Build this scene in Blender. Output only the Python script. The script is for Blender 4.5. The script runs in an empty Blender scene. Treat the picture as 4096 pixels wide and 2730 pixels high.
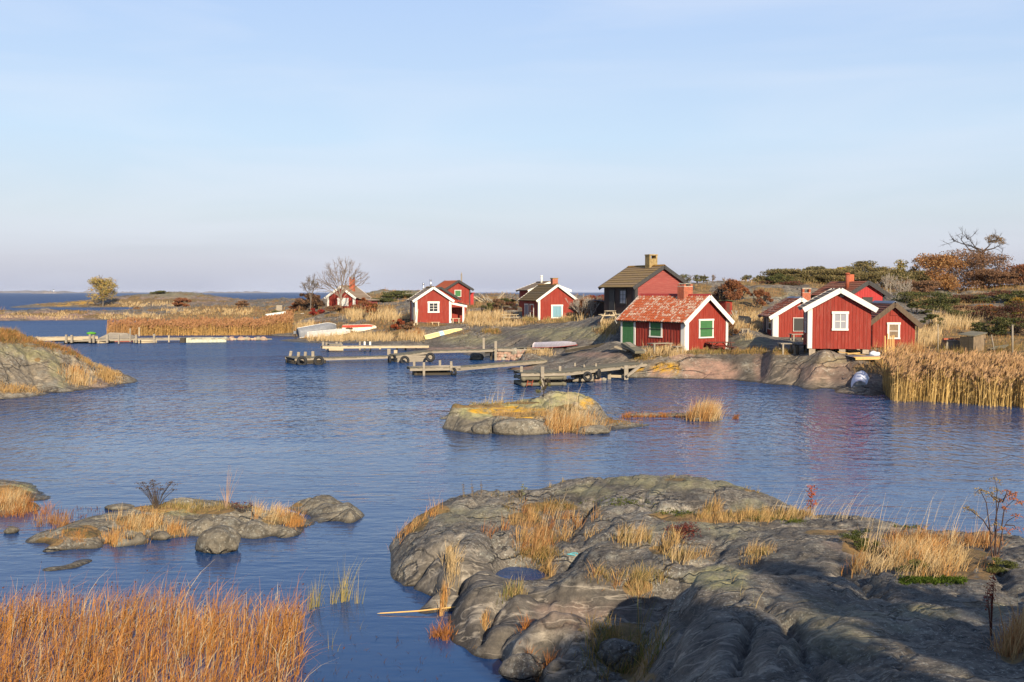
import bpy, math, random
import numpy as np
from mathutils import Vector, Matrix
random.seed(7); RNG = np.random.default_rng(7)
SC = bpy.context.scene; COL = SC.collection
R = math.radians
# ------------------------------------------------------------------ camera, sky, sun, exposure
H = 5.5; F = 35 / 36 * 4096; PITCH = math.atan(196 / F)
cd = bpy.data.cameras.new('camera'); cam = bpy.data.objects.new('camera', cd); COL.objects.link(cam)
cd.lens = 35; cd.sensor_width = 36; cd.clip_start = 0.1; cd.clip_end = 30000
cam.location = (0, 0, H); cam.rotation_euler = (math.pi / 2 - PITCH, 0, 0); SC.camera = cam
SUN_AZ, SUN_EL = 18.0, 24.0            # degrees: to the right of straight behind the camera, above the horizon
SDIR = Vector((math.sin(R(SUN_AZ)) * math.cos(R(SUN_EL)), -math.cos(R(SUN_AZ)) * math.cos(R(SUN_EL)), math.sin(R(SUN_EL))))
EXPO = 0.75; HZK = 1.0 / (0.12 * 2 ** EXPO)   # haze radiances are given as seen in the picture
W = bpy.data.worlds.new('World'); SC.world = W; W.use_nodes = True
nt = W.node_tree; nt.nodes.clear()
sky = nt.nodes.new('ShaderNodeTexSky'); sky.sky_type = 'NISHITA'; sky.sun_disc = False
sky.sun_elevation = R(SUN_EL); sky.sun_rotation = R(180 - SUN_AZ); sky.air_density = 1.0; sky.dust_density = 0.6; sky.ozone_density = 1.6; sky.altitude = 0
bg = nt.nodes.new('ShaderNodeBackground'); bg.inputs[1].default_value = 0.12
out = nt.nodes.new('ShaderNodeOutputWorld')
# thin veils of high cloud, the same all round the sky
tc = nt.nodes.new('ShaderNodeTexCoord'); mp = nt.nodes.new('ShaderNodeMapping'); mp.inputs['Scale'].default_value = (1.3, 1.3, 9)
nz = nt.nodes.new('ShaderNodeTexNoise'); nz.inputs['Scale'].default_value = 1.6; nz.inputs['Detail'].default_value = 5; nz.inputs['Distortion'].default_value = 0.6
mr = nt.nodes.new('ShaderNodeMapRange'); mr.inputs[1].default_value = 0.45; mr.inputs[2].default_value = 0.72; mr.inputs[3].default_value = 0.0; mr.inputs[4].default_value = 0.36
mx = nt.nodes.new('ShaderNodeMix'); mx.data_type = 'RGBA'; mx.inputs['B'].default_value = (4.2, 4.4, 4.9, 1)
L = nt.links
# the pale haze that lies all round the horizon, thinning upwards
sx = nt.nodes.new('ShaderNodeSeparateXYZ'); L.new(tc.outputs['Generated'], sx.inputs[0])
hr_ = nt.nodes.new('ShaderNodeValToRGB'); L.new(sx.outputs[2], hr_.inputs[0]); cr = hr_.color_ramp
HZ = [(0.0, (0.47, 0.50, 0.64, 0.97)), (0.03, (0.59, 0.605, 0.71, 0.95)), (0.075, (0.63, 0.70, 0.78, 0.92)), (0.15, (0.575, 0.72, 0.89, 0.86)), (0.28, (0.485, 0.645, 0.93, 0.88)), (0.5, (0.15, 0.30, 0.66, 0.85)), (0.8, (0.07, 0.16, 0.42, 0.85))]
for i, (p_, c_) in enumerate(HZ):
    e = cr.elements[i] if i < 2 else cr.elements.new(p_)
    e.position = p_; e.color = c_
hs = nt.nodes.new('ShaderNodeMix'); hs.data_type = 'RGBA'; hs.blend_type = 'MULTIPLY'; hs.inputs['Factor'].default_value = 1.0; hs.inputs['B'].default_value = (HZK, HZK, HZK, 1)
hm = nt.nodes.new('ShaderNodeMix'); hm.data_type = 'RGBA'; L.new(hr_.outputs['Color'], hs.inputs['A']); L.new(hr_.outputs['Alpha'], hm.inputs['Factor']); L.new(sky.outputs[0], hm.inputs['A']); L.new(hs.outputs['Result'], hm.inputs['B'])
L.new(tc.outputs['Generated'], mp.inputs[0]); L.new(mp.outputs[0], nz.inputs['Vector']); L.new(nz.outputs[0], mr.inputs[0])
L.new(mr.outputs[0], mx.inputs['Factor']); L.new(hm.outputs['Result'], mx.inputs['A']); L.new(mx.outputs['Result'], bg.inputs[0]); L.new(bg.outputs[0], out.inputs[0])
sl = bpy.data.lights.new('sun', 'SUN'); so = bpy.data.objects.new('sun', sl); COL.objects.link(so)
sl.energy = 5.0; sl.angle = R(0.6); sl.color = (1.0, 0.86, 0.66)
so.rotation_euler = SDIR.to_track_quat('Z', 'Y').to_euler(); so.location = (20, -30, 30)
SC.view_settings.view_transform = 'Standard'; SC.view_settings.look = 'None'; SC.view_settings.exposure = EXPO; SC.view_settings.gamma = 1
SC.render.engine = 'CYCLES'; SC.cycles.use_denoising = True; SC.cycles.max_bounces = 6; SC.cycles.transparent_max_bounces = 8
SC.cycles.diffuse_bounces = 3; SC.cycles.glossy_bounces = 3; SC.cycles.caustics_reflective = False; SC.cycles.caustics_refractive = False

# ------------------------------------------------------------------ photograph pixel -> place
cp, sp = math.cos(PITCH), math.sin(PITCH)
def ray(u, v):
    x, y = (u - 2048) / F, -(v - 1365) / F
    return (x, cp + y * sp, -sp + y * cp)
def at(u, v, Y):                      # the point of a pixel's ray at depth Y
    d = ray(u, v); s = Y / d[1]
    return Vector((d[0] * s, Y, H + d[2] * s))
def onz(u, v, z=0.0):                 # the point of a pixel's ray at height z
    d = ray(u, v); s = (z - H) / d[2]
    return Vector((d[0] * s, d[1] * s, z))
def proj(x, y, z):                    # place -> pixel (arrays)
    dz = z - H; fw = y * cp - dz * sp; up = y * sp + dz * cp
    return 2048 + F * x / fw, 1365 - F * up / fw

# ------------------------------------------------------------------ noise
def perlin(x, y, seed=0):
    r = np.random.default_rng(seed); P = r.permutation(256); P = np.concatenate([P, P, P]); ang = r.random(256) * 2 * np.pi
    xi = np.floor(x).astype(int); yi = np.floor(y).astype(int); xf = x - xi; yf = y - yi; xi &= 255; yi &= 255
    def g(a, b, dx, dy):
        h = ang[P[P[a & 255] + (b & 255)]]; return np.cos(h) * dx + np.sin(h) * dy
    fu = xf * xf * xf * (xf * (xf * 6 - 15) + 10); fv = yf * yf * yf * (yf * (yf * 6 - 15) + 10)
    a = g(xi, yi, xf, yf); b = g(xi + 1, yi, xf - 1, yf); c = g(xi, yi + 1, xf, yf - 1); d = g(xi + 1, yi + 1, xf - 1, yf - 1)
    return (a + (b - a) * fu) + ((c + (d - c) * fu) - (a + (b - a) * fu)) * fv
def fbm(x, y, seed=0, o=4):
    s = 0; a = 1
    for i in range(o):
        s = s + a * perlin(x, y, seed + i); x = x * 2.03 + 11.3; y = y * 2.03 + 5.7; a *= 0.5
    return s
def worley(x, y, seed=0):             # F1, F2 and a random number of the nearest cell
    r = np.random.default_rng(seed); P = r.permutation(256); P = np.concatenate([P, P, P]); jx = r.random(256); jy = r.random(256); cv = r.random(256)
    xi = np.floor(x).astype(int); yi = np.floor(y).astype(int)
    f1 = np.full(x.shape, 9.0); f2 = np.full(x.shape, 9.0); cid = np.zeros(x.shape)
    for dx in (-1, 0, 1):
        for dy in (-1, 0, 1):
            h = P[P[(xi + dx) & 255] + ((yi + dy) & 255)]
            d = np.hypot(xi + dx + jx[h] - x, yi + dy + jy[h] - y)
            near = d < f1
            f2 = np.where(near, f1, np.minimum(f2, d)); cid = np.where(near, cv[h], cid); f1 = np.where(near, d, f1)
    return f1, f2, cid
def sstep(a, b, x):
    t = np.clip((x - a) / (b - a), 0, 1); return t * t * (3 - 2 * t)

# ------------------------------------------------------------------ objects
def tag(o, label=None, cat=None, group=None, kind=None):
    if label: o['label'] = label
    if cat: o['category'] = cat
    if group: o['group'] = group
    if kind: o['kind'] = kind
    return o
def link(o, parent=None):
    COL.objects.link(o)
    if parent is not None: o.parent = parent
    return o
def empty(name, loc=(0, 0, 0), rz=0.0, label=None, cat=None, group=None):
    o = bpy.data.objects.new(name, None); o.empty_display_size = 0.3; COL.objects.link(o)
    o.location = loc; o.rotation_euler = (0, 0, rz)
    return tag(o, label, cat, group)
def mesh_obj(name, V, Fc, mat, parent=None, smooth=False, attrs=None):
    me = bpy.data.meshes.new(name)
    if isinstance(V, np.ndarray):
        n = len(V); me.vertices.add(n); me.vertices.foreach_set('co', V.astype(np.float32).ravel())
        k = Fc.shape[1]; nf = len(Fc); me.loops.add(nf * k); me.loops.foreach_set('vertex_index', Fc.astype(np.int32).ravel())
        me.polygons.add(nf); me.polygons.foreach_set('loop_start', np.arange(0, nf * k, k, dtype=np.int32))
        me.update(calc_edges=True)
    else:
        me.from_pydata([tuple(v) for v in V], [], Fc); me.update()
    if smooth: me.polygons.foreach_set('use_smooth', np.ones(len(me.polygons), bool))
    for an, av in (attrs or {}).items():
        if av.ndim == 1:
            a = me.attributes.new(an, 'FLOAT', 'POINT'); a.data.foreach_set('value', av.astype(np.float32))
        else:
            a = me.attributes.new(an, 'FLOAT_COLOR', 'POINT')
            c = np.ones((len(av), 4), np.float32); c[:, :3] = av; a.data.foreach_set('color', c.ravel())
    if mat is not None: me.materials.append(mat)
    return link(bpy.data.objects.new(name, me), parent)
class MB:                              # collects boxes, bars and tubes for one mesh
    def __init__(s): s.v = []; s.f = []
    def add(s, V, Fc):
        b = len(s.v); s.v += [tuple(p) for p in V]; s.f += [tuple(i + b for i in q) for q in Fc]; return s
    def box(s, x0, x1, y0, y1, z0, z1):
        return s.add([(x0, y0, z0), (x1, y0, z0), (x1, y1, z0), (x0, y1, z0), (x0, y0, z1), (x1, y0, z1), (x1, y1, z1), (x0, y1, z1)],
                     [(0, 3, 2, 1), (4, 5, 6, 7), (0, 1, 5, 4), (1, 2, 6, 5), (2, 3, 7, 6), (3, 0, 4, 7)])
    def bar(s, p, q, w, h, up=(0, 0, 1)):  # a bar of section w x h from p to q
        p, q = Vector(p), Vector(q); d = (q - p).normalized(); u = Vector(up)
        if abs(d.dot(u)) > 0.98: u = Vector((0, 1, 0))
        sd = d.cross(u).normalized(); u = sd.cross(d).normalized(); V = []
        for c in (p, q):
            for a, b in ((-1, -1), (1, -1), (1, 1), (-1, 1)): V.append(c + sd * (a * w / 2) + u * (b * h / 2))
        return s.add(V, [(3, 2, 1, 0), (4, 5, 6, 7), (0, 1, 5, 4), (1, 2, 6, 5), (2, 3, 7, 6), (3, 0, 4, 7)])
    def tube(s, pts, rad, n=6, cap=True):
        pts = [Vector(p) for p in pts]
        if not isinstance(rad, (list, tuple)): rad = [rad] * len(pts)
        b = len(s.v); m = len(pts)
        for i, p in enumerate(pts):
            d = (pts[min(i + 1, m - 1)] - pts[max(i - 1, 0)]).normalized(); u = Vector((0, 0, 1)) if abs(d.z) < 0.9 else Vector((1, 0, 0))
            a = d.cross(u).normalized(); c = a.cross(d)
            for k in range(n):
                t = 2 * math.pi * k / n; s.v.append(tuple(p + (a * math.cos(t) + c * math.sin(t)) * rad[i]))
        for i in range(m - 1):
            for k in range(n):
                k2 = (k + 1) % n; s.f.append((b + i * n + k, b + i * n + k2, b + (i + 1) * n + k2, b + (i + 1) * n + k))
        if cap:
            s.f.append(tuple(b + k for k in range(n))[::-1]); s.f.append(tuple(b + (m - 1) * n + k for k in range(n)))
        return s
    def torus(s, c, axis, R0, r0, n=20, k=8, flat=1.0):
        c = Vector(c); ax = Vector(axis).normalized(); u = ax.orthogonal().normalized(); w = ax.cross(u); b = len(s.v)
        for i in range(n):
            t = 2 * math.pi * i / n; rd = u * math.cos(t) + w * math.sin(t)
            for j in range(k):
                q = 2 * math.pi * j / k; s.v.append(tuple(c + rd * (R0 + r0 * math.cos(q)) + ax * (r0 * flat * math.sin(q))))
        for i in range(n):
            for j in range(k):
                s.f.append((b + i * k + j, b + ((i + 1) % n) * k + j, b + ((i + 1) % n) * k + (j + 1) % k, b + i * k + (j + 1) % k))
        return s
    def build(s, name, mat, parent=None, smooth=False): return mesh_obj(name, s.v, s.f, mat, parent, smooth)

# ------------------------------------------------------------------ materials
class NB:
    def __init__(s, name):
        s.m = bpy.data.materials.new(name); s.m.use_nodes = True; s.t = s.m.node_tree; s.b = s.t.nodes['Principled BSDF']
    def n(s, ty, **kw):
        x = s.t.nodes.new('ShaderNode' + ty)
        for k, v in kw.items(): setattr(x, k, v)
        return x
    def set(s, inp, val):
        if hasattr(val, 'is_output'): s.t.links.new(val, inp)
        elif val is not None: inp.default_value = val
    def coord(s, kind='Object'): return s.n('TexCoord').outputs[kind]
    def pos(s): return s.n('NewGeometry').outputs['Position']
    def map(s, vec, scale=(1, 1, 1), rot=(0, 0, 0), loc=(0, 0, 0)):
        m = s.n('Mapping'); s.set(m.inputs[0], vec); m.inputs['Scale'].default_value = scale; m.inputs['Rotation'].default_value = rot; m.inputs['Location'].default_value = loc; return m.outputs[0]
    def noise(s, vec, scale, detail=4, rough=0.55, dist=0.0):
        m = s.n('TexNoise'); s.set(m.inputs['Vector'], vec); m.inputs['Scale'].default_value = scale; m.inputs['Detail'].default_value = detail
        m.inputs['Roughness'].default_value = rough; m.inputs['Distortion'].default_value = dist; return m.outputs[0]
    def vor(s, vec, scale, feat='F1', out='Distance'):
        m = s.n('TexVoronoi'); m.feature = feat; s.set(m.inputs['Vector'], vec); m.inputs['Scale'].default_value = scale; return m.outputs[out]
    def rng(s, x, a, b, c=0.0, d=1.0):
        m = s.n('MapRange'); s.set(m.inputs[0], x)
        for i, v in enumerate((a, b, c, d)): s.set(m.inputs[i + 1], v)
        return m.outputs[0]
    def mix(s, f, a, b, mode='MIX'):
        m = s.n('Mix'); m.data_type = 'RGBA'; m.blend_type = mode; s.set(m.inputs['Factor'], f)
        for k, v in (('A', a), ('B', b)): s.set(m.inputs[k], v if hasattr(v, 'is_output') else (*v, 1))
        return m.outputs['Result']
    def math(s, op, a, b=None):
        m = s.n('Math'); m.operation = op; s.set(m.inputs[0], a)
        if b is not None: s.set(m.inputs[1], b)
        return m.outputs[0]
    def attr(s, name, out='Fac'):
        m = s.n('Attribute'); m.attribute_name = name; return m.outputs[out]
    def rand(s): return s.n('ObjectInfo').outputs['Random']
    def bump(s, h, strength=0.4, dist=0.05, nrm=None):
        m = s.n('Bump'); s.set(m.inputs['Height'], h); s.set(m.inputs['Strength'], strength); m.inputs['Distance'].default_value = dist
        if nrm is not None: s.t.links.new(nrm, m.inputs['Normal'])
        return m.outputs[0]
    def done(s, col=None, rough=0.8, nrm=None, spec=0.3, metal=0.0):
        if col is not None: s.set(s.b.inputs['Base Color'], col if hasattr(col, 'is_output') else (*col, 1))
        s.set(s.b.inputs['Roughness'], rough); s.b.inputs['Specular IOR Level'].default_value = spec; s.set(s.b.inputs['Metallic'], metal)
        if nrm is not None: s.t.links.new(nrm, s.b.inputs['Normal'])
        return s.m

def rock_mat(name, base, dark, pale, yel=(0.30, 0.30, 0.09), rot=0.6, scale=1.0, fine=1.0):
    b = NB(name); P = b.pos()
    strata = b.map(P, (0.35 * scale, 2.4 * scale, 2.4 * scale), (0, 0.2, rot))
    n1 = b.noise(strata, 1.6, 8, 0.62, 0.5); n2 = b.noise(P, 0.55 * scale, 5, 0.6, 0.4); n3 = b.noise(P, 6 * scale * fine, 6, 0.7)
    n4 = b.noise(P, 2.2 * scale, 10, 0.78, 0.2)
    c = b.mix(b.rng(n1, 0.36, 0.64), dark, base)
    c = b.mix(b.rng(n2, 0.42, 0.66, 0, 0.75), c, pale)
    c = b.mix(b.rng(n1, 0.60, 0.63, 0, 0.55), c, tuple(min(1, x * 1.5) for x in pale))        # pale quartz bands
    c = b.mix(b.math('MULTIPLY', b.rng(n3, 0.45, 0.58, 0, 0.65), b.rng(b.attr('dark'), 0.25, 0.9, 1.0, 0.45)), c, tuple(x * 0.55 for x in dark))
    bare_ = b.rng(b.attr('dark'), 0.25, 0.9, 1.0, 0.08)          # wave-washed faces carry no lichen
    c = b.mix(b.math('MULTIPLY', bare_, b.math('MULTIPLY', b.rng(n4, 0.52, 0.60), b.rng(n3, 0.42, 0.56, 0.25, 0.8))), c, (0.22, 0.21, 0.17))  # grey lichen
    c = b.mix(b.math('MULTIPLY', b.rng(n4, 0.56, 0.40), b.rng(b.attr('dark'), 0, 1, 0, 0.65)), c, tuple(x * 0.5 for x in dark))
    wc = b.n('VectorMath'); wc.operation = 'ADD'; b.set(wc.inputs[0], b.map(P, (0.55 * scale, 1.5 * scale, 1.5 * scale), (0, 0, rot))); wn = b.n('TexNoise'); b.set(wn.inputs['Vector'], P); wn.inputs['Scale'].default_value = 1.6 * scale; wn.inputs['Detail'].default_value = 4
    ws = b.n('VectorMath'); ws.operation = 'SCALE'; b.set(ws.inputs[0], wn.outputs['Color']); ws.inputs['Scale'].default_value = 0.7; b.set(wc.inputs[1], ws.outputs[0])
    crack = b.rng(b.vor(wc.outputs[0], 0.9, 'DISTANCE_TO_EDGE'), 0.0, 0.035, 1.0, 0.0)
    crack = b.math('MULTIPLY', crack, b.rng(n2, 0.4, 0.55))
    c = b.mix(b.math('MULTIPLY', crack, 0.75), c, tuple(x * 0.3 for x in dark))
    sp_ = b.noise(P, 13 * scale * fine, 4, 0.75)                                             # speckles of pale crust lichen
    vein = b.rng(b.math('ABSOLUTE', b.math('SUBTRACT', b.noise(b.map(P, (0.3 * scale, 1.3 * scale, 1.3 * scale), (0.2, 0, rot + 0.15)), 1.5, 3, 0.5, 1.2), 0.5)), 0.0, 0.022, 1.0, 0.0)
    c = b.mix(b.math('MULTIPLY', vein, b.rng(b.attr('dark'), 0.2, 0.8, 0.0, 0.6)), c, tuple(min(1, x * 1.35) for x in pale))
    c = b.mix(b.math('MULTIPLY', bare_, b.math('MULTIPLY', b.rng(sp_, 0.57, 0.61), b.rng(n2, 0.36, 0.58, 0.1, 0.9))), c, (0.37, 0.355, 0.295))
    c = b.mix(b.math('MULTIPLY', b.attr('pink'), b.rng(n4, 0.38, 0.6, 0.15, 0.9)), c, (0.42, 0.24, 0.165))
    c = b.mix(b.math('MULTIPLY', b.attr('lich'), b.rng(n4, 0.36, 0.58, 0.1, 0.95)), c, yel)
    c = b.mix(b.math('MULTIPLY', b.attr('gold'), b.rng(n4, 0.40, 0.52)), c, (0.50, 0.27, 0.02))
    g = b.noise(P, 1.4, 6, 0.7)
    grass = b.mix(b.rng(g, 0.38, 0.62), (0.085, 0.075, 0.028), (0.26, 0.165, 0.065))
    grass = b.mix(b.rng(n3, 0.35, 0.7, 0, 0.6), grass, (0.20, 0.105, 0.05))
    c = b.mix(b.rng(b.math('ADD', b.attr('grass'), b.math('MULTIPLY', b.math('SUBTRACT', n4, 0.5), 0.9)), 0.42, 0.62), c, grass)
    sep = b.n('SeparateXYZ'); b.set(sep.inputs[0], P)
    wet = b.rng(b.math('ADD', sep.outputs[2], b.math('MULTIPLY', b.math('SUBTRACT', n4, 0.5), 0.12)), 0.0, 0.085, 0.85, 0.0)
    c = b.mix(wet, c, (0.022, 0.018, 0.012))
    hgt = b.math('ADD', b.math('MULTIPLY', n1, 0.55), b.math('ADD', b.math('MULTIPLY', n3, 0.40), b.math('SUBTRACT', b.math('MULTIPLY', b.noise(P, 20 * fine, 5, 0.7), 0.18), b.math('MULTIPLY', crack, 0.5))))
    return b.done(c, b.rng(wet, 0, 0.8, 0.85, 0.35), b.bump(hgt, b.rng(b.attr('dark'), 0.2, 0.9, 0.95, 0.5), 0.12 / scale), 0.25)
M_NEAR = rock_mat('near_gneiss', (0.155, 0.131, 0.103), (0.064, 0.056, 0.047), (0.27, 0.232, 0.178), (0.23, 0.215, 0.11), -1.35, 1.0, 1.6)
M_SHORE = rock_mat('shore_granite', (0.165, 0.135, 0.10), (0.085, 0.072, 0.057), (0.26, 0.205, 0.145), (0.26, 0.235, 0.11), 0.5, 0.42, 0.9)
M_ISLE = rock_mat('islet_gneiss', (0.20, 0.17, 0.125), (0.105, 0.092, 0.07), (0.27, 0.23, 0.165), (0.30, 0.28, 0.12), 0.3, 0.8, 1.2)
M_SLAB = rock_mat('slab_gneiss', (0.225, 0.18, 0.125), (0.11, 0.09, 0.066), (0.35, 0.285, 0.19), (0.30, 0.27, 0.12), 0.9, 0.5, 1.2)

def water_mat():
    b = NB('sea_water'); P = b.pos()
    sep = b.n('SeparateXYZ'); b.set(sep.inputs[0], P)
    dist = b.n('VectorMath'); dist.operation = 'LENGTH'; b.set(dist.inputs[0], b.map(P, (1, 1, 0))); D = dist.outputs['Value']
    far = b.rng(D, 36, 85)                                  # open water is windier than the sheltered cove
    a = b.noise(b.map(P, (0.55, 1.7, 1), (0, 0, 0.12)), 1.15, 3, 0.5, 0.3)
    a2 = b.noise(b.map(P, (0.6, 1.5, 1), (0, 0, -0.25)), 3.4, 3, 0.55, 0.2)
    c = b.noise(b.map(P, (0.22, 0.75, 1), (0, 0, 0.05)), 0.55, 4, 0.6, 0.4)
    f1 = b.noise(b.map(P, (1.0, 0.62, 1), (0, 0, 0.3)), 1.75, 2, 0.5, 0.5); f2 = b.noise(b.map(P, (1.0, 0.55, 1), (0, 0, -0.2)), 3.8, 2, 0.5, 0.3)   # short wind chop
    patch = b.rng(b.noise(b.map(P, (0.35, 1, 1)), 0.09, 3), 0.36, 0.62, 0.6, 1.25)
    calm = b.rng(D, 15, 26, 0.18, 1.0)
    h = b.math('ADD', b.math('ADD', b.math('MULTIPLY', a, b.rng(D, 26, 55, 0.034, 0.03)), b.math('MULTIPLY', f1, b.rng(D, 28, 66, 0.0, 0.26))), b.math('ADD', b.math('ADD', b.math('MULTIPLY', a2, b.rng(D, 26, 55, 0.020, 0.01)), b.math('MULTIPLY', f2, b.rng(D, 28, 66, 0.006, 0.09))), b.math('MULTIPLY', c, b.math('ADD', b.rng(far, 0, 1, 0.03, 0.30), b.rng(D, 110, 400, 0.0, 1.6)))))
    h = b.math('MULTIPLY', b.math('MULTIPLY', h, patch), calm)
    nrm = b.bump(h, 1.0, 1.0)
    b.b.inputs['IOR'].default_value = 1.333
    # blue body of the water under a reflecting surface; wind-roughened open water mirrors less at grazing angles
    fr = b.n('Fresnel'); fr.inputs[0].default_value = 1.333; b.t.links.new(nrm, fr.inputs['Normal'])
    fac = b.math('MINIMUM', fr.outputs[0], b.rng(D, 26, 85, 0.66, 0.20))
    gl = b.n('BsdfGlossy'); b.set(gl.inputs['Roughness'], b.rng(D, 60, 200, 0.05, 0.40)); b.t.links.new(nrm, gl.inputs['Normal']); gl.inputs['Color'].default_value = (1, 1, 1, 1)
    df = b.n('BsdfDiffuse'); df.inputs['Color'].default_value = (0.010, 0.045, 0.132, 1); b.t.links.new(nrm, df.inputs['Normal'])
    ms = b.n('MixShader'); b.set(ms.inputs[0], fac); b.t.links.new(df.outputs[0], ms.inputs[1]); b.t.links.new(gl.outputs[0], ms.inputs[2])
    b.t.links.new(ms.outputs[0], b.t.nodes['Material Output'].inputs[0]); return b.m
M_WATER = water_mat()
# ------------------------------------------------------------------ terrain
TERRAINS = []
def rbf(px, py, pz, qx, qy, c):
    px, py, pz = map(np.asarray, (px, py, pz)); n = len(px)
    k = lambda dx, dy: -np.sqrt(dx * dx + dy * dy + c * c)
    A = np.zeros((n + 1, n + 1)); A[:n, :n] = k(px[:, None] - px[None], py[:, None] - py[None]) - np.eye(n) * 1e-3; A[:n, n] = 1; A[n, :n] = 1
    w = np.linalg.lstsq(A, np.append(pz, 0), rcond=None)[0]; o = np.full(qx.shape, w[n])
    for i in range(n): o += w[i] * k(qx - px[i], qy - py[i])
    return o
class Terrain:
    def __init__(s, x0, x1, nx, y0, y1, ny, fan=False):
        s.fan = fan
        s.a = np.linspace(x0, x1, nx); s.b = np.linspace(math.log(y0), math.log(y1), ny) if fan else np.linspace(y0, y1, ny)
        A, B = np.meshgrid(s.a, s.b)
        if fan: s.Y = np.exp(B); s.X = A * s.Y
        else: s.X, s.Y = A, B
    def h(s, x, y):
        x = np.asarray(x, float); y = np.asarray(y, float)
        a, b = (x / np.maximum(y, 1e-3), np.log(np.maximum(y, 1e-3))) if s.fan else (x, y)
        fa = (a - s.a[0]) / (s.a[1] - s.a[0]); fb = (b - s.b[0]) / (s.b[1] - s.b[0])
        ok = (fa >= 0) & (fa < len(s.a) - 1) & (fb >= 0) & (fb < len(s.b) - 1)
        i = np.clip(fa.astype(int), 0, len(s.a) - 2); j = np.clip(fb.astype(int), 0, len(s.b) - 2); ta = fa - i; tb = fb - j
        z = (s.Z[j, i] * (1 - ta) + s.Z[j, i + 1] * ta) * (1 - tb) + (s.Z[j + 1, i] * (1 - ta) + s.Z[j + 1, i + 1] * ta) * tb
        return np.where(ok, z, -9.0)
    def build(s, name, mat, attrs):
        ny, nx = s.X.shape; V = np.stack([s.X.ravel(), s.Y.ravel(), s.Z.ravel()], 1)
        i = np.arange(ny - 1)[:, None] * nx + np.arange(nx - 1)[None]; Q = np.stack([i, i + 1, i + nx + 1, i + nx], -1).reshape(-1, 4)
        keep = (V[Q][:, :, 2].max(1) > -0.6)
        Q = Q[keep]; used = np.zeros(len(V), bool); used[Q.ravel()] = True; idx = np.cumsum(used) - 1
        at_ = {k: attrs.get(k, np.zeros(s.X.shape)).ravel()[used] for k in ('grass', 'lich', 'gold', 'pink', 'dark')}
        s.obj = mesh_obj(name, V[used], idx[Q], mat, smooth=True, attrs=at_); s.attrs = attrs; tag(s.obj, kind='structure'); TERRAINS.append(s); return s.obj
def ground(x, y):
    z = np.full(np.shape(x), -9.0)
    for t in TERRAINS: z = np.maximum(z, t.h(x, y))
    return z
def gz(x, y): return float(ground(np.array([x]), np.array([y]))[0])
_YS = np.exp(np.linspace(math.log(2.5), math.log(430), 5000))
def hit(u, v, ymin=0):               # where the ray of a pixel first meets rock, land or water
    d = ray(u, v); ys = _YS[_YS > ymin]; s = ys / d[1]; x = d[0] * s; z = H + d[2] * s
    below = np.nonzero(z <= np.maximum(ground(x, ys), 0.0))[0]
    if len(below) == 0: return None
    k = below[0]; return Vector((x[k], ys[k], max(gz(x[k], ys[k]), 0.0)))
def paint(T, blobs, seed=3, warp=0.35):  # patches of cover given where the photograph shows them
    U, V_ = proj(T.X, T.Y, T.Z); n = fbm(T.X * (0.25 if T.fan else 1.1), T.Y * (0.12 if T.fan else 1.1), seed, 4); o = np.zeros(T.X.shape)
    for bl in blobs:
        u, v, ru, rv = bl[:4]; s = bl[4] if len(bl) > 4 else 1.0
        d = np.hypot((U - u) / ru, (V_ - v) / rv) + n * warp
        o = np.maximum(o, s * sstep(1.15, 0.55, d))
    return o
CRK = [1.0]
def creases(T, lines, depth, width):     # clefts in the rock along pixel polylines (laid on the base surface)
    for ln in lines:
        pts = [hit_on(T, u, v) for u, v in ln[0]]; dp = ln[1] if len(ln) > 1 else depth; wd = ln[2] if len(ln) > 2 else width
        dmin = np.full(T.X.shape, 99.0)
        wx = T.X + 0.12 * perlin(T.X * 2, T.Y * 2, 91); wy = T.Y + 0.12 * perlin(T.X * 2, T.Y * 2, 92)
        for p, q in zip(pts[:-1], pts[1:]):
            dx, dy = q[0] - p[0], q[1] - p[1]; L2 = dx * dx + dy * dy + 1e-9
            t = np.clip(((wx - p[0]) * dx + (wy - p[1]) * dy) / L2, 0, 1)
            dmin = np.minimum(dmin, np.hypot(wx - p[0] - t * dx, wy - p[1] - t * dy))
        T.Z = T.Z - dp * CRK[0] * np.exp(-(dmin / wd) ** 1.1)
def hit_on(T, u, v):
    d = ray(u, v); ys = _YS; s = ys / d[1]; x = d[0] * s; z = H + d[2] * s
    b = np.nonzero(z <= np.maximum(T.h(x, ys), 0))[0]; k = b[0]; return (x[k], ys[k])

# --- the shore with the cabins, its marsh and the outer skerries: one sheet of land
MAIN = Terrain(-0.72, 0.72, 780, 50, 460, 520, True)
S = [(4900, 1535), (4600, 1545), (4096, 1555), (3800, 1560), (3600, 1572), (3480, 1585), (3350, 1572), (3250, 1560), (3100, 1540), (3000, 1528), (2900, 1520), (2750, 1517),
     (2600, 1513), (2500, 1512), (2400, 1506), (2300, 1500), (2200, 1492), (2100, 1487), (2030, 1478), (1990, 1468), (2020, 1455), (2060, 1443), (1990, 1438), (1930, 1432),
     (1860, 1420), (1760, 1409), (1660, 1402), (1590, 1396), (1550, 1389), (1480, 1380), (1300, 1376), (1180, 1370), (1120, 1362), (1200, 1354), (1100, 1346), (1000, 1336),
     (850, 1312), (700, 1292), (600, 1284), (400, 1282), (200, 1283), (0, 1285), (-300, 1287), (-700, 1287)]
P3 = [(*onz(u, v, 0)[:2], 0.0) for u, v in S]
def off(u, v, Y, z=-1.2): p = at(u, v, Y); P3.append((p.x, p.y, z))
for u, v in S[:26]:                       # lake bed in front of the shore
    p = onz(u, v + 14, 0); P3.append((p.x, p.y, -0.6))
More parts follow.
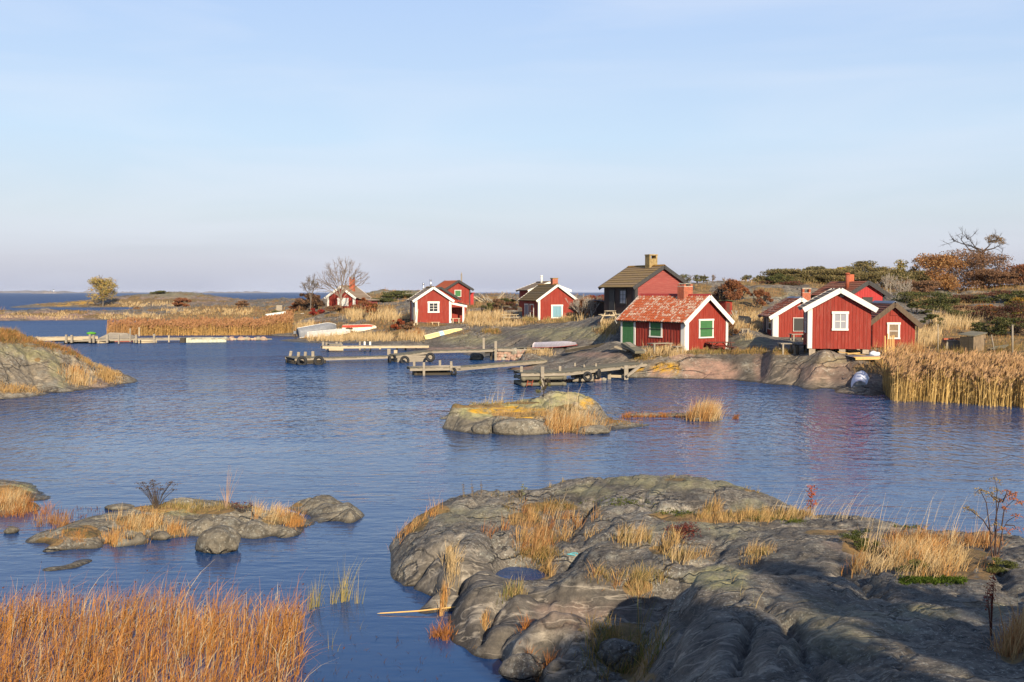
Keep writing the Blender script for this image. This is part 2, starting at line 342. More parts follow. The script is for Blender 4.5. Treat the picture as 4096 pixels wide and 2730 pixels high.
for u, v in [(4600, 1640), (4000, 1660), (3500, 1680), (3000, 1640), (2500, 1620), (2000, 1560), (1900, 1450), (1830, 1440), (1700, 1425), (1500, 1405), (1300, 1396), (1100, 1380), (1000, 1356), (700, 1320),
             (400, 1305), (100, 1300), (-300, 1305), (-700, 1300), (1050, 1352), (500, 1340), (1000, 1440), (300, 1420)]: off(u, v, 21901 / (v - 1169), -1.0)
def zz(u, Y, z): P3.append(((u - 2048) / F * Y, Y, z))
def uv(*a):
    for u, v, Y in a: p = at(u, v, Y); P3.append(tuple(p))
# outer skerries
uv((-300, 1250, 200), (0, 1250, 200), (200, 1246, 200), (300, 1252, 202), (420, 1258, 205), (500, 1248, 215), (600, 1240, 230), (750, 1235, 235), (900, 1225, 250), (700, 1270, 210), (900, 1280, 180), (1000, 1290, 150))
for u in (-400, -100, 100, 250): zz(u, 235, -1.0); zz(u, 290, -1.0)
for u in (350, 430): zz(u, 275, -0.6); zz(u, 310, -0.8)
for u, v in ((60, 1232), (200, 1231), (350, 1231), (500, 1230)): p = onz(u, v, 0); P3.append((p.x, p.y, 0))
for u in (-200, 20): zz(u, 345, -1); zz(u, 400, -1)
uv((180, 1222, 360), (280, 1214, 366), (360, 1207, 370), (450, 1195, 374), (540, 1184, 376), (620, 1178, 378), (700, 1172, 380), (780, 1176, 380), (860, 1188, 378), (940, 1198, 370), (1020, 1207, 350),
   (600, 1210, 350), (800, 1215, 330), (700, 1240, 260), (1000, 1225, 250), (1100, 1204, 290), (1180, 1200, 280), (560, 1222, 352))
for u in (0, 300, 600, 900, 1150, 1400, 1700, 2000, 2300, 2700): zz(u, 430, -1.5)
for u in (1300, 1450, 1700, 1850, 2000, 2150, 2300, 2450): zz(u, 300, -1.0); zz(u, 360, -1.2)
# marsh, house A, ridge
uv((1100, 1250, 190), (1200, 1260, 165), (1080, 1290, 140), (1150, 1310, 135), (1250, 1300, 130), (1300, 1340, 118), (1200, 1340, 124), (1400, 1345, 116), (1500, 1350, 112), (1550, 1330, 113), (1250, 1240, 150), (1380, 1237, 152), (1480, 1232, 152),
   (1300, 1215, 175), (1500, 1172, 215), (1570, 1166, 215), (1640, 1168, 205), (1700, 1176, 190), (1560, 1200, 180), (1500, 1290, 125), (1600, 1290, 118), (1600, 1340, 110), (1400, 1280, 130))
uv((1660, 1298, 108), (1740, 1298, 108), (1850, 1290, 111), (1800, 1240, 125), (1850, 1225, 129), (1950, 1215, 135), (1900, 1190, 155), (2000, 1186, 165), (2100, 1186, 170), (2200, 1186, 170), (2330, 1192, 158), (2400, 1192, 150),
   (2000, 1260, 112), (1950, 1300, 103), (1900, 1325, 101), (1800, 1345, 102), (1850, 1320, 104), (1750, 1370, 100), (1700, 1390, 98), (1700, 1350, 103), (2080, 1280, 108), (2220, 1281, 106), (2310, 1278, 105), (2150, 1243, 125),
   (2200, 1292, 99), (2300, 1288, 93), (2420, 1284, 80), (2100, 1335, 88), (2300, 1335, 81), (2000, 1360, 90), (2200, 1375, 81), (2350, 1385, 76), (1900, 1400, 92), (2100, 1400, 82), (2000, 1420, 84), (2150, 1430, 77), (2250, 1430, 74), (2080, 1450, 76),
   (2420, 1261, 82.5), (2480, 1260, 83), (2600, 1260, 83), (2760, 1269, 82), (2440, 1320, 76), (2400, 1210, 110))
uv((2735, 1403, 66), (2487, 1392, 70), (2905, 1398, 69), (2600, 1370, 74), (2450, 1385, 71), (2420, 1355, 76), (2650, 1412, 65.6), (2600, 1424, 65.4), (2500, 1435, 66), (2400, 1440, 67.5), (2300, 1452, 69.5), (2200, 1462, 70.6), (2100, 1470, 71.8),
   (2900, 1424, 65.2), (3000, 1428, 63.6), (2800, 1428, 64.8), (2700, 1436, 64.6), (2600, 1450, 64.8), (2850, 1452, 64), (2950, 1450, 63.3), (2820, 1490, 63.3), (2700, 1480, 63.7), (2940, 1490, 62.7), (2960, 1345, 71), (3010, 1335, 72), (3050, 1350, 72), (2950, 1295, 79), (2930, 1256, 86), (2820, 1300, 80),
   (2740, 1142, 106), (2850, 1133, 110), (3000, 1132, 112), (3150, 1140, 112), (3300, 1143, 115), (2800, 1180, 102), (2900, 1215, 93), (3050, 1200, 98), (3000, 1245, 89), (3060, 1265, 88), (3150, 1230, 94),
   (3090, 1349, 76), (3150, 1353, 75.4), (3230, 1354, 75), (3060, 1322, 81), (3120, 1395, 64.5), (3240, 1413, 60.6), (3480, 1416, 59.6), (3350, 1413, 60), (3340, 1422, 58.6), (3150, 1428, 61.3), (3080, 1432, 61.7), (3240, 1432, 59.4), (3300, 1450, 58), (3430, 1462, 57),
   (3470, 1500, 55.8), (3060, 1470, 61.6), (3180, 1480, 59.5), (3180, 1520, 58.8), (3300, 1510, 57.4), (3400, 1520, 56.2))
uv((3500, 1402, 65), (3680, 1396, 65), (3600, 1410, 62), (3750, 1402, 63.5), (3900, 1406, 62.5), (4050, 1412, 62), (4400, 1415, 61), (3520, 1470, 57.5), (3650, 1470, 58), (3800, 1470, 58), (4096, 1470, 58), (4500, 1470, 58), (3800, 1335, 74), (4000, 1335, 73), (4400, 1335, 73),
   (3700, 1310, 80), (3900, 1290, 85), (4096, 1290, 83), (3800, 1240, 98), (4000, 1240, 95), (3650, 1215, 99), (3900, 1200, 108), (4096, 1190, 106), (4300, 1180, 108), (3700, 1172, 117), (3850, 1170, 120), (3980, 1160, 118), (4050, 1146, 119), (4150, 1142, 120), (3500, 1230, 88), (3300, 1230, 91), (3450, 1150, 118),
   (3600, 1160, 120), (4400, 1140, 120))
for u, z in ((2700, 3.5), (3000, 4.5), (3400, 5), (3800, 5), (4200, 5.4), (4700, 5.4)): zz(u, 150, z); zz(u, 230, z - 2); zz(u, 330, -1)
P3 = np.array(P3); sxf, syf = 1.0, 0.9
ka = lambda x, y: (x / y * 4.0, np.log(y) * 2.2)
qa, qb = ka(MAIN.X, MAIN.Y); pa, pb = ka(P3[:, 0], P3[:, 1])
Z = rbf(pa, pb, P3[:, 2], qa, qb, 0.03)
wx = MAIN.X + 3 * fbm(MAIN.X * 0.08, MAIN.Y * 0.08, 5, 3); wy = MAIN.Y + 3 * fbm(MAIN.X * 0.08, MAIN.Y * 0.08, 6, 3)
f1, f2, cid = worley((wx * 0.8 + wy * 0.45) * 0.17, (wy * 0.8 - wx * 0.45) * 0.30, 8)
f1b, f2b, cb = worley((wx * 0.8 + wy * 0.45) * 0.5, (wy * 0.8 - wx * 0.45) * 0.85, 9)
lump = (0.55 - f1) * 0.75 + (0.5 - f1b) * 0.28 + 0.12 * fbm(MAIN.X * 1.2, MAIN.Y * 1.2, 12, 4) - 0.35 * np.exp(-((f2 - f1) / 0.07) ** 2)
calm = np.ones(Z.shape)                   # the cabins stand on level spots
for u, Y, r in ((1370, 153, 5), (1735, 111, 6), (1850, 128, 6), (2220, 108, 6), (2170, 127, 5), (2600, 85, 8), (2750, 69, 6), (2650, 72, 5), (3150, 78, 6), (3360, 61, 6), (3580, 67, 6), (3450, 90, 7), (2930, 86, 3), (3870, 64, 6), (1300, 118, 6), (3130, 63, 3)):
    x = (u - 2048) / F * Y; calm *= 1 - 0.85 * np.exp(-((MAIN.X - x) ** 2 + (MAIN.Y - Y) ** 2) / r ** 2)
land = sstep(0.0, 1.0, Z) * calm; scl = np.clip(MAIN.Y / 110, 0.7, 2.0)
MAIN.Z = Z + lump * land * scl * 0.62 + 0.05 * fbm(MAIN.X * 0.6, MAIN.Y * 0.6, 14, 4)
G = [(1000, 1255, 420, 22), (700, 1275, 330, 18), (1100, 1275, 90, 30), (1250, 1310, 160, 25), (1330, 1345, 190, 18), (1560, 1345, 120, 22), (1540, 1290, 140, 35), (1450, 1240, 160, 25), (1900, 1265, 160, 30), (2000, 1290, 130, 22),
     (2150, 1285, 160, 12), (2300, 1270, 60, 18), (2250, 1270, 90, 14), (2000, 1210, 140, 16), (1850, 1225, 90, 18), (2350, 1240, 80, 40), (2450, 1295, 60, 14), (2420, 1325, 60, 16), (1980, 1330, 50, 12), (2640, 1415, 90, 14), (2580, 1437, 70, 8, .8), (2800, 1408, 90, 10), (2960, 1408, 120, 10),
     (2940, 1300, 110, 40), (3040, 1280, 80, 40), (2980, 1230, 90, 40, .9), (2900, 1180, 130, 25, .8), (3080, 1170, 90, 22, .7), (3130, 1410, 70, 10), (3750, 1380, 330, 40), (4000, 1380, 300, 60), (3850, 1320, 260, 40), (4000, 1260, 260, 40, .9), (3750, 1210, 160, 30, .9), (3560, 1440, 90, 40),
     (3800, 1480, 500, 50), (2140, 1407, 60, 7), (130, 1258, 150, 7), (430, 1265, 120, 10, .8), (640, 1205, 300, 12, .8), (450, 1222, 160, 8), (900, 1235, 160, 15), (2700, 1300, 60, 60), (3330, 1230, 200, 50), (3100, 1130, 200, 14), (3500, 1150, 300, 22), (3900, 1150, 300, 18), (2160, 1240, 90, 30), (1690, 1300, 110, 8), (2560, 1290, 90, 30)]
A_ = {'grass': paint(MAIN, G, 3, 0.5), 'gold': paint(MAIN, [(2650, 1472, 70, 22), (2560, 1478, 30, 14), (230, 1220, 90, 6), (330, 1212, 60, 6), (2700, 1480, 20, 20, .8)], 4, 0.6),
      'pink': paint(MAIN, [(2830, 1480, 130, 55), (2720, 1425, 60, 14), (2650, 1490, 60, 30), (200, 1265, 350, 20, .8), (2050, 1460, 80, 30, .8), (1780, 1400, 200, 14, .6), (2400, 1420, 100, 10, .5), (3300, 1480, 200, 60, .45), (3050, 1460, 40, 60, .5), (700, 1200, 300, 20, .5)], 5, 0.6),
      'lich': paint(MAIN, [(2250, 1335, 220, 30, .75), (1900, 1360, 160, 25, .6), (3000, 1370, 80, 25, .5), (3300, 1445, 160, 25, .5), (700, 1180, 160, 14, .6), (1580, 1175, 120, 14, .6), (3050, 1180, 150, 30, .35)], 6, 0.7),
      'dark': paint(MAIN, [(3150, 1500, 170, 70), (3300, 1530, 130, 40), (2450, 1445, 200, 30, .8), (2150, 1370, 250, 30, .6), (1900, 1400, 160, 20, .5), (2300, 1420, 150, 25, .8)], 7, 0.4)}
rnd = sstep(0.05, 0.35, fbm(MAIN.X * 0.14, MAIN.Y * 0.14, 31, 4)) * sstep(86, 110, MAIN.Y) * 0.8 * sstep(0.3, 0.8, MAIN.Z)
A_['grass'] = np.maximum(A_['grass'], rnd)
MAIN.build('shore', M_SHORE, A_)

def slabs(T, sx, sy, rot, amp, seed, crease=0.0):   # rounded ice-worn slabs with clefts between
    c, s = math.cos(rot), math.sin(rot); wx = T.X + 0.35 * fbm(T.X * 0.7, T.Y * 0.7, seed + 1, 3); wy = T.Y + 0.35 * fbm(T.X * 0.7, T.Y * 0.7, seed + 2, 3)
    f1, f2, cid = worley((wx * c + wy * s) * sx, (wy * c - wx * s) * sy, seed)
    return amp * (0.5 - f1 * f1 * 1.4) - crease * np.exp(-((f2 - f1) / 0.10) ** 2) + amp * 0.5 * (cid - 0.5)

def ledges(T, th, period, amp, seed):     # joints along the bedding: low sharp steps
    q = -T.X * math.sin(th) + T.Y * math.cos(th) + 0.5 * fbm(T.X * 0.45, T.Y * 0.45, seed, 3) + 0.05 * fbm(T.X * 2.5, T.Y * 2.5, seed + 3, 3)
    f = (q / period) % 1.0; saw = np.where(f < 0.9, f / 0.9, (1 - f) / 0.1); m = sstep(-0.1, 0.35, fbm(T.X * 0.6, T.Y * 0.6, seed + 7, 3))
    return amp * (saw - 0.5) * m
# --- ground under the camera and the big rock in front of it
NEAR = Terrain(-9, 15, 560, 5, 26.5, 500)
zw = [(1562, 2231), (1577, 2320), (1619, 2352), (1684, 2371), (1690, 2415), (1667, 2451), (1756, 2469), (1797, 2510), (1809, 2570), (1857, 2594), (1970, 2641), (2018, 2683), (2143, 2713), (1590, 2165), (1640, 2100)]
P = [(*onz(u, v, 0)[:2], 0.0) for u, v in zw]
for u, v in [(1480, 2230), (1500, 2330), (1560, 2380), (1600, 2430), (1640, 2490), (1700, 2560), (1780, 2640), (1900, 2700), (2050, 2760), (1500, 2140), (1560, 2070)]: p = onz(u, v, 0); P.append((p.x, p.y, -0.55))
def pz(*a):
    for u, v, z in a: p = onz(u, v, z); P.append(tuple(p))
pz((1607, 2125, .25), (1774, 2017, .70), (1890, 1985, .72), (2005, 1975, .75), (2160, 1968, .8), (2260, 1930, 1.0), (2400, 1912, 1.15), (2600, 1905, 1.25), (2750, 1915, 1.22), (2900, 1942, 1.12), (3050, 1985, 1.0), (3200, 2042, .9), (3400, 2068, .85), (3550, 2095, .8), (3750, 2130, .8), (3950, 2140, .75), (4200, 2160, .7), (4700, 2160, .6),
   (1700, 2200, .55), (1650, 2290, .18), (1720, 2300, .3), (1850, 2110, .78), (1800, 2180, .72), (1920, 2190, .72), (1880, 2260, .62), (1760, 2330, .36), (1850, 2330, .48), (1760, 2420, .12), (1860, 2400, .45), (1960, 2330, .48), (1900, 2480, .32), (2080, 2210, .55), (2200, 2120, .62), (2160, 2180, .5), (2220, 2060, .72), (2080, 2290, .30), (2010, 2300, .32), (2150, 2300, .3), (2070, 2265, .32), (2080, 2335, .42),
   (2400, 2050, .95), (2600, 2000, 1.12), (2500, 2120, .92), (2350, 2180, .75), (2300, 2240, .62), (2450, 2210, .85), (2700, 2080, 1.0), (2900, 2060, 1.0), (3050, 2070, .9), (2700, 2150, 1.0), (2850, 2130, 1.08), (3000, 2150, 1.08), (3200, 2130, 1.0), (3400, 2140, .95), (2600, 2220, .95), (2520, 2260, .75), (2700, 2260, .95),
   (2300, 2300, .62), (2450, 2300, .85), (2560, 2320, .8), (2620, 2370, .6), (2200, 2345, .55), (2100, 2385, .52), (2300, 2370, .62), (2400, 2380, .6), (2530, 2400, .55), (2050, 2410, .5), (2150, 2450, .34), (2300, 2440, .38), (2450, 2440, .42), (2580, 2450, .42), (2000, 2480, .3), (2200, 2500, .40), (2350, 2490, .42), (2480, 2510, .40), (2550, 2560, .35), (2520, 2620, .30), (1960, 2560, .24), (1900, 2580, .12), (2080, 2540, .34), (2200, 2560, .42), (2050, 2620, .25), (2150, 2600, .40), (2120, 2680, .15), (2200, 2650, .3), (2300, 2580, .48), (2350, 2640, .42), (2330, 2710, .25), (2420, 2680, .2), (2480, 2700, .25), (2550, 2700, .3), (2500, 2800, .3), (2250, 2740, .1), (2250, 2850, -.1), (2100, 2850, -.3))
pz((2850, 2290, 1.72), (2760, 2310, 1.55), (2700, 2400, 1.35), (2660, 2480, 1.2), (2640, 2560, 1.1), (2600, 2690, 1.0), (2580, 2850, 1.1), (2950, 2310, 1.72), (3050, 2360, 1.75), (2900, 2450, 1.78), (2750, 2500, 1.6), (2720, 2650, 1.55), (3000, 2600, 1.95), (2850, 2680, 1.8), (3200, 2480, 1.85), (3150, 2720, 2.1), (3400, 2600, 2.05), (3250, 2380, 1.6), (3500, 2450, 1.8), (3650, 2540, 1.92), (3800, 2640, 2.1), (4000, 2700, 2.2), (4096, 2560, 1.85), (3950, 2500, 1.72), (3750, 2420, 1.6),
   (3100, 2200, 1.12), (3250, 2230, 1.15), (3350, 2300, 1.3), (3550, 2320, 1.3), (3750, 2330, 1.28), (3900, 2360, 1.3), (4096, 2330, 1.3), (4096, 2230, 1.15), (3550, 2230, 1.05), (3750, 2220, 1.05), (3950, 2230, 1.1), (3450, 2190, 1.05), (3650, 2170, .95), (3900, 2170, .9), (4300, 2300, 1.3), (4500, 2600, 2.0), (4700, 2400, 1.5), (2950, 2230, 1.0), (2850, 2220, .95))
P += [(0, 0, 3.85), (1.5, 2, 3.6), (-1.5, 1, 3.3), (-3, 3, 2.0), (-5, 4, 0.6), (-7, 6, -.5), (-8, 0, 1.2), (3, 5, 3.1), (1.2, 6, 2.4), (-0.5, 7, 1.2), (-1.5, 9, 0.2), (-3, 9, -.4), (-5, 12, -.6), (6, 4, 3.4), (10, 6, 3.0), (14, 8, 2.4), (8, 0, 4.2), (14, 0, 3.8), (0, -6, 4.4), (8, -6, 4.6), (15, -6, 4.4), (-6, -6, 3.0), (16, 14, 1.4), (16, 20, 0.2), (13, 21.5, -0.2), (8, 22.5, -0.4), (4, 25.5, -0.5), (0, 25.5, -0.5), (-2, 24, -0.4), (10, 25, -1), (-8, 16, -1), (-7, 22, -1), (-4.5, 18, -.8), (-3, 15, -.6), (2.5, 24.6, .2), (6, 22.6, .1), (10, 20.9, .1)]
P = np.array(P); NEAR.Z = rbf(P[:, 0], P[:, 1], P[:, 2], NEAR.X, NEAR.Y, 0.25)
BANK = Terrain(-9, 17, 80, -10, 5.4, 50); BANK.Z = rbf(P[:, 0], P[:, 1], P[:, 2], BANK.X, BANK.Y, 0.25) - .06 + .05 * fbm(BANK.X, BANK.Y, 29, 3)
dryn = sstep(-0.05, 0.25, NEAR.Z)
pool = onz(2078, 2292, 0.34); pd = np.hypot((NEAR.X - pool.x) / 0.62, (NEAR.Y - pool.y) / 0.62)
rough_ = dryn * (1 - np.exp(-(pd / 1.3) ** 4))
NEAR.Z = NEAR.Z + rough_ * (slabs(NEAR, 0.20, 0.55, 1.25, 0.085, 21, 0.05) + slabs(NEAR, 0.5, 1.7, 1.25, 0.024, 25, 0.022) + 0.05 * fbm(NEAR.X * 0.8, NEAR.Y * 0.8, 27, 3) + 0.035 * fbm(NEAR.X * 2.6, NEAR.Y * 2.6, 28, 5) + ledges(NEAR, 1.25, 0.62, 0.06, 301) + ledges(NEAR, 1.35, 0.27, 0.035, 311) + ledges(NEAR, -0.25, 1.5, 0.07, 321)) - 0.22 * np.exp(-(pd / 0.75) ** 6)
CRK[0] = 1.55
creases(NEAR, [([(1650, 2330), (1700, 2260), (1780, 2190), (1840, 2140)], .16, .10), ([(1690, 2390), (1760, 2320), (1830, 2280), (1900, 2240)], .22, .12), ([(1770, 2460), (1810, 2390), (1840, 2330), (1850, 2290)], .25, .14), ([(1930, 2530), (1960, 2440), (1990, 2400)], .18, .09),
              ([(1990, 2640), (2000, 2560), (2060, 2520)], .1, .07), ([(2150, 2720), (2170, 2630), (2190, 2560)], .22, .10), ([(2130, 2370), (2250, 2375), (2350, 2385)], .1, .10), ([(2000, 2140), (2120, 2160), (2200, 2170)], .15, .16), ([(2260, 2130), (2330, 2060), (2380, 1990)], .16, .10), ([(2270, 2260), (2330, 2190), (2430, 2140), (2560, 2110)], .16, .1),
              ([(2640, 2160), (2720, 2230), (2800, 2250)], .14, .12), ([(2500, 2170), (2600, 2180), (2680, 2140)], .1, .1), ([(3050, 2380), (3200, 2500), (3400, 2640), (3600, 2730)], .10, .14), ([(2740, 2480), (2700, 2600), (2680, 2720)], .05, .05), ([(3000, 2470), (2990, 2560), (2960, 2680)], .14, .07), ([(3150, 2500), (3230, 2620), (3290, 2720)], .08, .06),
              ([(3380, 2260), (3480, 2340), (3600, 2400), (3780, 2470)], .14, .16), ([(3000, 2020), (3100, 2060), (3200, 2080)], .08, .1), ([(2800, 2040), (2950, 2080), (3100, 2110), (3300, 2110)], .10, .12), ([(1990, 2200), (1960, 2130), (1990, 2090)], .1, .08), ([(2560, 1990), (2640, 2040), (2760, 2040)], .1, .08)], .14, .1)
CRK[0] = 1.0
GN = [(2170, 2150, 70, 50), (2200, 2030, 150, 22), (2110, 2080, 90, 40), (2150, 2210, 70, 30), (2180, 2290, 30, 40), (1800, 2230, 25, 60), (1775, 2400, 18, 60), (1940, 2490, 10, 40), (2050, 2370, 30, 22), (2550, 2350, 70, 35), (2480, 2540, 110, 60), (2500, 2650, 100, 60), (2540, 2700, 90, 40), (2900, 2070, 260, 22), (3100, 2060, 160, 22),
      (2520, 2150, 60, 25), (2740, 2220, 70, 22), (3020, 2200, 50, 18), (2650, 2200, 60, 20), (3600, 2230, 180, 60), (3800, 2250, 180, 80), (3750, 2320, 130, 22), (3950, 2280, 60, 40), (3420, 2180, 70, 40), (3700, 2150, 250, 18, .8), (3900, 2420, 80, 18, .5), (4050, 2600, 60, 60), (3300, 2130, 120, 14, .7), (1660, 2090, 70, 50, .8), (1720, 2040, 80, 25, .9), (1900, 2590, 10, 10), (2330, 2520, 30, 10, .5), (2640, 2060, 60, 14, .7), (2700, 1920, 60, 10, .6), (3000, 1960, 40, 12, .7)]
A_ = {'grass': paint(NEAR, GN, 3, 0.45), 'lich': paint(NEAR, [(2860, 2310, 130, 50), (2700, 1930, 300, 40, .7), (2350, 1960, 120, 30, .5), (2800, 2110, 200, 40, .5), (3700, 2450, 150, 30, .5), (3000, 2030, 80, 30, .5), (3350, 2500, 250, 120, .35), (1900, 2060, 200, 40, .45), (3970, 2440, 60, 40, .5)], 4, 0.7),
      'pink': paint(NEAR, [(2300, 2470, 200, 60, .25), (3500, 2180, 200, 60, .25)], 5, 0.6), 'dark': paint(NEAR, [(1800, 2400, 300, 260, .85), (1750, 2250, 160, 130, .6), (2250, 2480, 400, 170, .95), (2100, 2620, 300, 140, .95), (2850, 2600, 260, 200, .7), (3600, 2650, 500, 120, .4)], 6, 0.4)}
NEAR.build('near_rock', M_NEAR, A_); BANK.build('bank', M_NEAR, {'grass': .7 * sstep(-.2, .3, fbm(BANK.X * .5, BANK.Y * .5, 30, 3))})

def islet(name, box, water, tops, under, seed, amp=(0.12, 0.03), slab=(0.7, 1.5, 0.5), mat=M_ISLE, attrs=None, cuts=(), extra=(), c=0.15, wv=22):
    x0, x1, nx, y0, y1, ny = box; T = Terrain(x0, x1, nx, y0, y1, ny)
    P = [(*onz(u, v, 0)[:2], 0.0) for u, v in water] + [(*onz(u, v + wv, 0)[:2], -0.5) for u, v in under] + [tuple(at(u, v, Y)) for u, v, Y in tops] + list(extra)
    for x in np.linspace(x0, x1, 7): P += [(x, y0, -1), (x, y1, -1)]
    for y in np.linspace(y0, y1, 7): P += [(x0, y, -1), (x1, y, -1)]
    P = np.array(P); T.Z = rbf(P[:, 0], P[:, 1], P[:, 2], T.X, T.Y, c); dry = sstep(-0.1, 0.25, T.Z)
    T.Z = T.Z + dry * (slabs(T, *slab, amp[0], seed, amp[0] * 0.4) + slabs(T, slab[0] * 2.6, slab[1] * 2.4, slab[2], amp[1], seed + 4, amp[1] * 0.6) + amp[1] * 0.5 * fbm(T.X * 3, T.Y * 3, seed + 9, 4) + ledges(T, slab[2], 0.9 / slab[1], amp[0] * .55, seed + 60) + ledges(T, slab[2] + 1.4, 1.6 / slab[1], amp[0] * .4, seed + 70))
    if cuts: creases(T, cuts, .12, .1)
    T.build(name, mat, {k: paint(T, b, seed + i, 0.45) for i, (k, b) in enumerate((attrs or {}).items())}); return T
# --- lichened islet in the middle of the cove
MID = islet('lichen_islet', (-4, 8, 320, 35.5, 46.5, 290), [(1758, 1677), (1810, 1708), (1888, 1735), (1976, 1741), (2100, 1743), (2197, 1736), (2252, 1730), (2313, 1735), (2380, 1733), (2435, 1727), (2500, 1716), (2562, 1708), (2590, 1700), (2462, 1655), (2520, 1690), (1790, 1660)],
    [(1810, 1672, 40.4), (1800, 1682, 39.9), (1840, 1702, 39.1), (1871, 1627, 41.5), (2000, 1616, 41.8), (2114, 1607, 42), (2180, 1580, 42), (2241, 1569, 42), (2290, 1575, 42), (2335, 1588, 42), (2375, 1608, 42), (2407, 1632, 42.2), (1850, 1650, 40.6), (1950, 1660, 40.2), (2050, 1650, 40.4), (2150, 1640, 40.6), (2230, 1620, 41), (2300, 1640, 41), (1990, 1676, 38.9), (2080, 1670, 38.9), (2170, 1672, 39), (1990, 1700, 38.6), (2180, 1705, 38.7), (2090, 1700, 38.5), (1900, 1690, 39.3), (2240, 1700, 39.4), (2300, 1700, 39.7), (2360, 1690, 40.3), (2420, 1690, 40.5), (2480, 1684, 40.6), (2540, 1697, 40.6), (2370, 1712, 39), (2410, 1710, 39.3)],
    [(1758, 1677), (1810, 1708), (1888, 1735), (1976, 1741), (2100, 1743), (2197, 1736), (2252, 1730), (2313, 1735), (2435, 1727), (2562, 1708)], 41, (0.15, 0.04), (0.45, 0.9, 0.5), M_ISLE,
    {'grass': [(2290, 1700, 110, 34), (2100, 1658, 160, 12), (1900, 1625, 130, 8), (2060, 1612, 130, 6), (2480, 1680, 100, 8), (2260, 1645, 60, 40, .7)], 'gold': [(2030, 1640, 130, 18), (2110, 1672, 60, 8), (2340, 1620, 40, 30, .8), (1930, 1645, 60, 10)], 'lich': [(2100, 1620, 260, 25), (1900, 1650, 120, 30, .8), (2300, 1590, 120, 30, .9)], 'pink': [(2270, 1595, 50, 30, .7)], 'dark': [(1850, 1700, 110, 40, .7)]},
    cuts=[([(1960, 1690), (1965, 1735)], .3, .10), ([(2160, 1600), (2200, 1640), (2230, 1690)], .2, .14), ([(1900, 1660), (2000, 1655), (2150, 1652)], .12, .12)],
    extra=[(-1, 43.5, .2), (0, 44, .3), (2, 44.2, .5), (3.5, 43.6, .1), (4.3, 42, -.4), (0, 45.3, -.8), (3, 45.3, -.8), (5.6, 41.5, -.5), (-2.6, 42.5, -.3)])
# --- grassy islet at the left, with the low rock off its end
LIS = islet('grassy_islet', (-13, -3, 370, 18.6, 27, 310), [(115, 2173), (172, 2208), (319, 2197), (433, 2182), (520, 2172), (599, 2163), (680, 2155), (765, 2147), (860, 2148), (956, 2151), (1100, 2147), (1205, 2136), (1262, 2090), (1230, 2060), (1170, 2040), (250, 2105), (1190, 2048), (1275, 2092), (1370, 2089), (1440, 2078), (1458, 2062), (1330, 2015)],
    [(306, 2085, 23.7), (430, 2060, 24), (561, 2032, 24.3), (701, 2006, 24.7), (829, 2008, 24.6), (950, 2025, 24.4), (1084, 2050, 23.8), (1160, 2068, 23.4), (637, 2050, 23.2), (800, 2060, 23.2), (956, 2085, 22.7), (1080, 2095, 22.6), (300, 2150, 21.35), (400, 2110, 22.15), (480, 2095, 22.8), (560, 2110, 22.3), (620, 2120, 22.2), (700, 2110, 22.4), (820, 2110, 22.3), (900, 2115, 22.2), (1020, 2120, 22.1), (1130, 2115, 22.2), (470, 2140, 21.45), (250, 2165, 21.2), (380, 2160, 21.25), (560, 2140, 21.6), (1240, 2018, 24.8), (1300, 2030, 24.4), (1370, 2040, 24), (1400, 2060, 23.6), (1190, 2015, 25.2)],
    [(115, 2173), (172, 2208), (319, 2197), (433, 2182), (599, 2163), (765, 2147), (956, 2151), (1205, 2136), (1370, 2089), (1458, 2064)], 51, (0.13, 0.03), (0.8, 1.5, 0.3), M_ISLE,
    {'grass': [(330, 2130, 90, 30), (560, 2090, 110, 35), (700, 2120, 40, 30), (450, 2160, 25, 30, .8), (640, 2030, 120, 22), (860, 2040, 120, 20), (1100, 2080, 80, 30), (1150, 2070, 60, 40), (200, 2170, 60, 20, .8), (1190, 2020, 30, 10)], 'gold': [(640, 2046, 40, 5)], 'lich': [(700, 2050, 120, 14, .5)], 'dark': [(1400, 2070, 60, 25, .4)]},
    cuts=[([(330, 2160), (400, 2172), (440, 2180)], .06, .05), ([(860, 2060), (840, 2090), (810, 2130)], .1, .06), ([(440, 2105), (500, 2140), (600, 2150)], .1, .08)], extra=[(-9, 25.5, -.3), (-7.5, 26, -.3), (-6, 25.6, -.3), (-5.3, 24, -.15), (-4.6, 25.9, -.5), (-10.5, 24.8, -.5), (-5.4, 23.2, -.15)])
EDGE = islet('edge_islet', (-18, -9.5, 220, 22, 31, 240), [(191, 1998), (160, 2030), (96, 2052), (0, 2062), (-100, 2062), (-250, 2040), (150, 1965)], [(0, 1936, 27.5), (60, 1945, 27.4), (120, 1960, 27.1), (-150, 1920, 27.5), (0, 1985, 26.2), (80, 2000, 26.0), (-120, 1990, 26)], [(191, 2000), (96, 2052), (-100, 2062)], 61, (0.08, 0.03), attrs={'grass': [(30, 2000, 150, 60), (-100, 2000, 100, 60)], 'lich': [(80, 1955, 80, 20)]}, extra=[(-13, 30, -.4), (-16, 30, -.3)])
LOW = islet('low_skerry', (-11, -7.2, 160, 18.8, 21.5, 140), [(172, 2284), (240, 2281), (310, 2270), (363, 2250), (320, 2240)], [(240, 2252, 20.1), (300, 2245, 20.2), (200, 2268, 19.8), (260, 2262, 19.85)], [(172, 2286), (260, 2282), (363, 2252)], 66, (0.03, 0.012), attrs={}, extra=[(-9.2, 21, -.4), (-8.2, 21, -.4)])
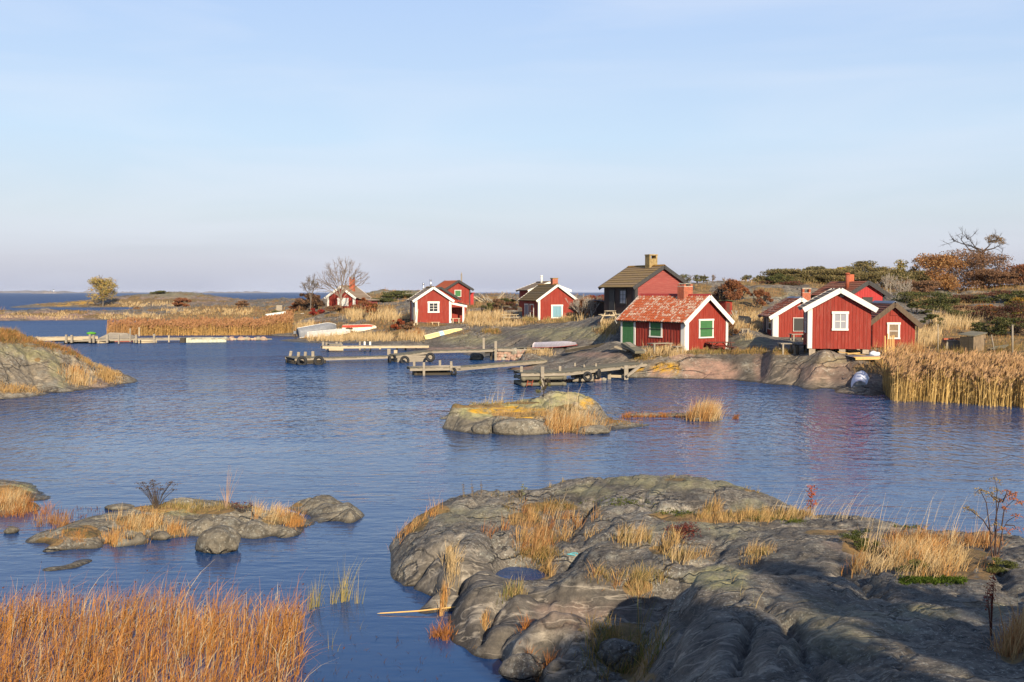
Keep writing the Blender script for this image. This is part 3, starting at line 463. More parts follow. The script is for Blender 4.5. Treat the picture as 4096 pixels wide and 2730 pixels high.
# --- steep slab at the left edge
LRK = islet('left_slab', (-50, -18, 320, 47, 71, 260), [(0, 1600), (99, 1592), (199, 1581), (305, 1567), (405, 1554), (504, 1544), (537, 1531), (-300, 1610), (-700, 1600)],
    [(464, 1492, 61.3), (400, 1464, 61), (332, 1433, 60.6), (285, 1404, 60.3), (220, 1388, 60), (166, 1373, 59.6), (93, 1357, 59), (50, 1338, 58.6), (0, 1322, 58), (-200, 1290, 57), (-600, 1270, 57), (430, 1530, 58.9), (340, 1500, 58.8), (280, 1470, 58.6), (200, 1450, 57.3), (100, 1430, 56.4), (0, 1410, 55.6), (330, 1540, 57), (200, 1540, 55.2), (100, 1550, 53.6), (0, 1560, 52.4), (0, 1490, 53.8), (100, 1490, 55), (200, 1500, 56.2)],
    [(0, 1600), (99, 1592), (199, 1581), (305, 1567), (405, 1554), (504, 1544), (537, 1531)], 71, (0.30, 0.10), (0.12, 0.6, -0.9), M_SLAB,
    {'grass': [(50, 1350, 90, 30), (200, 1385, 120, 9), (300, 1415, 60, 8), (310, 1510, 35, 35), (430, 1510, 30, 22), (60, 1565, 80, 8, .8), (150, 1440, 15, 12)], 'lich': [(60, 1400, 110, 30, .75), (150, 1420, 80, 30, .7), (220, 1470, 30, 50, .7), (250, 1510, 25, 50, .5)], 'pink': [(400, 1540, 60, 25, .6)], 'dark': [(120, 1500, 120, 80, .5)]}, extra=[(-26, 65, .2), (-30, 66, .8), (-36, 68, .8), (-24, 64, -.2), (-45, 69, .8), (-23, 63.5, -.4)], wv=12)
# ------------------------------------------------------------------ water
wb = MB(); wb.add([(-14000, -60, 0), (14000, -60, 0), (14000, 14000, 0), (-14000, 14000, 0)], [(0, 1, 2, 3)])
tag(wb.build('sea', M_WATER), kind='structure')
pw = MB(); n_ = 28; pv = [(pool.x + 0.6 * math.cos(t) * 1.15, pool.y + 0.62 * math.sin(t) * 1.15, 0.30) for t in np.linspace(0, 2 * math.pi, n_, False)]
pw.add(pv, [tuple(range(n_))]); tag(pw.build('rock_pool_water', M_WATER), kind='structure')
bedm = NB('sea_bed').done((0.05, 0.04, 0.025), 0.9)
mesh_obj('sea_bed', [(-14000, -60, -3), (14000, -60, -3), (14000, 14000, -3), (-14000, 14000, -3)], [(0, 1, 2, 3)], bedm)['kind'] = 'structure'
# ------------------------------------------------------------------ building materials
def board_mat(name, col, wear=None, amt=0.35, vert=True, rough=0.75):
    b = NB(name); P = b.map(b.coord('Object'), (1, 1, 1)); r = b.rand()
    st = b.map(P, (9, 9, 0.7) if vert else (0.7, 0.7, 9)); n = b.noise(st, 2.0, 5, 0.65); n2 = b.noise(P, 1.1, 4, 0.6)
    c = b.mix(b.rng(r, 0, 1, 0, 0.38), col, tuple(x * 0.62 for x in col))
    if wear: c = b.mix(b.math('MULTIPLY', b.rng(n, 0.5, 0.72), b.rng(n2, 0.35, 0.65, 0.15, amt)), c, wear)
    c = b.mix(b.rng(n, 0.3, 0.55, 0.35, 0.0), c, tuple(x * 0.5 for x in col))
    return b.done(c, rough, b.bump(n, 0.35, 0.02), 0.25)
M_RED = board_mat('falu_red', (0.25, 0.029, 0.017), (0.27, 0.09, 0.065), 0.85)
M_RED2 = board_mat('faded_red', (0.26, 0.060, 0.05), (0.31, 0.135, 0.10), 0.6, False)
M_PINK = board_mat('bright_red', (0.38, 0.035, 0.035), (0.4, 0.1, 0.07), 0.2)
M_DKRED = board_mat('tarred_boards', (0.045, 0.026, 0.022), (0.09, 0.06, 0.05), 0.5)
M_WHITE = board_mat('white_paint', (0.72, 0.69, 0.62), (0.45, 0.41, 0.33), 0.5)
M_BLACK = board_mat('black_trim', (0.045, 0.043, 0.042), (0.11, 0.10, 0.09), 0.5)
M_BROWN = board_mat('weathered_barge', (0.10, 0.07, 0.045), (0.20, 0.15, 0.09), 0.7)
M_GREEN = board_mat('green_paint', (0.05, 0.155, 0.055), (0.09, 0.2, 0.09), 0.3, False)
M_BLUE = board_mat('pale_blue_paint', (0.16, 0.30, 0.36), (0.28, 0.38, 0.4), 0.5)
M_GREY = board_mat('grey_wood', (0.27, 0.23, 0.175), (0.44, 0.38, 0.29), 0.9, False, 0.85)
M_GREYD = board_mat('old_deck_wood', (0.15, 0.135, 0.095), (0.26, 0.235, 0.15), 0.8, False, 0.9)
M_PALEW = board_mat('pale_wood', (0.46, 0.37, 0.24), (0.55, 0.47, 0.34), 0.7, False, 0.85)
M_NEWW = board_mat('new_wood', (0.62, 0.38, 0.13), (0.62, 0.46, 0.24), 0.5, False, 0.7)
M_DKW = board_mat('dark_wet_wood', (0.055, 0.045, 0.032), (0.10, 0.08, 0.05), 0.7, False, 0.8)
M_SLATE = NB('lead_grey').done((0.13, 0.15, 0.19), 0.45, None, 0.5)
M_METAL = NB('galvanised_metal').done((0.62, 0.62, 0.63), 0.3, None, 0.5, 0.9)
M_RUST = NB('rusty_iron').done((0.26, 0.065, 0.03), 0.7, None, 0.3)
M_IRON = NB('dark_iron').done((0.03, 0.028, 0.026), 0.6)
M_RUBBER = NB('black_rubber').done((0.018, 0.018, 0.019), 0.75)
M_GREENROOF = NB('green_roof_sheet').done((0.07, 0.11, 0.06), 0.7)
def plain(name, col, sc=3, amt=0.4, rough=0.85, bs=0.4):
    b = NB(name); P = b.pos(); n = b.noise(P, sc, 6, 0.65); r = b.rand()
    c = b.mix(b.rng(n, 0.35, 0.65), tuple(x * (1 - amt) for x in col), tuple(min(1, x * (1 + amt * 0.6)) for x in col))
    c = b.mix(b.rng(r, 0, 1, 0, 0.4), c, tuple(x * 0.6 for x in col))
    return b.done(c, rough, b.bump(n, bs, 0.05), 0.25)
M_BRICK = plain('red_brick', (0.40, 0.105, 0.05), 7, 0.35)
M_BRICKY = plain('yellowed_render', (0.33, 0.235, 0.10), 5, 0.5)
M_MORTAR = plain('mortar', (0.42, 0.36, 0.29), 8, 0.3)
M_CONC = plain('concrete', (0.36, 0.29, 0.215), 5, 0.35)
M_STONE = plain('pier_stone', (0.40, 0.26, 0.19), 4, 0.5)
M_STONE2 = plain('grey_stone', (0.30, 0.27, 0.21), 4, 0.5)
M_CLOTH = plain('white_sacking', (0.75, 0.75, 0.77), 6, 0.12)
def roof_mat(name, a, bcol, lich, amt):
    b = NB(name); P = b.pos(); n = b.noise(P, 2.2, 6, 0.65); n2 = b.noise(P, 11, 5, 0.7); r = b.rand()
    c = b.mix(b.rng(n2, 0.3, 0.7), a, bcol); c = b.mix(b.rng(r, 0, 1, 0, 0.45), c, tuple(x * 0.65 for x in a))
    c = b.mix(b.math('MULTIPLY', b.rng(b.math('ADD', n, b.math('MULTIPLY', r, 0.5)), 0.68, 0.82), b.rng(n2, 0.47, 0.53, 0, amt)), c, lich)
    return b.done(c, 0.85, b.bump(n2, 0.3, 0.02), 0.2)
M_TILE = roof_mat('clay_tile', (0.36, 0.080, 0.028), (0.28, 0.075, 0.033), (0.45, 0.38, 0.30), 0.9)
M_TILE2 = roof_mat('brown_red_tile', (0.24, 0.075, 0.04), (0.30, 0.10, 0.055), (0.3, 0.2, 0.12), 0.5)
M_TILEO = roof_mat('orange_tile', (0.50, 0.11, 0.035), (0.42, 0.1, 0.04), (0.5, 0.2, 0.1), 0.4)
M_SHING = roof_mat('brown_roofing', (0.20, 0.135, 0.075), (0.27, 0.19, 0.105), (0.32, 0.21, 0.05), 0.6)
M_SHINGD = roof_mat('dark_roofing', (0.10, 0.078, 0.048), (0.14, 0.105, 0.06), (0.22, 0.13, 0.03), 0.6)
M_SHINGP = roof_mat('pale_roofing', (0.25, 0.19, 0.13), (0.33, 0.25, 0.18), (0.2, 0.13, 0.07), 0.5)
M_MOSSG = plain('ridge_moss', (0.28, 0.15, 0.03), 6, 0.5)
def glass_mat():
    b = NB('window_glass'); b.b.inputs['IOR'].default_value = 1.5
    return b.done((0.02, 0.024, 0.03), 0.06, b.bump(b.noise(b.pos(), 2, 2), 0.05, 0.05), 0.6)
M_GLASS = glass_mat()
M_CURT = NB('lace_curtain').done((0.26, 0.26, 0.28), 0.3, None, 0.5)
M_PLY = plain('grey_plywood', (0.22, 0.16, 0.10), 3, 0.35)

# ------------------------------------------------------------------ cabins
class House:
    def __init__(h, name, label, uc, ur, vb, Y, phi, ve, va, ul=None, Ln=None, ua=None, ver=None, group=None, oe=0.28, og=0.25, zdrop=0.0):
        h.phi = R(phi); c, s = math.cos(h.phi), math.sin(h.phi); C = at(uc, vb, Y); h.C = C; h.c, h.s = c, s
        k = (ur - 2048) / F; h.w = (k * C.y - C.x) / (c - k * s)
        if Ln is None: k = (ul - 2048) / F; Ln = (C.x - k * C.y) / (s + k * c)
        h.L = Ln; h.root = empty(name, C, h.phi, label, 'cabin', group or 'red boathouse cabins')
        h.hl = h.zv('F', 0, ve); h.hr = h.zv('F', h.w, ver) if ver else h.hl
        h.ax = h.su('F', ua) if ua else h.w / 2; h.ha = h.zv('F', h.ax, va); h.oe, h.og = oe, og
        h.sl = (h.ha - h.hl) / h.ax; h.sr = (h.ha - h.hr) / (h.w - h.ax)
    def wp(h, wall, s):                 # world XY of a spot along a wall
        x, y = {'F': (s, 0), 'L': (0, h.L - s), 'R': (h.w, s)}[wall]
        return h.C.x + x * h.c - y * h.s, h.C.y + x * h.s + y * h.c
    def su(h, wall, u):
        a = np.array(h.wp(wall, 0)); b = np.array(h.wp(wall, 1)) - a; k = (u - 2048) / F
        return (k * a[1] - a[0]) / (b[0] - k * b[1])
    def zv(h, wall, s, v):
        x, y = h.wp(wall, s); d = ray(2048, v); return H + d[2] / d[1] * y - h.C.z
    def rect(h, wall, u0, u1, v0, v1):  # pixel rectangle -> wall rectangle
        s0, s1 = sorted((h.su(wall, u0), h.su(wall, u1))); sm = (s0 + s1) / 2; z1, z0 = h.zv(wall, sm, v0), h.zv(wall, sm, v1); return s0, s1, z0, z1
    def wb(h, mb, wall, s0, s1, z0, z1, o0, o1):
        if wall == 'F': mb.box(s0, s1, -o1, -o0, z0, z1)
        elif wall == 'L': mb.box(-o1, -o0, h.L - s1, h.L - s0, z0, z1)
        else: mb.box(h.w + o0, h.w + o1, s0, s1, z0, z1)
        return mb
    def top(h, x): return h.hl + h.sl * x if x <= h.ax else h.hr + h.sr * (h.w - x)
    def shell(h, mat):
        w, Ln = h.w, h.L; t = -0.02; pr = [(0, 0), (w, 0), (w, h.hr + t), (h.ax, h.ha + t), (0, h.hl + t)]
        V = [(x, 0.0, z) for x, z in pr] + [(x, Ln, z) for x, z in pr]
        mesh_obj('wall', V, [(0, 1, 2, 3, 4), (9, 8, 7, 6, 5), (0, 5, 6, 1), (1, 6, 7, 2), (4, 3, 8, 9), (3, 2, 7, 8), (0, 4, 9, 5)], mat, h.root)
    def boards(h, wall, mat, bw=0.19, zb=-0.06, horiz=False, batten=False, hole=None):
        ln = h.w if wall == 'F' else h.L; gap = 0.014
        if horiz:
            z = zb; zt = h.ha
            while z < zt - 0.05:
                z1 = min(z + bw, zt); zm = z1
                x0 = 0 if zm <= h.hl else (zm - h.hl) / h.sl; x1 = h.w if zm <= h.hr else h.w - (zm - h.hr) / h.sr
                x0b = 0 if z <= h.hl else (z - h.hl) / h.sl; x1b = h.w if z <= h.hr else h.w - (z - h.hr) / h.sr
                V = [(x0b, -0.045, z), (x1b, -0.045, z), (x1, -0.02, z1), (x0, -0.02, z1), (x0b, -0.003, z), (x1b, -0.003, z), (x1, -0.003, z1), (x0, -0.003, z1)]
                mesh_obj('board', V, [(0, 1, 2, 3), (7, 6, 5, 4), (0, 4, 5, 1), (1, 5, 6, 2), (2, 6, 7, 3), (3, 7, 4, 0)], mat, h.root); z = z1
            return
        n = max(1, round(ln / bw)); st = ln / n
        for i in range(n):
            a, b = i * st + gap / 2, (i + 1) * st - gap / 2; d = 0.028 + (0.022 if batten and i % 2 else 0) + random.uniform(-.003, .003); zq = zb + random.uniform(-.015, .01)
            m = MB()
            if wall == 'F':
                for x0, x1 in (((a, min(b, h.ax)), (max(a, h.ax), b)) if a < h.ax < b else ((a, b),)):
                    m.add([(x0, -d, zq), (x1, -d, zq), (x1, -d, h.top(x1) - .03), (x0, -d, h.top(x0) - .03), (x0, -.003, zq), (x1, -.003, zq), (x1, -.003, h.top(x1) - .03), (x0, -.003, h.top(x0) - .03)],
                          [(0, 1, 2, 3), (0, 4, 5, 1), (1, 5, 6, 2), (2, 6, 7, 3), (3, 7, 4, 0)])
            else: h.wb(m, wall, a, b, zq, (h.hl if wall == 'L' else h.hr) - .05, .003, d)
            m.build('board', mat, h.root)
    def slope(h, side, t, y, lift=0.0):  # a spot on a roof slope: t from eave (0) to ridge (1)
        run = h.ax if side == 'L' else h.w - h.ax; sl = h.sl if side == 'L' else h.sr; k = math.hypot(1, sl)
        q = -h.oe + t * (run + h.oe); z = (h.hl if side == 'L' else h.hr) + sl * q; nx, nz = -sl / k, 1 / k
        x = q + nx * lift; z += nz * lift; return (x if side == 'L' else h.w - x, y, z)
    def roof(h, mat, mats=None, courses=9, tiles=None, sides=('L', 'R'), ridge=None, barge=M_WHITE, bh=0.19, soff=None):
        y0, y1 = -h.og, h.L + h.og
        for side in ('L', 'R'):
            g = lambda t, y, l: h.slope(side, t, y, l)
            V = [g(0, y0, .0), g(0, y1, .0), g(1, y1, .0), g(1, y0, .0), g(0, y0, .06), g(0, y1, .06), g(1, y1, .06), g(1, y0, .06)]
            rp = mesh_obj('roof', V, [(0, 1, 2, 3), (7, 6, 5, 4), (0, 4, 5, 1), (1, 5, 6, 2), (2, 6, 7, 3), (3, 7, 4, 0)], soff or M_BLACK, h.root)
            if tiles and side in sides:
                nc, nr = tiles; cw = (y1 - y0) / nc; p0 = Vector(g(0, 0, 0)); p1 = Vector(g(1, 0, 0)); ls = (p1 - p0).length; rl = ls / nr
                up = (p1 - p0).normalized(); yv = Vector((0, 1, 0)); nn = up.cross(yv) if side == 'R' else yv.cross(up); nn = nn if nn.z > 0 else -nn
                me = None; prof = [(-.5, .012), (-.36, .055), (-.12, .075), (.12, .055), (.30, .014), (.5, .004)]
                for r_ in range(nr):
                    for c_ in range(nc):
                        if me is None:
                            V = [(q * cw, 0, zq + .03) for q, zq in prof] + [(q * cw, rl * 1.16, zq) for q, zq in prof]; k = len(prof)
                            V += [(q * cw, 0, zq + .005) for q, zq in prof]
                            fc = [(i, i + 1, i + 1 + k, i + k) for i in range(k - 1)] + [(i + 2 * k, i + 1 + 2 * k, i + 1, i) for i in range(k - 1)]
                            o = mesh_obj('roof_tile', V, fc, mat, rp, True); me = o.data
                        else: o = link(bpy.data.objects.new('roof_tile', me), rp)
                        ps = p0 + up * (rl * r_ - 0.03 + random.uniform(-.012, .012)) + nn * (0.062 + random.uniform(0, .008)); ps.y = y0 + (c_ + .5) * cw
                        ja = random.uniform(-.03, .03); upj = (up + yv * ja).normalized(); xa = upj.cross(nn)
                        o.matrix_local = Matrix(((xa.x, upj.x, nn.x, ps.x), (xa.y, upj.y, nn.y, ps.y), (xa.z, upj.z, nn.z, ps.z), (0, 0, 0, 1)))
            elif side in sides:
                for i in range(courses):
                    ta, tb = i / courses - .012, min(1, (i + 1) / courses + .01); j = random.uniform(-.006, .006)
                    V = [g(ta, y0 - .02, .064), g(ta, y1 + .02, .064), g(tb, y1 + .02, .064), g(tb, y0 - .02, .064), g(ta + j, y0 - .02, .125), g(ta - j, y1 + .02, .125), g(tb, y1 + .02, .078), g(tb, y0 - .02, .078)]
                    mesh_obj('roof_course', V, [(0, 1, 2, 3), (7, 6, 5, 4), (0, 4, 5, 1), (1, 5, 6, 2), (2, 6, 7, 3), (3, 7, 4, 0)], mat, rp)
            for yb, yo in ((y0, -.035), (y1, .035)):
                ya, yz = sorted((yb + math.copysign(.002, yo), yb + yo)); t1 = 1.0; V = []
                for y in (ya, yz):
                    V += [g(-.02, y, .13), g(t1, y, .13), g(t1, y, .13 - bh), g(-.02, y, .13 - bh)]
                mesh_obj('barge_board', V, [(0, 1, 2, 3), (7, 6, 5, 4), (0, 4, 5, 1), (2, 6, 7, 3), (3, 7, 4, 0), (1, 5, 6, 2)], barge, h.root)
        if ridge:
            m = MB(); hh = h.ha + .14; a = .17
            for sg, sl in ((-1, h.sl), (1, h.sr)):
                m.add([(h.ax, y0 - .03, hh), (h.ax, y1 + .03, hh), (h.ax + sg * a, y1 + .03, hh - a * sl), (h.ax + sg * a, y0 - .03, hh - a * sl), (h.ax, y0 - .03, hh + .04), (h.ax, y1 + .03, hh + .04), (h.ax + sg * a, y1 + .03, hh + .035 - a * sl), (h.ax + sg * a, y0 - .03, hh + .035 - a * sl)],
                      [(0, 1, 2, 3), (4, 5, 6, 7), (0, 3, 7, 4), (1, 5, 6, 2), (2, 6, 7, 3)])
            m.build('ridge_cap', ridge, h.root)
    def corners(h, mat, cw=0.16, which='lr', zb=-0.05):
        for x, ok in ((0, 'l' in which), (h.w, 'r' in which)):
            if not ok: continue
            t = (h.hl if x == 0 else h.hr) - .04; sg = 1 if x == 0 else -1; a, b = sorted((x - sg * .052, x + sg * cw))
            MB().box(a, b, -.075, -.05, zb, t - .02).build('corner_board', mat, h.root)
            a, b = sorted((x - sg * .078, x - sg * .053)); MB().box(a, b, -.05, cw, zb, t - .02).build('corner_board', mat, h.root)
    def piers(h, spots, mat=M_STONE2, sz=0.34):
        for x, y in spots:
            X = h.C.x + x * h.c - y * h.s; Y = h.C.y + x * h.s + y * h.c; g = gz(X, Y) - h.C.z
            m = MB().box(x - sz / 2, x + sz / 2, y - sz / 2, y + sz / 2, min(g, -.1) - .25, -.062); m.build('pier', mat, h.root)
    def opening(h, wall, px, kind='window', frame=M_WHITE, fw=0.11, fill=M_GLASS, grid=(0, 0), shutter=None, bar=False, rect=None, sill=True, planks=0):
        s0, s1, z0, z1 = rect or h.rect(wall, *px); m = MB(); o0, o1 = .052, .095
        h.wb(m, wall, s0, s0 + fw, z0, z1, o0, o1); h.wb(m, wall, s1 - fw, s1, z0, z1, o0, o1)
        h.wb(m, wall, s0 - .03, s1 + .03, z1 - fw, z1 + .01, o0, o1 + .02)
        if sill: h.wb(m, wall, s0 - .02, s1 + .02, z0, z0 + fw * .8, o0, o1 + .015)
        f = m.build(kind + ('_frame' if kind == 'door' else ''), frame, h.root)
        a, b, c, d = s0 + fw, s1 - fw, z0 + (fw * .8 if sill else 0), z1 - fw
        if shutter is not None:
            n = planks or 2
            for i in range(n):
                q = MB(); h.wb(q, wall, a + (b - a) * i / n + .004, a + (b - a) * (i + 1) / n - .004, c + .01, d - .01, .054, .082); q.build('shutter' if kind == 'window' else 'plank', shutter, f)
        else:
            q = MB(); h.wb(q, wall, a, b, c, d, .052, .060); q.build('pane', fill, f)
            nx, nz_ = grid
            for i in range(1, nx): q = MB(); x = a + (b - a) * i / nx; h.wb(q, wall, x - .022, x + .022, c, d, .061, .085); q.build('mullion', frame, f)
            for i in range(1, nz_):
                z = c + (d - c) * i / nz_
                for k in range(max(nx, 1)):
                    q = MB(); xa, xb = a + (b - a) * k / max(nx, 1) + .022, a + (b - a) * (k + 1) / max(nx, 1) - .022; h.wb(q, wall, xa, xb, z - .018, z + .018, .061, .082); q.build('glazing_bar', frame, f)
        if bar:
            q = MB(); zm = (z0 + z1) / 2; h.wb(q, wall, s0 + .05, s1 - .05, zm - .025, zm + .025, .118, .135); q.build('locking_bar', M_IRON, f)
        return f
    def chimney(h, x, y, wx, wy, ztop, mat=M_BRICK, bricks=True, cap=None, z0=None, openings=False):
        z0 = (h.top(x) - 0.15) if z0 is None else z0; core = M_MORTAR if bricks else mat
        ch = MB().box(x - wx / 2, x + wx / 2, y - wy / 2, y + wy / 2, z0, ztop).build('chimney', core, h.root)
        if bricks:
            ch_h, bl = 0.078, 0.25; n = int((ztop - z0) / ch_h); cache = {}
            for i in range(n):
                za = z0 + i * ch_h + .006; zb = za + ch_h - .012
                for ax_, lo, ln, fx in (('x', x - wx / 2, wx, y - wy / 2), ('y', y - wy / 2, wy, x - wx / 2)):
                    k = max(1, round(ln / bl)); st = ln / k; offs = (st / 2 if i % 2 else 0); p = -offs
                    while p < ln - .01:
                        a, b = max(p, 0) + .005, min(p + st, ln) - .005; p += st
                        if b - a < .03: continue
                        sz = (b - a, .016 , zb - za) if ax_ == 'x' else (.016, b - a, zb - za); key = tuple(round(q, 3) for q in sz)
                        ps = (lo + (a + b) / 2, fx - .003, (za + zb) / 2) if ax_ == 'x' else (fx - .003, lo + (a + b) / 2, (za + zb) / 2)
                        if key not in cache:
                            o = MB().box(-sz[0] / 2, sz[0] / 2, -sz[1] / 2, sz[1] / 2, -sz[2] / 2, sz[2] / 2).build('brick', mat, ch); cache[key] = o.data
                        else: o = link(bpy.data.objects.new('brick', cache[key]), ch)
                        o.location = ps
        if cap == 'stone':
            for dx in (-1, 1):
                for dy in (-1, 1): MB().box(x + dx * (wx / 2 - .1) - .09, x + dx * (wx / 2 - .1) + .09, y + dy * (wy / 2 - .1) - .09, y + dy * (wy / 2 - .1) + .09, ztop, ztop + .12).build('cap_brick', M_BRICK, ch)
            MB().add([(x - wx * .45, y - wy * .5, ztop + .122), (x + wx * .5, y - wy * .48, ztop + .122), (x + wx * .46, y + wy * .5, ztop + .122), (x - wx * .5, y + wy * .45, ztop + .122), (x - wx * .4, y - wy * .42, ztop + .19), (x + wx * .38, y - wy * .4, ztop + .17), (x + wx * .4, y + wy * .42, ztop + .18), (x - wx * .38, y + wy * .38, ztop + .2)],
                     [(0, 3, 2, 1), (4, 5, 6, 7), (0, 1, 5, 4), (1, 2, 6, 5), (2, 3, 7, 6), (3, 0, 4, 7)]).build('cap_stone', M_STONE2, ch)
        elif cap == 'arch':
            for dx in (-1, 1): MB().box(x + dx * (wx / 2 - .07) - .07, x + dx * (wx / 2 - .07) + .07, y - wy / 2, y + wy / 2, ztop, ztop + .26).build('cap_pier', mat, ch)
            MB().box(x - wx / 2 - .03, x + wx / 2 + .03, y - wy / 2 - .03, y + wy / 2 + .03, ztop + .26, ztop + .36).build('cap', M_CONC if mat is M_BRICK else mat, ch)
        elif cap == 'flat': MB().box(x - wx / 2 - .05, x + wx / 2 + .05, y - wy / 2 - .05, y + wy / 2 + .05, ztop + .002, ztop + .08).build('cap', M_MOSSG, ch)
        return ch
    def flue(h, x, y, r, ztop, mat=M_METAL, name='flue'):
        m = MB().tube([(x, y, h.top(x) - .1), (x, y, ztop)], r, 10).tube([(x, y, ztop - .16), (x, y, ztop - .04)], r * 1.35, 10); m.build(name, mat, h.root, True)

# green-shuttered cabin
D = House('red_cabin', 'red cabin with green shutters, green door and lichen-flecked orange tile roof', 2739, 2908, 1402, 66, 36, 1281, 1187, ul=2489, ua=2826, og=0.3, oe=0.3)
D.shell(M_RED); D.boards('F', M_RED, 0.21); D.boards('L', M_RED, 0.14, batten=True); D.boards('R', M_RED, 0.25)
D.roof(M_TILE, tiles=(30, 10), sides=('L',), ridge=board_mat('red_sheet', (0.33, 0.035, 0.03)), bh=0.30); D.roof_R = [0]
D.corners(M_WHITE, 0.30, 'l'); D.corners(M_WHITE, 0.17, 'r')
D.opening('F', (2793, 2851, 1277, 1353), shutter=M_GREEN, bar=True)
D.opening('L', (2601, 2652, 1283, 1350), shutter=M_GREEN, bar=True)
D.opening('L', (2487, 2545, 1279, 1390), kind='door', shutter=M_GREEN, planks=5, sill=False, fw=0.16)
D.chimney(D.ax - 0.05, 1.95, 0.85, 0.62, D.ha + 0.72, cap='stone'); D.piers([(.25, .25), (D.w - .25, .25), (.25, D.L - .3), (D.w / 2, .25), (D.w - .25, D.L - .3)])
# white-trimmed cabin on the rock point
Gh = House('red_cabin', 'red cabin with broad white bargeboards and four-pane window on concrete piers over the rock', 3234, 3483, 1391, 60, -13, 1227, 1160, Ln=5.0, ua=3360, og=0.3, oe=0.3)
Gh.shell(M_RED); Gh.boards('F', M_RED, 0.205); Gh.boards('L', M_RED, 0.2); Gh.boards('R', M_RED, 0.3)
Gh.roof(M_SHINGP, courses=8, bh=0.30); Gh.corners(M_WHITE, 0.2, 'l')
Gh.opening('F', (3329, 3393, 1247, 1323), grid=(2, 2), fill=M_CURT, fw=0.15); Gh.opening('L', (3224, 3230, 1245, 1330), grid=(1, 2))
Gh.piers([(.22, .2), (1.95, .2), (Gh.w - .25, .2), (.22, Gh.L - .3), (Gh.w - .25, Gh.L - .3), (Gh.w / 2, Gh.L - .3)], M_CONC, 0.36)
x0, x1, z0, z1 = Gh.rect('F', 3359, 3373, 1175, 1189); MB().box(x0, x1, -.075, -.045, z0, z1).build('vent', M_CONC, Gh.root)
# dark-barged cabin behind the reeds
Hh = House('red_cabin', 'red cabin with dark brown bargeboards and white framed boarded window behind the reeds', 3490, 3660, 1386, 65.5, -6, 1280, 1216, Ln=4.6, ua=3574, ver=1288, oe=0.35, og=0.35)
Hh.shell(M_RED); Hh.boards('F', M_RED, 0.2); Hh.boards('R', M_RED, 0.3); Hh.boards('L', M_RED, 0.3)
Hh.roof(M_TILE2, courses=9, ridge=M_SLATE, barge=M_BROWN, bh=0.30); Hh.opening('F', (3549, 3600, 1291, 1357), fill=M_PLY, grid=(1, 2), fw=0.13)
x0, x1, z0, z1 = Hh.rect('F', 3560, 3590, 1237, 1263); MB().box(x0, x1, -.07, -.046, z0, z1).build('loft_hatch', M_RED, Hh.root)
Hh.piers([(.3, .3), (Hh.w - .3, .3), (.3, Hh.L - .3), (Hh.w - .3, Hh.L - .3)]); MB().tube([(Hh.w + .12, -.1, Hh.hr - .1), (Hh.w + .12, -.1, 0.1)], .04, 6).build('downpipe', M_IRON, Hh.root)
# tile-roofed cabin beside it
Fh = House('red_cabin', 'small red cabin with black window board and mottled tile roof under a brick chimney', 3094, 3300, 1347, 76, -4, 1262, 1197, Ln=4.3, ua=3203, oe=0.32, og=0.28)
Fh.shell(M_RED); Fh.boards('F', M_RED, 0.2); Fh.boards('L', M_RED, 0.2); Fh.boards('R', M_RED, 0.3); Fh.roof(M_TILE, tiles=(20, 9), sides=('L',), ridge=M_SLATE, bh=0.28)
Fh.corners(M_WHITE, 0.36, 'l'); Fh.corners(M_WHITE, 0.2, 'r'); Fh.opening('F', (3173, 3219, 1272, 1326), shutter=M_IRON, planks=1, frame=M_WHITE, fw=0.03)
Fh.opening('L', (3060, 3071, 1268, 1330), kind='door', shutter=M_BLACK, planks=3, sill=False, fw=0.06); Fh.opening('L', (3076, 3090, 1266, 1318), grid=(1, 2), fw=0.06)
Fh.chimney(Fh.ax + 0.62, 1.2, 0.62, 0.55, Fh.zv('F', 2.3, 1171), cap='arch', z0=Fh.ha - .7); Fh.piers([(.3, .3), (Fh.w - .3, .3), (.3, Fh.L - .3), (Fh.w - .3, Fh.L - .3)])
# cabin behind with the rusty flue
Ih = House('red_cabin', 'bright red cabin with dark trim, brown-red roof and rusty iron flue, standing behind the others', 3396, 3532, 1240, 88, 14, 1172, 1128, Ln=5.2, ua=3464, oe=0.5, og=0.35)
Ih.shell(M_PINK); Ih.boards('F', M_PINK, 0.16); Ih.boards('L', M_PINK, 0.3); Ih.boards('R', M_PINK, 0.3); Ih.roof(M_TILE2, courses=8, barge=M_BLACK, bh=0.36)
Ih.corners(M_BLACK, 0.1, 'r'); Ih.opening('F', (3448, 3487, 1190, 1215), shutter=M_BLACK, planks=1, frame=M_BLACK, fw=0.04)
Ih.chimney(Ih.ax, 2.6, 0.55, 0.5, Ih.zv('F', 1.5, 1099) + .05, bricks=False); Ih.piers([(.3, .3), (Ih.w - .3, .3), (.3, Ih.L - .3), (Ih.w - .3, Ih.L - .3)])
fx = Ih.ax - 1.15; Ih.flue(fx, 1.2, 0.17, Ih.zv('F', fx, 1093) + .05, M_RUST)
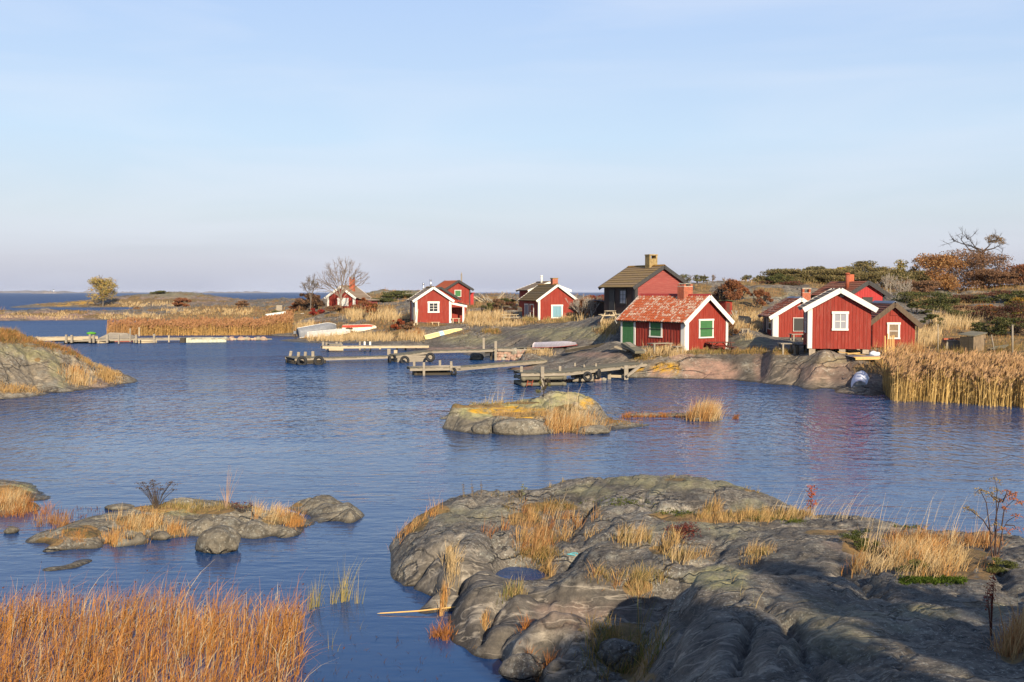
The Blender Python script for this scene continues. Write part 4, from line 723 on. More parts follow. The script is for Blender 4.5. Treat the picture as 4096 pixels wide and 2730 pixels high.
# the tall dark-sided house
Eh = House('dark_sided_house', 'tall house with faded pink-red gable, black boarded side and brown roof', 2541, 2752, 1259, 83, 25.5, 1142, 1067, ul=2417, ua=2648, oe=0.35, og=0.3)
Eh.shell(M_DKRED); Eh.boards('F', M_RED2, 0.15, horiz=True); Eh.boards('L', M_DKRED, 0.17); Eh.boards('R', M_DKRED, 0.3); Eh.roof(M_SHING, courses=9, ridge=M_MOSSG, barge=M_BLACK, bh=0.30)
Eh.corners(M_BLACK, 0.2, 'lr'); Eh.opening('L', (2440, 2461, 1160, 1252), kind='door', shutter=M_IRON, planks=4, frame=M_BLACK, fw=0.07, sill=False); Eh.opening('L', (2480, 2508, 1158, 1218), frame=M_BLACK, fill=M_CURT, grid=(2, 3), fw=0.12)
Eh.chimney(Eh.ax, 1.7, 0.8, 0.7, Eh.zv('F', Eh.ax, 1045) + .25, M_BRICKY, False, 'arch'); Eh.piers([(.3, .3), (Eh.w - .3, .3), (.3, Eh.L - .3), (Eh.w - .3, Eh.L - .3), (.3, Eh.L / 2)])
# blue-shuttered cabin
Ch = House('red_cabin', 'red cabin with pale blue shutter and dark mossy roof behind the rock slope', 2155, 2299, 1280, 106, 20.5, 1197, 1142, ul=2089, oe=0.32, og=0.28)
Ch.shell(M_RED); Ch.boards('F', M_RED, 0.17); Ch.boards('L', M_RED, 0.2); Ch.boards('R', M_RED, 0.3); Ch.roof(M_SHINGD, courses=9, ridge=M_MOSSG, bh=0.24); Ch.corners(M_WHITE, 0.15, 'lr')
Ch.opening('F', (2204, 2250, 1220, 1274), shutter=M_BLUE, planks=4, fw=0.14); Ch.opening('L', (2101, 2116, 1216, 1285), kind='door', shutter=M_SLATE, planks=2, fw=0.1, sill=False); Ch.opening('L', (2122, 2137, 1217, 1272), grid=(1, 2), fw=0.1)
Ch.chimney(Ch.ax + .15, 1.1, 0.6, 0.6, Ch.zv('F', Ch.ax, 1119) + .1, cap='flat'); Ch.piers([(.3, .3), (Ch.w - .3, .3), (.3, Ch.L - .3), (Ch.w - .3, Ch.L - .3)])
C2 = House('red_cabin', 'cabin of which only the pale roof with white bargeboards and steel flue shows', 2120, 2270, 1245, 126, 20, 1160, 1131, Ln=3.8, oe=0.35, og=0.3)
C2.shell(M_RED); C2.boards('F', M_RED, 0.25); C2.boards('L', M_RED, 0.3); C2.roof(M_SHINGP, courses=7, ridge=M_MOSSG, bh=0.28); C2.piers([(.3, .3), (C2.w - .3, .3), (.3, C2.L - .3), (C2.w - .3, C2.L - .3)]); C2.corners(M_WHITE, .14)
C2.flue(C2.ax - .3, 1.8, 0.13, C2.zv('F', C2.ax, 1101), M_WHITE)
# cabin with the porch bench
Bh = House('red_cabin', 'red cabin with six-pane white window, steel flues and open porch at its side', 1663, 1803, 1292, 109, 12.5, 1199, 1152, Ln=5.0, oe=0.3, og=0.28)
Bh.shell(M_RED); Bh.boards('F', M_RED, 0.19); Bh.boards('L', M_RED, 0.25); Bh.boards('R', M_RED, 0.3); Bh.roof(M_SHINGP, courses=8, bh=0.26, ridge=M_MOSSG); Bh.corners(M_WHITE, 0.19, 'lr')
Bh.opening('F', (1711, 1757, 1207, 1252), grid=(2, 3), fw=0.2); Bh.opening('L', (1650, 1657, 1210, 1280), kind='door', shutter=M_SLATE, planks=2, sill=False, fw=.08)
Bh.piers([(.3, .3), (Bh.w - .3, .3), (.3, Bh.L - .3), (Bh.w - .3, Bh.L - .3)], M_CONC)
Bh.flue(Bh.ax - .1, 1.3, 0.1, Bh.ha + .95); Bh.flue(Bh.ax - .75, 2.5, 0.1, Bh.ha + .55)
w = Bh.w; pz0 = Bh.zv('F', w, 1213); pz1 = Bh.zv('F', w + 1.5, 1225); pt = pz1 - .12
MB().add([(w + .08, -.1, pz0 - .04), (w + 1.75, -.1, pz1 - .06), (w + 1.75, 2.2, pz1 - .06), (w + .08, 2.2, pz0 - .04), (w + .08, -.1, pz0 + .05), (w + 1.75, -.1, pz1 + .03), (w + 1.75, 2.2, pz1 + .03), (w + .08, 2.2, pz0 + .05)], [(0, 3, 2, 1), (4, 5, 6, 7), (0, 1, 5, 4), (1, 2, 6, 5), (2, 3, 7, 6), (3, 0, 4, 7)]).build('porch_roof', M_SHINGP, Bh.root)
MB().bar((w + .08, -.13, pz0 - .03), (w + 1.8, -.13, pz1 - .05), .04, .22).build('porch_fascia', M_WHITE, Bh.root)
MB().box(w + 1.3, w + 1.5, -.08, .12, -.3, pt).build('porch_post', M_WHITE, Bh.root)
for i in range(7): MB().box(w + .1 + i * .22, w + .31 + i * .22, 1.95, 2.0, -.1, pt - .05).build('porch_board', M_RED, Bh.root)
MB().box(w + .1, w + 1.6, 0, 2.0, -.3, -.1).build('porch_floor', M_GREY, Bh.root)
B1 = House('cabin_annex', 'low red annex with dark bargeboards built against the back of the porch cabin', 1692, 1830, 1292, 115.2, 12.5, 1193, 1151, Ln=3.6, oe=0.3, og=0.2)
B1.shell(M_RED); B1.boards('F', M_RED, 0.22); B1.boards('R', M_RED, 0.3); B1.roof(M_SHINGD, courses=7, barge=M_BLACK, bh=0.26); B1.piers([(.3, .3), (B1.w - .3, .3), (.3, B1.L - .3), (B1.w - .3, B1.L - .3)])
w = B1.w; MB().add([(w + .05, .3, B1.hr - .55), (w + 1.3, .3, B1.hr - .95), (w + 1.3, 3, B1.hr - .95), (w + .05, 3, B1.hr - .55), (w + .05, .3, B1.hr - .43), (w + 1.3, .3, B1.hr - .85), (w + 1.3, 3, B1.hr - .85), (w + .05, 3, B1.hr - .43)], [(0, 3, 2, 1), (4, 5, 6, 7), (0, 1, 5, 4), (1, 2, 6, 5), (2, 3, 7, 6), (3, 0, 4, 7)]).build('lean_to_roof', M_BLACK, B1.root)
MB().add([(w + .05, .4, -.3), (w + 1.1, .4, -.3), (w + 1.1, .4, B1.hr - .95), (w + .05, .4, B1.hr - .56), (w + .05, 2.8, -.3), (w + 1.1, 2.8, -.3), (w + 1.1, 2.8, B1.hr - .95), (w + .05, 2.8, B1.hr - .56)], [(0, 1, 2, 3), (7, 6, 5, 4), (1, 5, 6, 2), (0, 3, 7, 4)]).build('lean_to_wall', M_RED, B1.root)
B2 = House('red_cabin', 'red cabin with dark grey bargeboards, orange roof and one green shutter', 1787, 1879, 1222, 128, 23.5, 1153, 1124, Ln=4.5, ua=1832, oe=0.4, og=0.3)
B2.shell(M_RED); B2.boards('F', M_RED, 0.2); B2.boards('R', M_RED, 0.3); B2.roof(M_TILEO, courses=8, barge=M_BLACK, bh=0.3); B2.corners(M_BLACK, .1, 'r'); B2.opening('F', (1818, 1844, 1161, 1188), shutter=M_GREEN, planks=1, fw=.06)
B2.piers([(.3, .3), (B2.w - .3, .3), (.3, B2.L - .3), (B2.w - .3, B2.L - .3)], sz=.5)
w = B2.w; MB().box(w + .05, w + .85, .8, 2.4, -.35, 1.55).build('lean_to_wall', M_PINK, B2.root); MB().box(w + .03, w + 1.0, .7, 2.5, 1.552, 1.63).build('lean_to_roof', M_PINK, B2.root)
Ah = House('red_cabin', 'weathered red cabin with white shuttered window behind the bare tree', 1311, 1418, 1239, 152, -15, 1187, 1147, Ln=5.0, ua=1367, oe=0.35, og=0.3)
Ah.shell(M_RED2); Ah.boards('F', M_RED, 0.28); Ah.boards('L', M_RED, 0.4); Ah.boards('R', M_RED, 0.3); Ah.roof(M_SHINGP, courses=8, bh=0.34, ridge=M_MOSSG); Ah.corners(M_WHITE, .25); Ah.opening('F', (1351, 1395, 1193, 1225), shutter=M_WHITE, planks=2, fw=.15)
Ah.chimney(Ah.w * .72, 2.0, .7, .6, Ah.zv('F', Ah.ax, 1117), bricks=False, cap='arch'); Ah.piers([(.3, .3), (Ah.w - .3, .3), (.3, Ah.L - .3), (Ah.w - .3, Ah.L - .3)], sz=.5)
w = Ah.w; MB().box(w + .08, w + 2.3, 1.0, 3.4, -.4, 1.35).build('lean_to_wall', M_RED2, Ah.root)
MB().add([(w + .05, .8, 1.7), (w + 2.6, .8, 1.4), (w + 2.6, 3.6, 1.4), (w + .05, 3.6, 1.7), (w + .05, .8, 1.8), (w + 2.6, .8, 1.5), (w + 2.6, 3.6, 1.5), (w + .05, 3.6, 1.8)], [(0, 3, 2, 1), (4, 5, 6, 7), (0, 1, 5, 4), (1, 2, 6, 5), (2, 3, 7, 6), (3, 0, 4, 7)]).build('lean_to_roof', M_SHINGP, Ah.root)
# ------------------------------------------------------------------ stones
import bmesh
from mathutils import noise as mnoise
_ico = bmesh.new(); bmesh.ops.create_icosphere(_ico, subdivisions=3, radius=1); ICO_V = [v.co.copy() for v in _ico.verts]; ICO_F = [tuple(v.index for v in f.verts) for f in _ico.faces]; _ico.free()
_ico = bmesh.new(); bmesh.ops.create_icosphere(_ico, subdivisions=1, radius=1); IC1_V = [v.co.copy() for v in _ico.verts]; IC1_F = [tuple(v.index for v in f.verts) for f in _ico.faces]; _ico.free()
def stone(name, loc, rx, ry, rz, mat, parent=None, seed=0, rough=0.25, low=False, rot=0.0, flat=0.0):
    V = []; o = Vector((seed * 7.1, seed * 3.3, seed * 1.7))
    for p in (IC1_V if low else ICO_V):
        n = mnoise.noise(p * 1.3 + o) * rough + mnoise.noise(p * 3.1 + o) * rough * 0.35
        q = p * (1 + n)
        if flat and q.z > 1 - flat: q.z = 1 - flat + (q.z - 1 + flat) * 0.25
        V.append((q.x * rx, q.y * ry, q.z * rz))
    ob = mesh_obj(name, V, IC1_F if low else ICO_F, mat, parent, not low); ob.location = loc; ob.rotation_euler = (0, 0, rot)
    for k in ('grass', 'lich', 'gold', 'pink', 'dark'): pass
    return ob
def boulder(u, v, rx, ry, rz, label, seed, up=0.35, mat=None, group='boulders in the shallows', rot=0.0, flat=0.0, rough=.25):
    p = onz(u, v, 0); p.y += ry * 0.8; o = stone('boulder', (p.x, p.y, rz * up), rx, ry, rz, mat or M_ISLE, None, seed, rough, rot=rot, flat=flat); return tag(o, label, 'boulder', group)
boulder(856, 2214, 0.46, 0.4, 0.36, 'rounded grey boulder at the water in front of the grassy islet', 3, .45, rot=.3)
boulder(635, 2162, 0.2, 0.18, 0.12, 'small flat boulder lying against the grassy islet', 4, .4)
boulder(36, 2136, 0.16, 0.14, 0.1, 'small dark stone poking from the open water near the edge islet', 5, .4)
boulder(465, 2042, 0.35, 0.25, 0.09, 'low dark boulder barely awash behind the grassy islet', 6, .4)
boulder(1905, 1441, 0.62, 0.5, 0.42, 'pale rounded boulder at the foot of the stone jetty', 9, .5)
boulder(2080, 1741, 1.02, 0.55, 0.62, 'flat-faced grey boulder at the front of the lichen islet', 12, .2, rot=.05, flat=.35, rough=.15)
boulder(1930, 1737, 0.42, 0.35, 0.36, 'small cracked boulder at the front of the lichen islet', 13, .25)
boulder(2375, 1737, 0.62, 0.4, 0.24, 'low pale boulder beside the grass of the lichen islet', 14, .25)
boulder(2560, 2714, 0.01, 0.01, 0.01, 'x', 1) if False else None
p = hit(2480, 2672); o = stone('boulder', (p.x, p.y + .1, p.z + .12), .33, .28, .26, M_NEAR, None, 22, .15); tag(o, 'smooth shaded boulder among grass in the rock gully', 'boulder', 'boulders in the shallows')
p = hit(2090, 2690); o = stone('boulder', (p.x, p.y, p.z + .04), .34, .26, .2, M_NEAR, None, 23, .18); tag(o, 'rounded rock knob at the water edge of the near rock', 'boulder', 'boulders in the shallows')

# ------------------------------------------------------------------ jetties
def deck(root, a, b, width, pw=0.14, mat=M_GREYD, th=0.035, beams=True, gap=0.012, jit=0.04, side=1, beam_mat=M_GREY, bh=0.16):
    """planks laid across from near edge a-b; the deck reaches width away from the viewer"""
    a, b = Vector(a), Vector(b); d = b - a; n = max(2, int(d.length / pw)); dn = d.normalized(); pn = Vector((-dn.y, dn.x, 0)).normalized() * side
    if pn.y < 0: pn = -pn
    me = None; ang = math.atan2(dn.y, dn.x)
    for i in range(n):
        c = a + d * ((i + .5) / n) + pn * (width / 2)
        if me is None:
            st = d.length / n; o = MB().box(-st / 2 + gap / 2, st / 2 - gap / 2, -width / 2, width / 2, -th, 0).build('plank', mat, root); me = o.data
        else: o = link(bpy.data.objects.new('plank', me), root)
        o.location = c - root.location + pn * random.uniform(-jit, jit) + Vector((0, 0, random.uniform(-.006, .006))); o.rotation_euler = (0, -math.asin(dn.z), ang)
    if beams:
        for q in (0.08, width - 0.14):
            MB().bar(a + pn * q - Vector((0, 0, th + bh / 2 + .004)) - root.location, b + pn * q - Vector((0, 0, th + bh / 2 + .004)) - root.location, .1, bh).build('beam', beam_mat, root)
    return pn
def post(root, u, v0, v1, Y, r=0.07, mat=M_GREY, lean=0.0, name='post'):
    p, q = at(u, v1, Y) - root.location, at(u, v0, Y) - root.location; q.x += lean
    w = r * 2; MB().bar(p, q, w, w).build(name, mat, root)
def tyre(u, v, Y, rad, label, axis=(0, -1, 0.15)):
    p = at(u, v, Y); ro = empty('tyre', p, 0, label, 'tyre', 'tyres hung on the jetties as fenders')
    MB().torus((0, 0, 0), axis, rad * .72, rad * .27, 22, 8).build('tread', M_RUBBER, ro, True)
    MB().torus((0, 0, 0), axis, rad * .50, rad * .07, 18, 6).build('rim_bead', M_RUBBER, ro, True)
def crib(root, a, b, width, z0, z1, rows, mat=M_GREY, log=True, r=0.1):
    """stacked timbers of a jetty crib: front row, side rows, back row"""
    a, b = Vector(a) - root.location, Vector(b) - root.location; dn = (b - a).normalized(); pn = Vector((-dn.y, dn.x, 0)); pn = pn if pn.y > 0 else -pn
    zz_ = -root.location.z; hh = (z1 - z0) / rows
    for i in range(rows):
        z = z0 + (i + .5) * hh + zz_
        for (p, q) in ((a, b), (a + pn * width, b + pn * width), (a - dn * .02, a + pn * width - dn * .02), (b + dn * .02, b + pn * width + dn * .02)):
            p, q = Vector((p.x, p.y, z + random.uniform(-.02, .02))), Vector((q.x, q.y, z + random.uniform(-.03, .03))); e = (q - p).normalized() * .15
            if log: MB().tube([p - e, q + e], [r * random.uniform(.85, 1.05), r * random.uniform(.85, 1.1)], 8).build('crib_log', mat, root, True)
            else: MB().bar(p - e * .2, q + e * .2, .07, hh * .88).build('crib_board', mat, root)
GJ = 'wooden jetties of the cove'
# jetty by the upturned boats
a, b = onz(1290, 1385, .62), onz(1716, 1382, .50); J = empty('jetty', (a.x, a.y, 0), 0, 'pale straight jetty with boarded square head below the upturned boats', 'jetty', GJ)
deck(J, a, b, 1.1, 0.15, M_GREY, beam_mat=M_PALEW, bh=.2); c0 = onz(1318, 1405, 0); c1 = onz(1371, 1404, 0); deck(J, Vector((c0.x, c0.y - .02, .64)), Vector((c1.x, c1.y - .02, .64)), 1.9, .2, M_GREY)
crib(J, (c0.x, c0.y, 0), (c1.x, c1.y, 0), 1.8, 0.02, .5, 3, M_PALEW, False)
for u, v0, v1 in ((1293, 1367, 1392), (1307, 1371, 1400), (1347, 1368, 1390), (1363, 1371, 1400)): post(J, u, v0, v1, 94.2, .1, M_GREY)
for u, v0, v1, m in ((1440, 1366, 1405, M_GREY), (1459, 1367, 1407, M_WHITE), (1481, 1367, 1406, M_WHITE), (1588, 1386, 1404, M_DKW), (1622, 1386, 1404, M_DKW), (1520, 1388, 1398, M_PALEW), (1664, 1386, 1396, M_PALEW)): post(J, u, v0, v1, 92.6 if m is M_WHITE else 94.3, .08, m)
# jetty with tyres
a, b = onz(1180, 1434, .47), onz(1297, 1430, .47); J = empty('jetty', (a.x, a.y, 0), 0, 'long kinked jetty with black tyres under both its heads', 'jetty', GJ)
deck(J, a, b, 2.6, .13); c0, c1 = Vector((a.x + .1, a.y + .25, 0)), Vector((b.x - .1, b.y + .25, 0)); crib(J, c0, c1, 2.0, -.05, .22, 2, M_DKW, True, .13)
for u, v0, v1, Y, l in ((1160, 1405, 1432, 79, .1), (1193, 1409, 1432, 77.6, .05), (1221, 1408, 1430, 78.6, .03), (1252, 1406, 1432, 77.5, 0)): post(J, u, v0, v1, Y, .1, M_GREY, l)
d0, d1 = onz(1297, 1433, .40), onz(1585, 1424, .46); deck(J, d0, d1, 1.0, .14)
e0, e1 = onz(1585, 1423, .54), onz(1728, 1405, .82); deck(J, e0, e1, 1.9, .14); c0, c1 = onz(1592, 1450, 0), onz(1726, 1446, 0); crib(J, c0, c1, 1.7, -.02, .5, 3, M_GREY, False)
post(J, 1556, 1396, 1420, 82, .13); post(J, 1583, 1401, 1420, 80, .13, M_PALEW)
g0, g1 = onz(1728, 1404, .82), onz(1972, 1398, .98); deck(J, g0, g1, 1.1, .16, M_GREYD)
post(J, 1935, 1352, 1398, 84, .09, M_GREY)
tyre(1208, 1447, 75.0, .42, 'half-sunk black tyre under the left head of the kinked jetty, beside a gap'); tyre(1275, 1445, 75.0, .42, 'half-sunk black tyre at the inner corner of the kinked jetty\'s outer head'); tyre(1619, 1443, 77.2, .38, 'black tyre half under water at the middle head of the kinked jetty'); tyre(1721, 1430, 77.8, .38, 'whole black tyre hanging high at the middle head of the kinked jetty'); tyre(1558, 1441, 77.4, .36, 'dark tyre end-on at the far side of the middle jetty head', (-1, -.3, 0))
# stone jetty
J = empty('stone_jetty', (onz(1990, 1440, 0).x, onz(1990, 1440, 0).y, 0), 0, 'jetty of piled red stones topped with grey beams', 'jetty', GJ); jl = J.location
k = 0
for row, (v, n) in enumerate(((1437, 10), (1425, 11), (1413, 11), (1404, 9))):
    for i in range(n):
        u = 1988 + (150 - row * 6) * (i + random.uniform(.2, .8)) / n; Y = 80.4 + row * .12 + random.uniform(-.05, .1); p = at(u, v + random.uniform(-3, 3), Y); s = random.uniform(.75, 1.2) * .19; k += 1
        stone('stone', p - jl, s * 1.25, s * 1.3, s * random.uniform(.8, 1.05), M_STONE if random.random() < .65 else M_STONE2, J, 40 + k, .3, False, random.uniform(0, 3))
for i in range(24):
    p = at(1975 + i * 7, 1425 + random.uniform(-8, 8), 81.2 + random.uniform(0, .5)); stone('stone', p - jl, .26, .26, .24, M_STONE2, J, 90 + i, .3, True)
a, b = at(1985, 1393, 80.6), at(2128, 1391, 81.5); deck(J, a, b, 1.5, .2, M_GREYD, beams=False); MB().bar(at(1990, 1401, 80.3) - jl, at(2125, 1403, 80.9) - jl, .16, .2).build('beam', M_GREY, J)
post(J, 1983, 1366, 1448, 80.0, .1, M_GREY); post(J, 1965, 1392, 1446, 80.6, .1, M_DKW); MB().bar(at(1940, 1409, 80.6) - jl, at(1985, 1406, 80.6) - jl, .3, .2).build('beam', M_DKW, J)
# jetty on logs
a, b = onz(1640, 1473, .52), onz(1812, 1470, .52); J = empty('jetty', (a.x, a.y, 0), 0, 'narrow sloping jetty on round logs, four short posts at its head', 'jetty', GJ)
deck(J, a, b, 1.7, .16, M_GREYD); c, d = onz(1812, 1472, .50), Vector(at(2190, 1440, 72.2)); deck(J, c, d, 1.0, .15, M_GREYD, bh=.2)
for u, v, Y in ((1646, 1474, 66.4), (1677, 1477, 65.5)): MB().tube([at(u, v, Y) - J.location, at(u + 165, v - 6, Y + .6) - J.location], .13, 9).build('crib_log', M_GREY, J, True)
c0, c1 = onz(1665, 1502, 0), onz(1800, 1500, 0); crib(J, c0, c1, 1.3, -.1, .18, 1, M_DKW, True, .14)
for u, v0, v1, Y in ((1657, 1445, 1470, 67.6), (1696, 1450, 1503, 65.4), (1760, 1442, 1470, 67.4), (1805, 1446, 1483, 65.8)): post(J, u, v0, v1, Y, .075, M_GREY)
tyre(1815, 1489, 65.7, .30, 'small black tyre leaning at the head of the log jetty', (-.75, -.6, 0))
# old log-crib jetty
a, b = onz(2078, 1494, .80), onz(2262, 1489, .82); J = empty('jetty', (a.x, a.y, 0), 0, 'broad old jetty on a crib of grey logs with a rusty ladder', 'jetty', GJ)
a, b = onz(2085, 1493, .80), onz(2262, 1490, .80); deck(J, a, b, 2.3, .15, M_GREYD); c, d = Vector((b.x, b.y, .80)), Vector(at(2592, 1453, 64.6)); deck(J, c, d, 1.7, .15, M_GREYD, bh=.18)
c0, c1 = Vector((a.x + .15, a.y + .22, 0)), Vector((b.x - .1, b.y + .22, 0)); crib(J, c0, c1, 1.85, -.08, .62, 2, M_GREYD, True, .115)
for u, v0, v1, Y, r in ((2086, 1466, 1548, 58.6, .08), (2170, 1467, 1548, 57.9, .10), (2240, 1465, 1535, 59.2, .07), (2503, 1462, 1520, 61.9, .10), (2437, 1482, 1518, 62.6, .10), (2510, 1462, 1518, 62.6, .05)): post(J, u, v0, v1, Y, r, M_GREY)
for u, v0, v1, Y in ((2300, 1452, 1466, 62.4), (2337, 1459, 1470, 61.4), (2384, 1454, 1466, 62)): post(J, u, v0, v1, Y, .05, M_GREY)
MB().bar(at(2508, 1506, 61.6) - J.location, at(2570, 1456, 62.6) - J.location, .1, .16).build('brace', M_GREY, J); MB().bar(at(2437, 1505, 62.6) - J.location, at(2500, 1507, 62.2) - J.location, .1, .16).build('beam', M_PALEW, J)
for i, (u, v, Y, ln) in enumerate(((2285, 1505, 60.4, 90), (2300, 1513, 60.3, 95), (2290, 1522, 60.2, 80), (2370, 1498, 61.2, 30))): MB().tube([at(u, v, Y) - J.location, at(u + ln, v - 2, Y + .3) - J.location], .11, 8).build('crib_log', M_GREY, J, True)
for i in range(16): stone('stone', at(2205 + i * 14, 1527 - i * .4, 60 + i * .1 + random.uniform(0, .6)) - J.location, .2, .2, .16, M_STONE if i % 3 else M_STONE2, J, 130 + i, .3, True)
L0 = empty('ladder', (onz(2120, 1540, 0).x, onz(2120, 1540, 0).y, 0), 0, 'rusty red bathing ladder on the log-crib jetty', 'ladder')
for u in (2107, 2127): MB().bar(at(u, 1545, 57.6) - L0.location, at(u + 10, 1500, 58.3) - L0.location, .04, .04).build('rail', M_RUST, L0)
for k in range(4): v = 1540 - k * 11; MB().bar(at(2108 + k * 2.4, v, 57.7 + k * .15) - L0.location, at(2129 + k * 2.4, v, 57.7 + k * .15) - L0.location, .03, .03).build('rung', M_RUST, L0)
tyre(2350, 1507, 59.6, .31, 'black tyre hung by ropes facing out from the log-crib jetty', (.15, -1, .1)); tyre(2396, 1497, 60.2, .31, 'black tyre hung edge-on from the log-crib jetty', (1, -.35, 0))
# far left jetties
a, b = onz(207, 1358, .50), onz(852, 1350, .50); J = empty('jetty', (a.x, a.y, 0), 0, 'very long low grey jetty reaching out past the reeds', 'jetty', GJ)
deck(J, a, b, 1.3, .3, M_GREY, bh=.24, beam_mat=M_GREY)
for u0, u1 in ((262, 385), (395, 452), (548, 622)): c0, c1 = onz(u0, 1374, 0), onz(u1, 1372, 0); crib(J, c0, c1, 1.0, .0, .3, 2, M_PALEW, True, .1)
for u, v0 in ((265, 1339), (287, 1341), (360, 1338), (375, 1340), (429, 1340), (545, 1339), (617, 1337)): post(J, u, v0, 1372, 105.5, .1, M_GREY)
for u, v0, v1, m in ((475, 1338, 1376, M_GREY), (521, 1314, 1368, M_GREY), (557, 1310, 1346, M_PALEW), (676, 1342, 1370, M_PALEW)): post(J, u, v0, v1, 104.6, .06, m)
J = empty('log_pier', (onz(760, 1367, 0).x, onz(760, 1367, 0).y, 0), 0, 'low pier of white timber and round red stones joining the long jetty to the shore', 'pier', GJ); jl = J.location
MB().bar(onz(745, 1362, .25) - jl, onz(905, 1360, .25) - jl, .5, .5).build('timber', plain('bleached_timber', (.50, .52, .40), 4, .3), J); MB().bar(onz(725, 1362, .25) - jl, onz(744, 1362, .25) - jl, .9, .55).build('crib_end', M_DKW, J)
for i in range(12): a = onz(758 + i * 27, 1356 + random.uniform(-1, 2), .55); MB().bar(a - jl, onz(786 + i * 27, 1356 + random.uniform(-1, 2), .5) - jl, .3, .1).build('board', M_PALEW, J)
for i in range(16):
    r_ = random.uniform(.14, .34); p = onz(898 + i * 11 + random.uniform(-4, 4), 1362, .0); stone('stone', (p.x - jl.x, p.y - jl.y, r_ * .5), r_ * 1.1, r_, r_ * .9, M_STONE if i % 4 else M_STONE2, J, 160 + i, .2)
a, b = onz(60, 1352, .75), onz(392, 1346, .75); J = empty('jetty', (a.x, a.y, 0), 0, 'pale plank jetty starting behind the lichened slab', 'jetty', GJ); deck(J, a, b, 1.4, .3, M_PALEW, bh=.34, beam_mat=M_PALEW)
for u in (78, 150, 230, 310, 385): post(J, u, 1329 if u == 78 else 1346, 1376, 112.2, .12, M_GREY)
a, b = onz(478, 1302, .5), onz(600, 1302, .5); J = empty('jetty', (a.x, a.y, 0), 0, 'small jetty head with paired posts rising beyond the reed bed', 'jetty', GJ); deck(J, a, b, 1.6, .3, M_GREYD, bh=.3, beam_mat=M_DKW)
for u, v0 in ((482, 1281), (492, 1280), (564, 1280), (573, 1281)): post(J, u, v0, 1306, 158, .16, M_PALEW)
c = onz(355, 1336, .9); G_ = empty('tarpaulin_heap', c, 0, 'bright green tarpaulin bundle lying on the pale plank jetty', 'tarpaulin'); stone('cover', (0, .7, .02), .5, .3, .16, plain('green_tarp', (.09, .30, .03), 3, .3), G_, 7, .3)
R_ = onz(455, 1368, 0); RA = empty('covered_raft', (R_.x, R_.y, 0), 0, 'grey covered raft moored between the two far jetties', 'raft')
w_ = 1.9; MB().add([(-w_, 0, 0), (w_, 0, 0), (w_, 2.6, 0), (-w_, 2.6, 0), (-w_ * .9, .2, .42), (w_ * .9, .2, .42), (w_ * .9, 2.4, .42), (-w_ * .9, 2.4, .42), (-.9, 1.3, .98), (1.0, 1.3, .92)], [(0, 1, 5, 4), (1, 2, 6, 5), (2, 3, 7, 6), (3, 0, 4, 7), (4, 5, 9, 8), (6, 7, 8, 9), (5, 6, 9), (7, 4, 8)]).build('cover', M_GREY, RA); MB().box(-w_ - .05, w_ + .05, -.05, 2.65, -.3, .12).build('hull', M_RUST, RA)

# ------------------------------------------------------------------ boats
def hull_grid(L_, B_, D_, n=18, m=11, stern=0.82, up=True, rise=0.1):
    V = []; Fc = []
    for i in range(n + 1):
        s = i / n; b = B_ / 2 * (stern + (1 - stern) * math.sin(min(s / .5, 1) * math.pi / 2)) * (1 - max(0, (s - .5) / .5) ** 2.3) + .012
        dd = D_ * (1 - .45 * max(0, (s - .7) / .3) ** 2); sh = rise * (s ** 2) * D_
        for j in range(m + 1):
            q = -1 + 2 * j / m; z = dd * (1 - abs(q) ** 3.0) + (dd * .05 if j in (m // 2, m // 2 + 1) else 0); V.append(((s - .5) * L_ + (.0 if s < .99 else 0), q * b, z - sh * 0))
    for i in range(n):
        for j in range(m): a = i * (m + 1) + j; Fc.append((a, a + 1, a + m + 2, a + m + 1))
    Fc.append(tuple(range(m + 1)))
    return V, Fc
def boat(name, label, p, q, B_, D_, hull, rail=None, keel=True, roll=0.0, stripe=None, group='boats laid up ashore', bottom=None, lift=0.0):
    p, q = Vector(p), Vector(q); d = q - p; o = empty(name, (p + q) / 2 + Vector((0, 0, lift)), 0, label, 'boat', group); o.rotation_euler = (roll, -math.asin(d.z / d.length), math.atan2(d.y, d.x)); L_ = d.length
    V, Fc = hull_grid(L_, B_, D_); mesh_obj('hull', V, Fc, hull, o, True)
    if bottom:
        V2 = [(x, y, z * 1.012 + .012) for x, y, z in V]; nb = 12; F2 = [f for f in Fc[:-1] if all(abs(V2[i][2]) > D_ * .62 for i in f)]
        used = sorted({i for f in F2 for i in f}); ix = {i: k for k, i in enumerate(used)}; mesh_obj('bottom_paint', [V2[i] for i in used], [tuple(ix[i] for i in f) for f in F2], bottom, o, True)
    n = 18; m = 11
    for e in (0, m):
        pts = [Vector(V[i * (m + 1) + e]) for i in range(n + 1)]; MB().tube([(x.x, x.y * 1.02, x.z + .02) for x in pts], .03, 5).build('gunwale', rail or M_WHITE, o)
    if keel: MB().tube([(V[i * (m + 1) + m // 2][0], 0, V[i * (m + 1) + m // 2][2] + .02) for i in range(n + 1)], .028, 5).build('keel', rail or hull, o)
    if stripe:
        s0, s1, mt = stripe; i0, i1 = int(s0 * n), max(int(s1 * n), int(s0 * n) + 1); VV = []; FF = []
        for i in range(i0, i1 + 1):
            for j in range(m + 1): x, y, z = V[i * (m + 1) + j]; VV.append((x, y * 1.015, z + .012))
        for i in range(i1 - i0):
            for j in range(m): a_ = i * (m + 1) + j; FF.append((a_, a_ + 1, a_ + m + 2, a_ + m + 1))
        mesh_obj('painted_band', VV, FF, mt, o, True)
    return o
def gp(u, v, dz=0.0, ymin=0): p = hit(u, v, ymin); p.z += dz; return p
def paintm(name, c, r=0.5): return plain(name, c, 4, .22, r, .15)
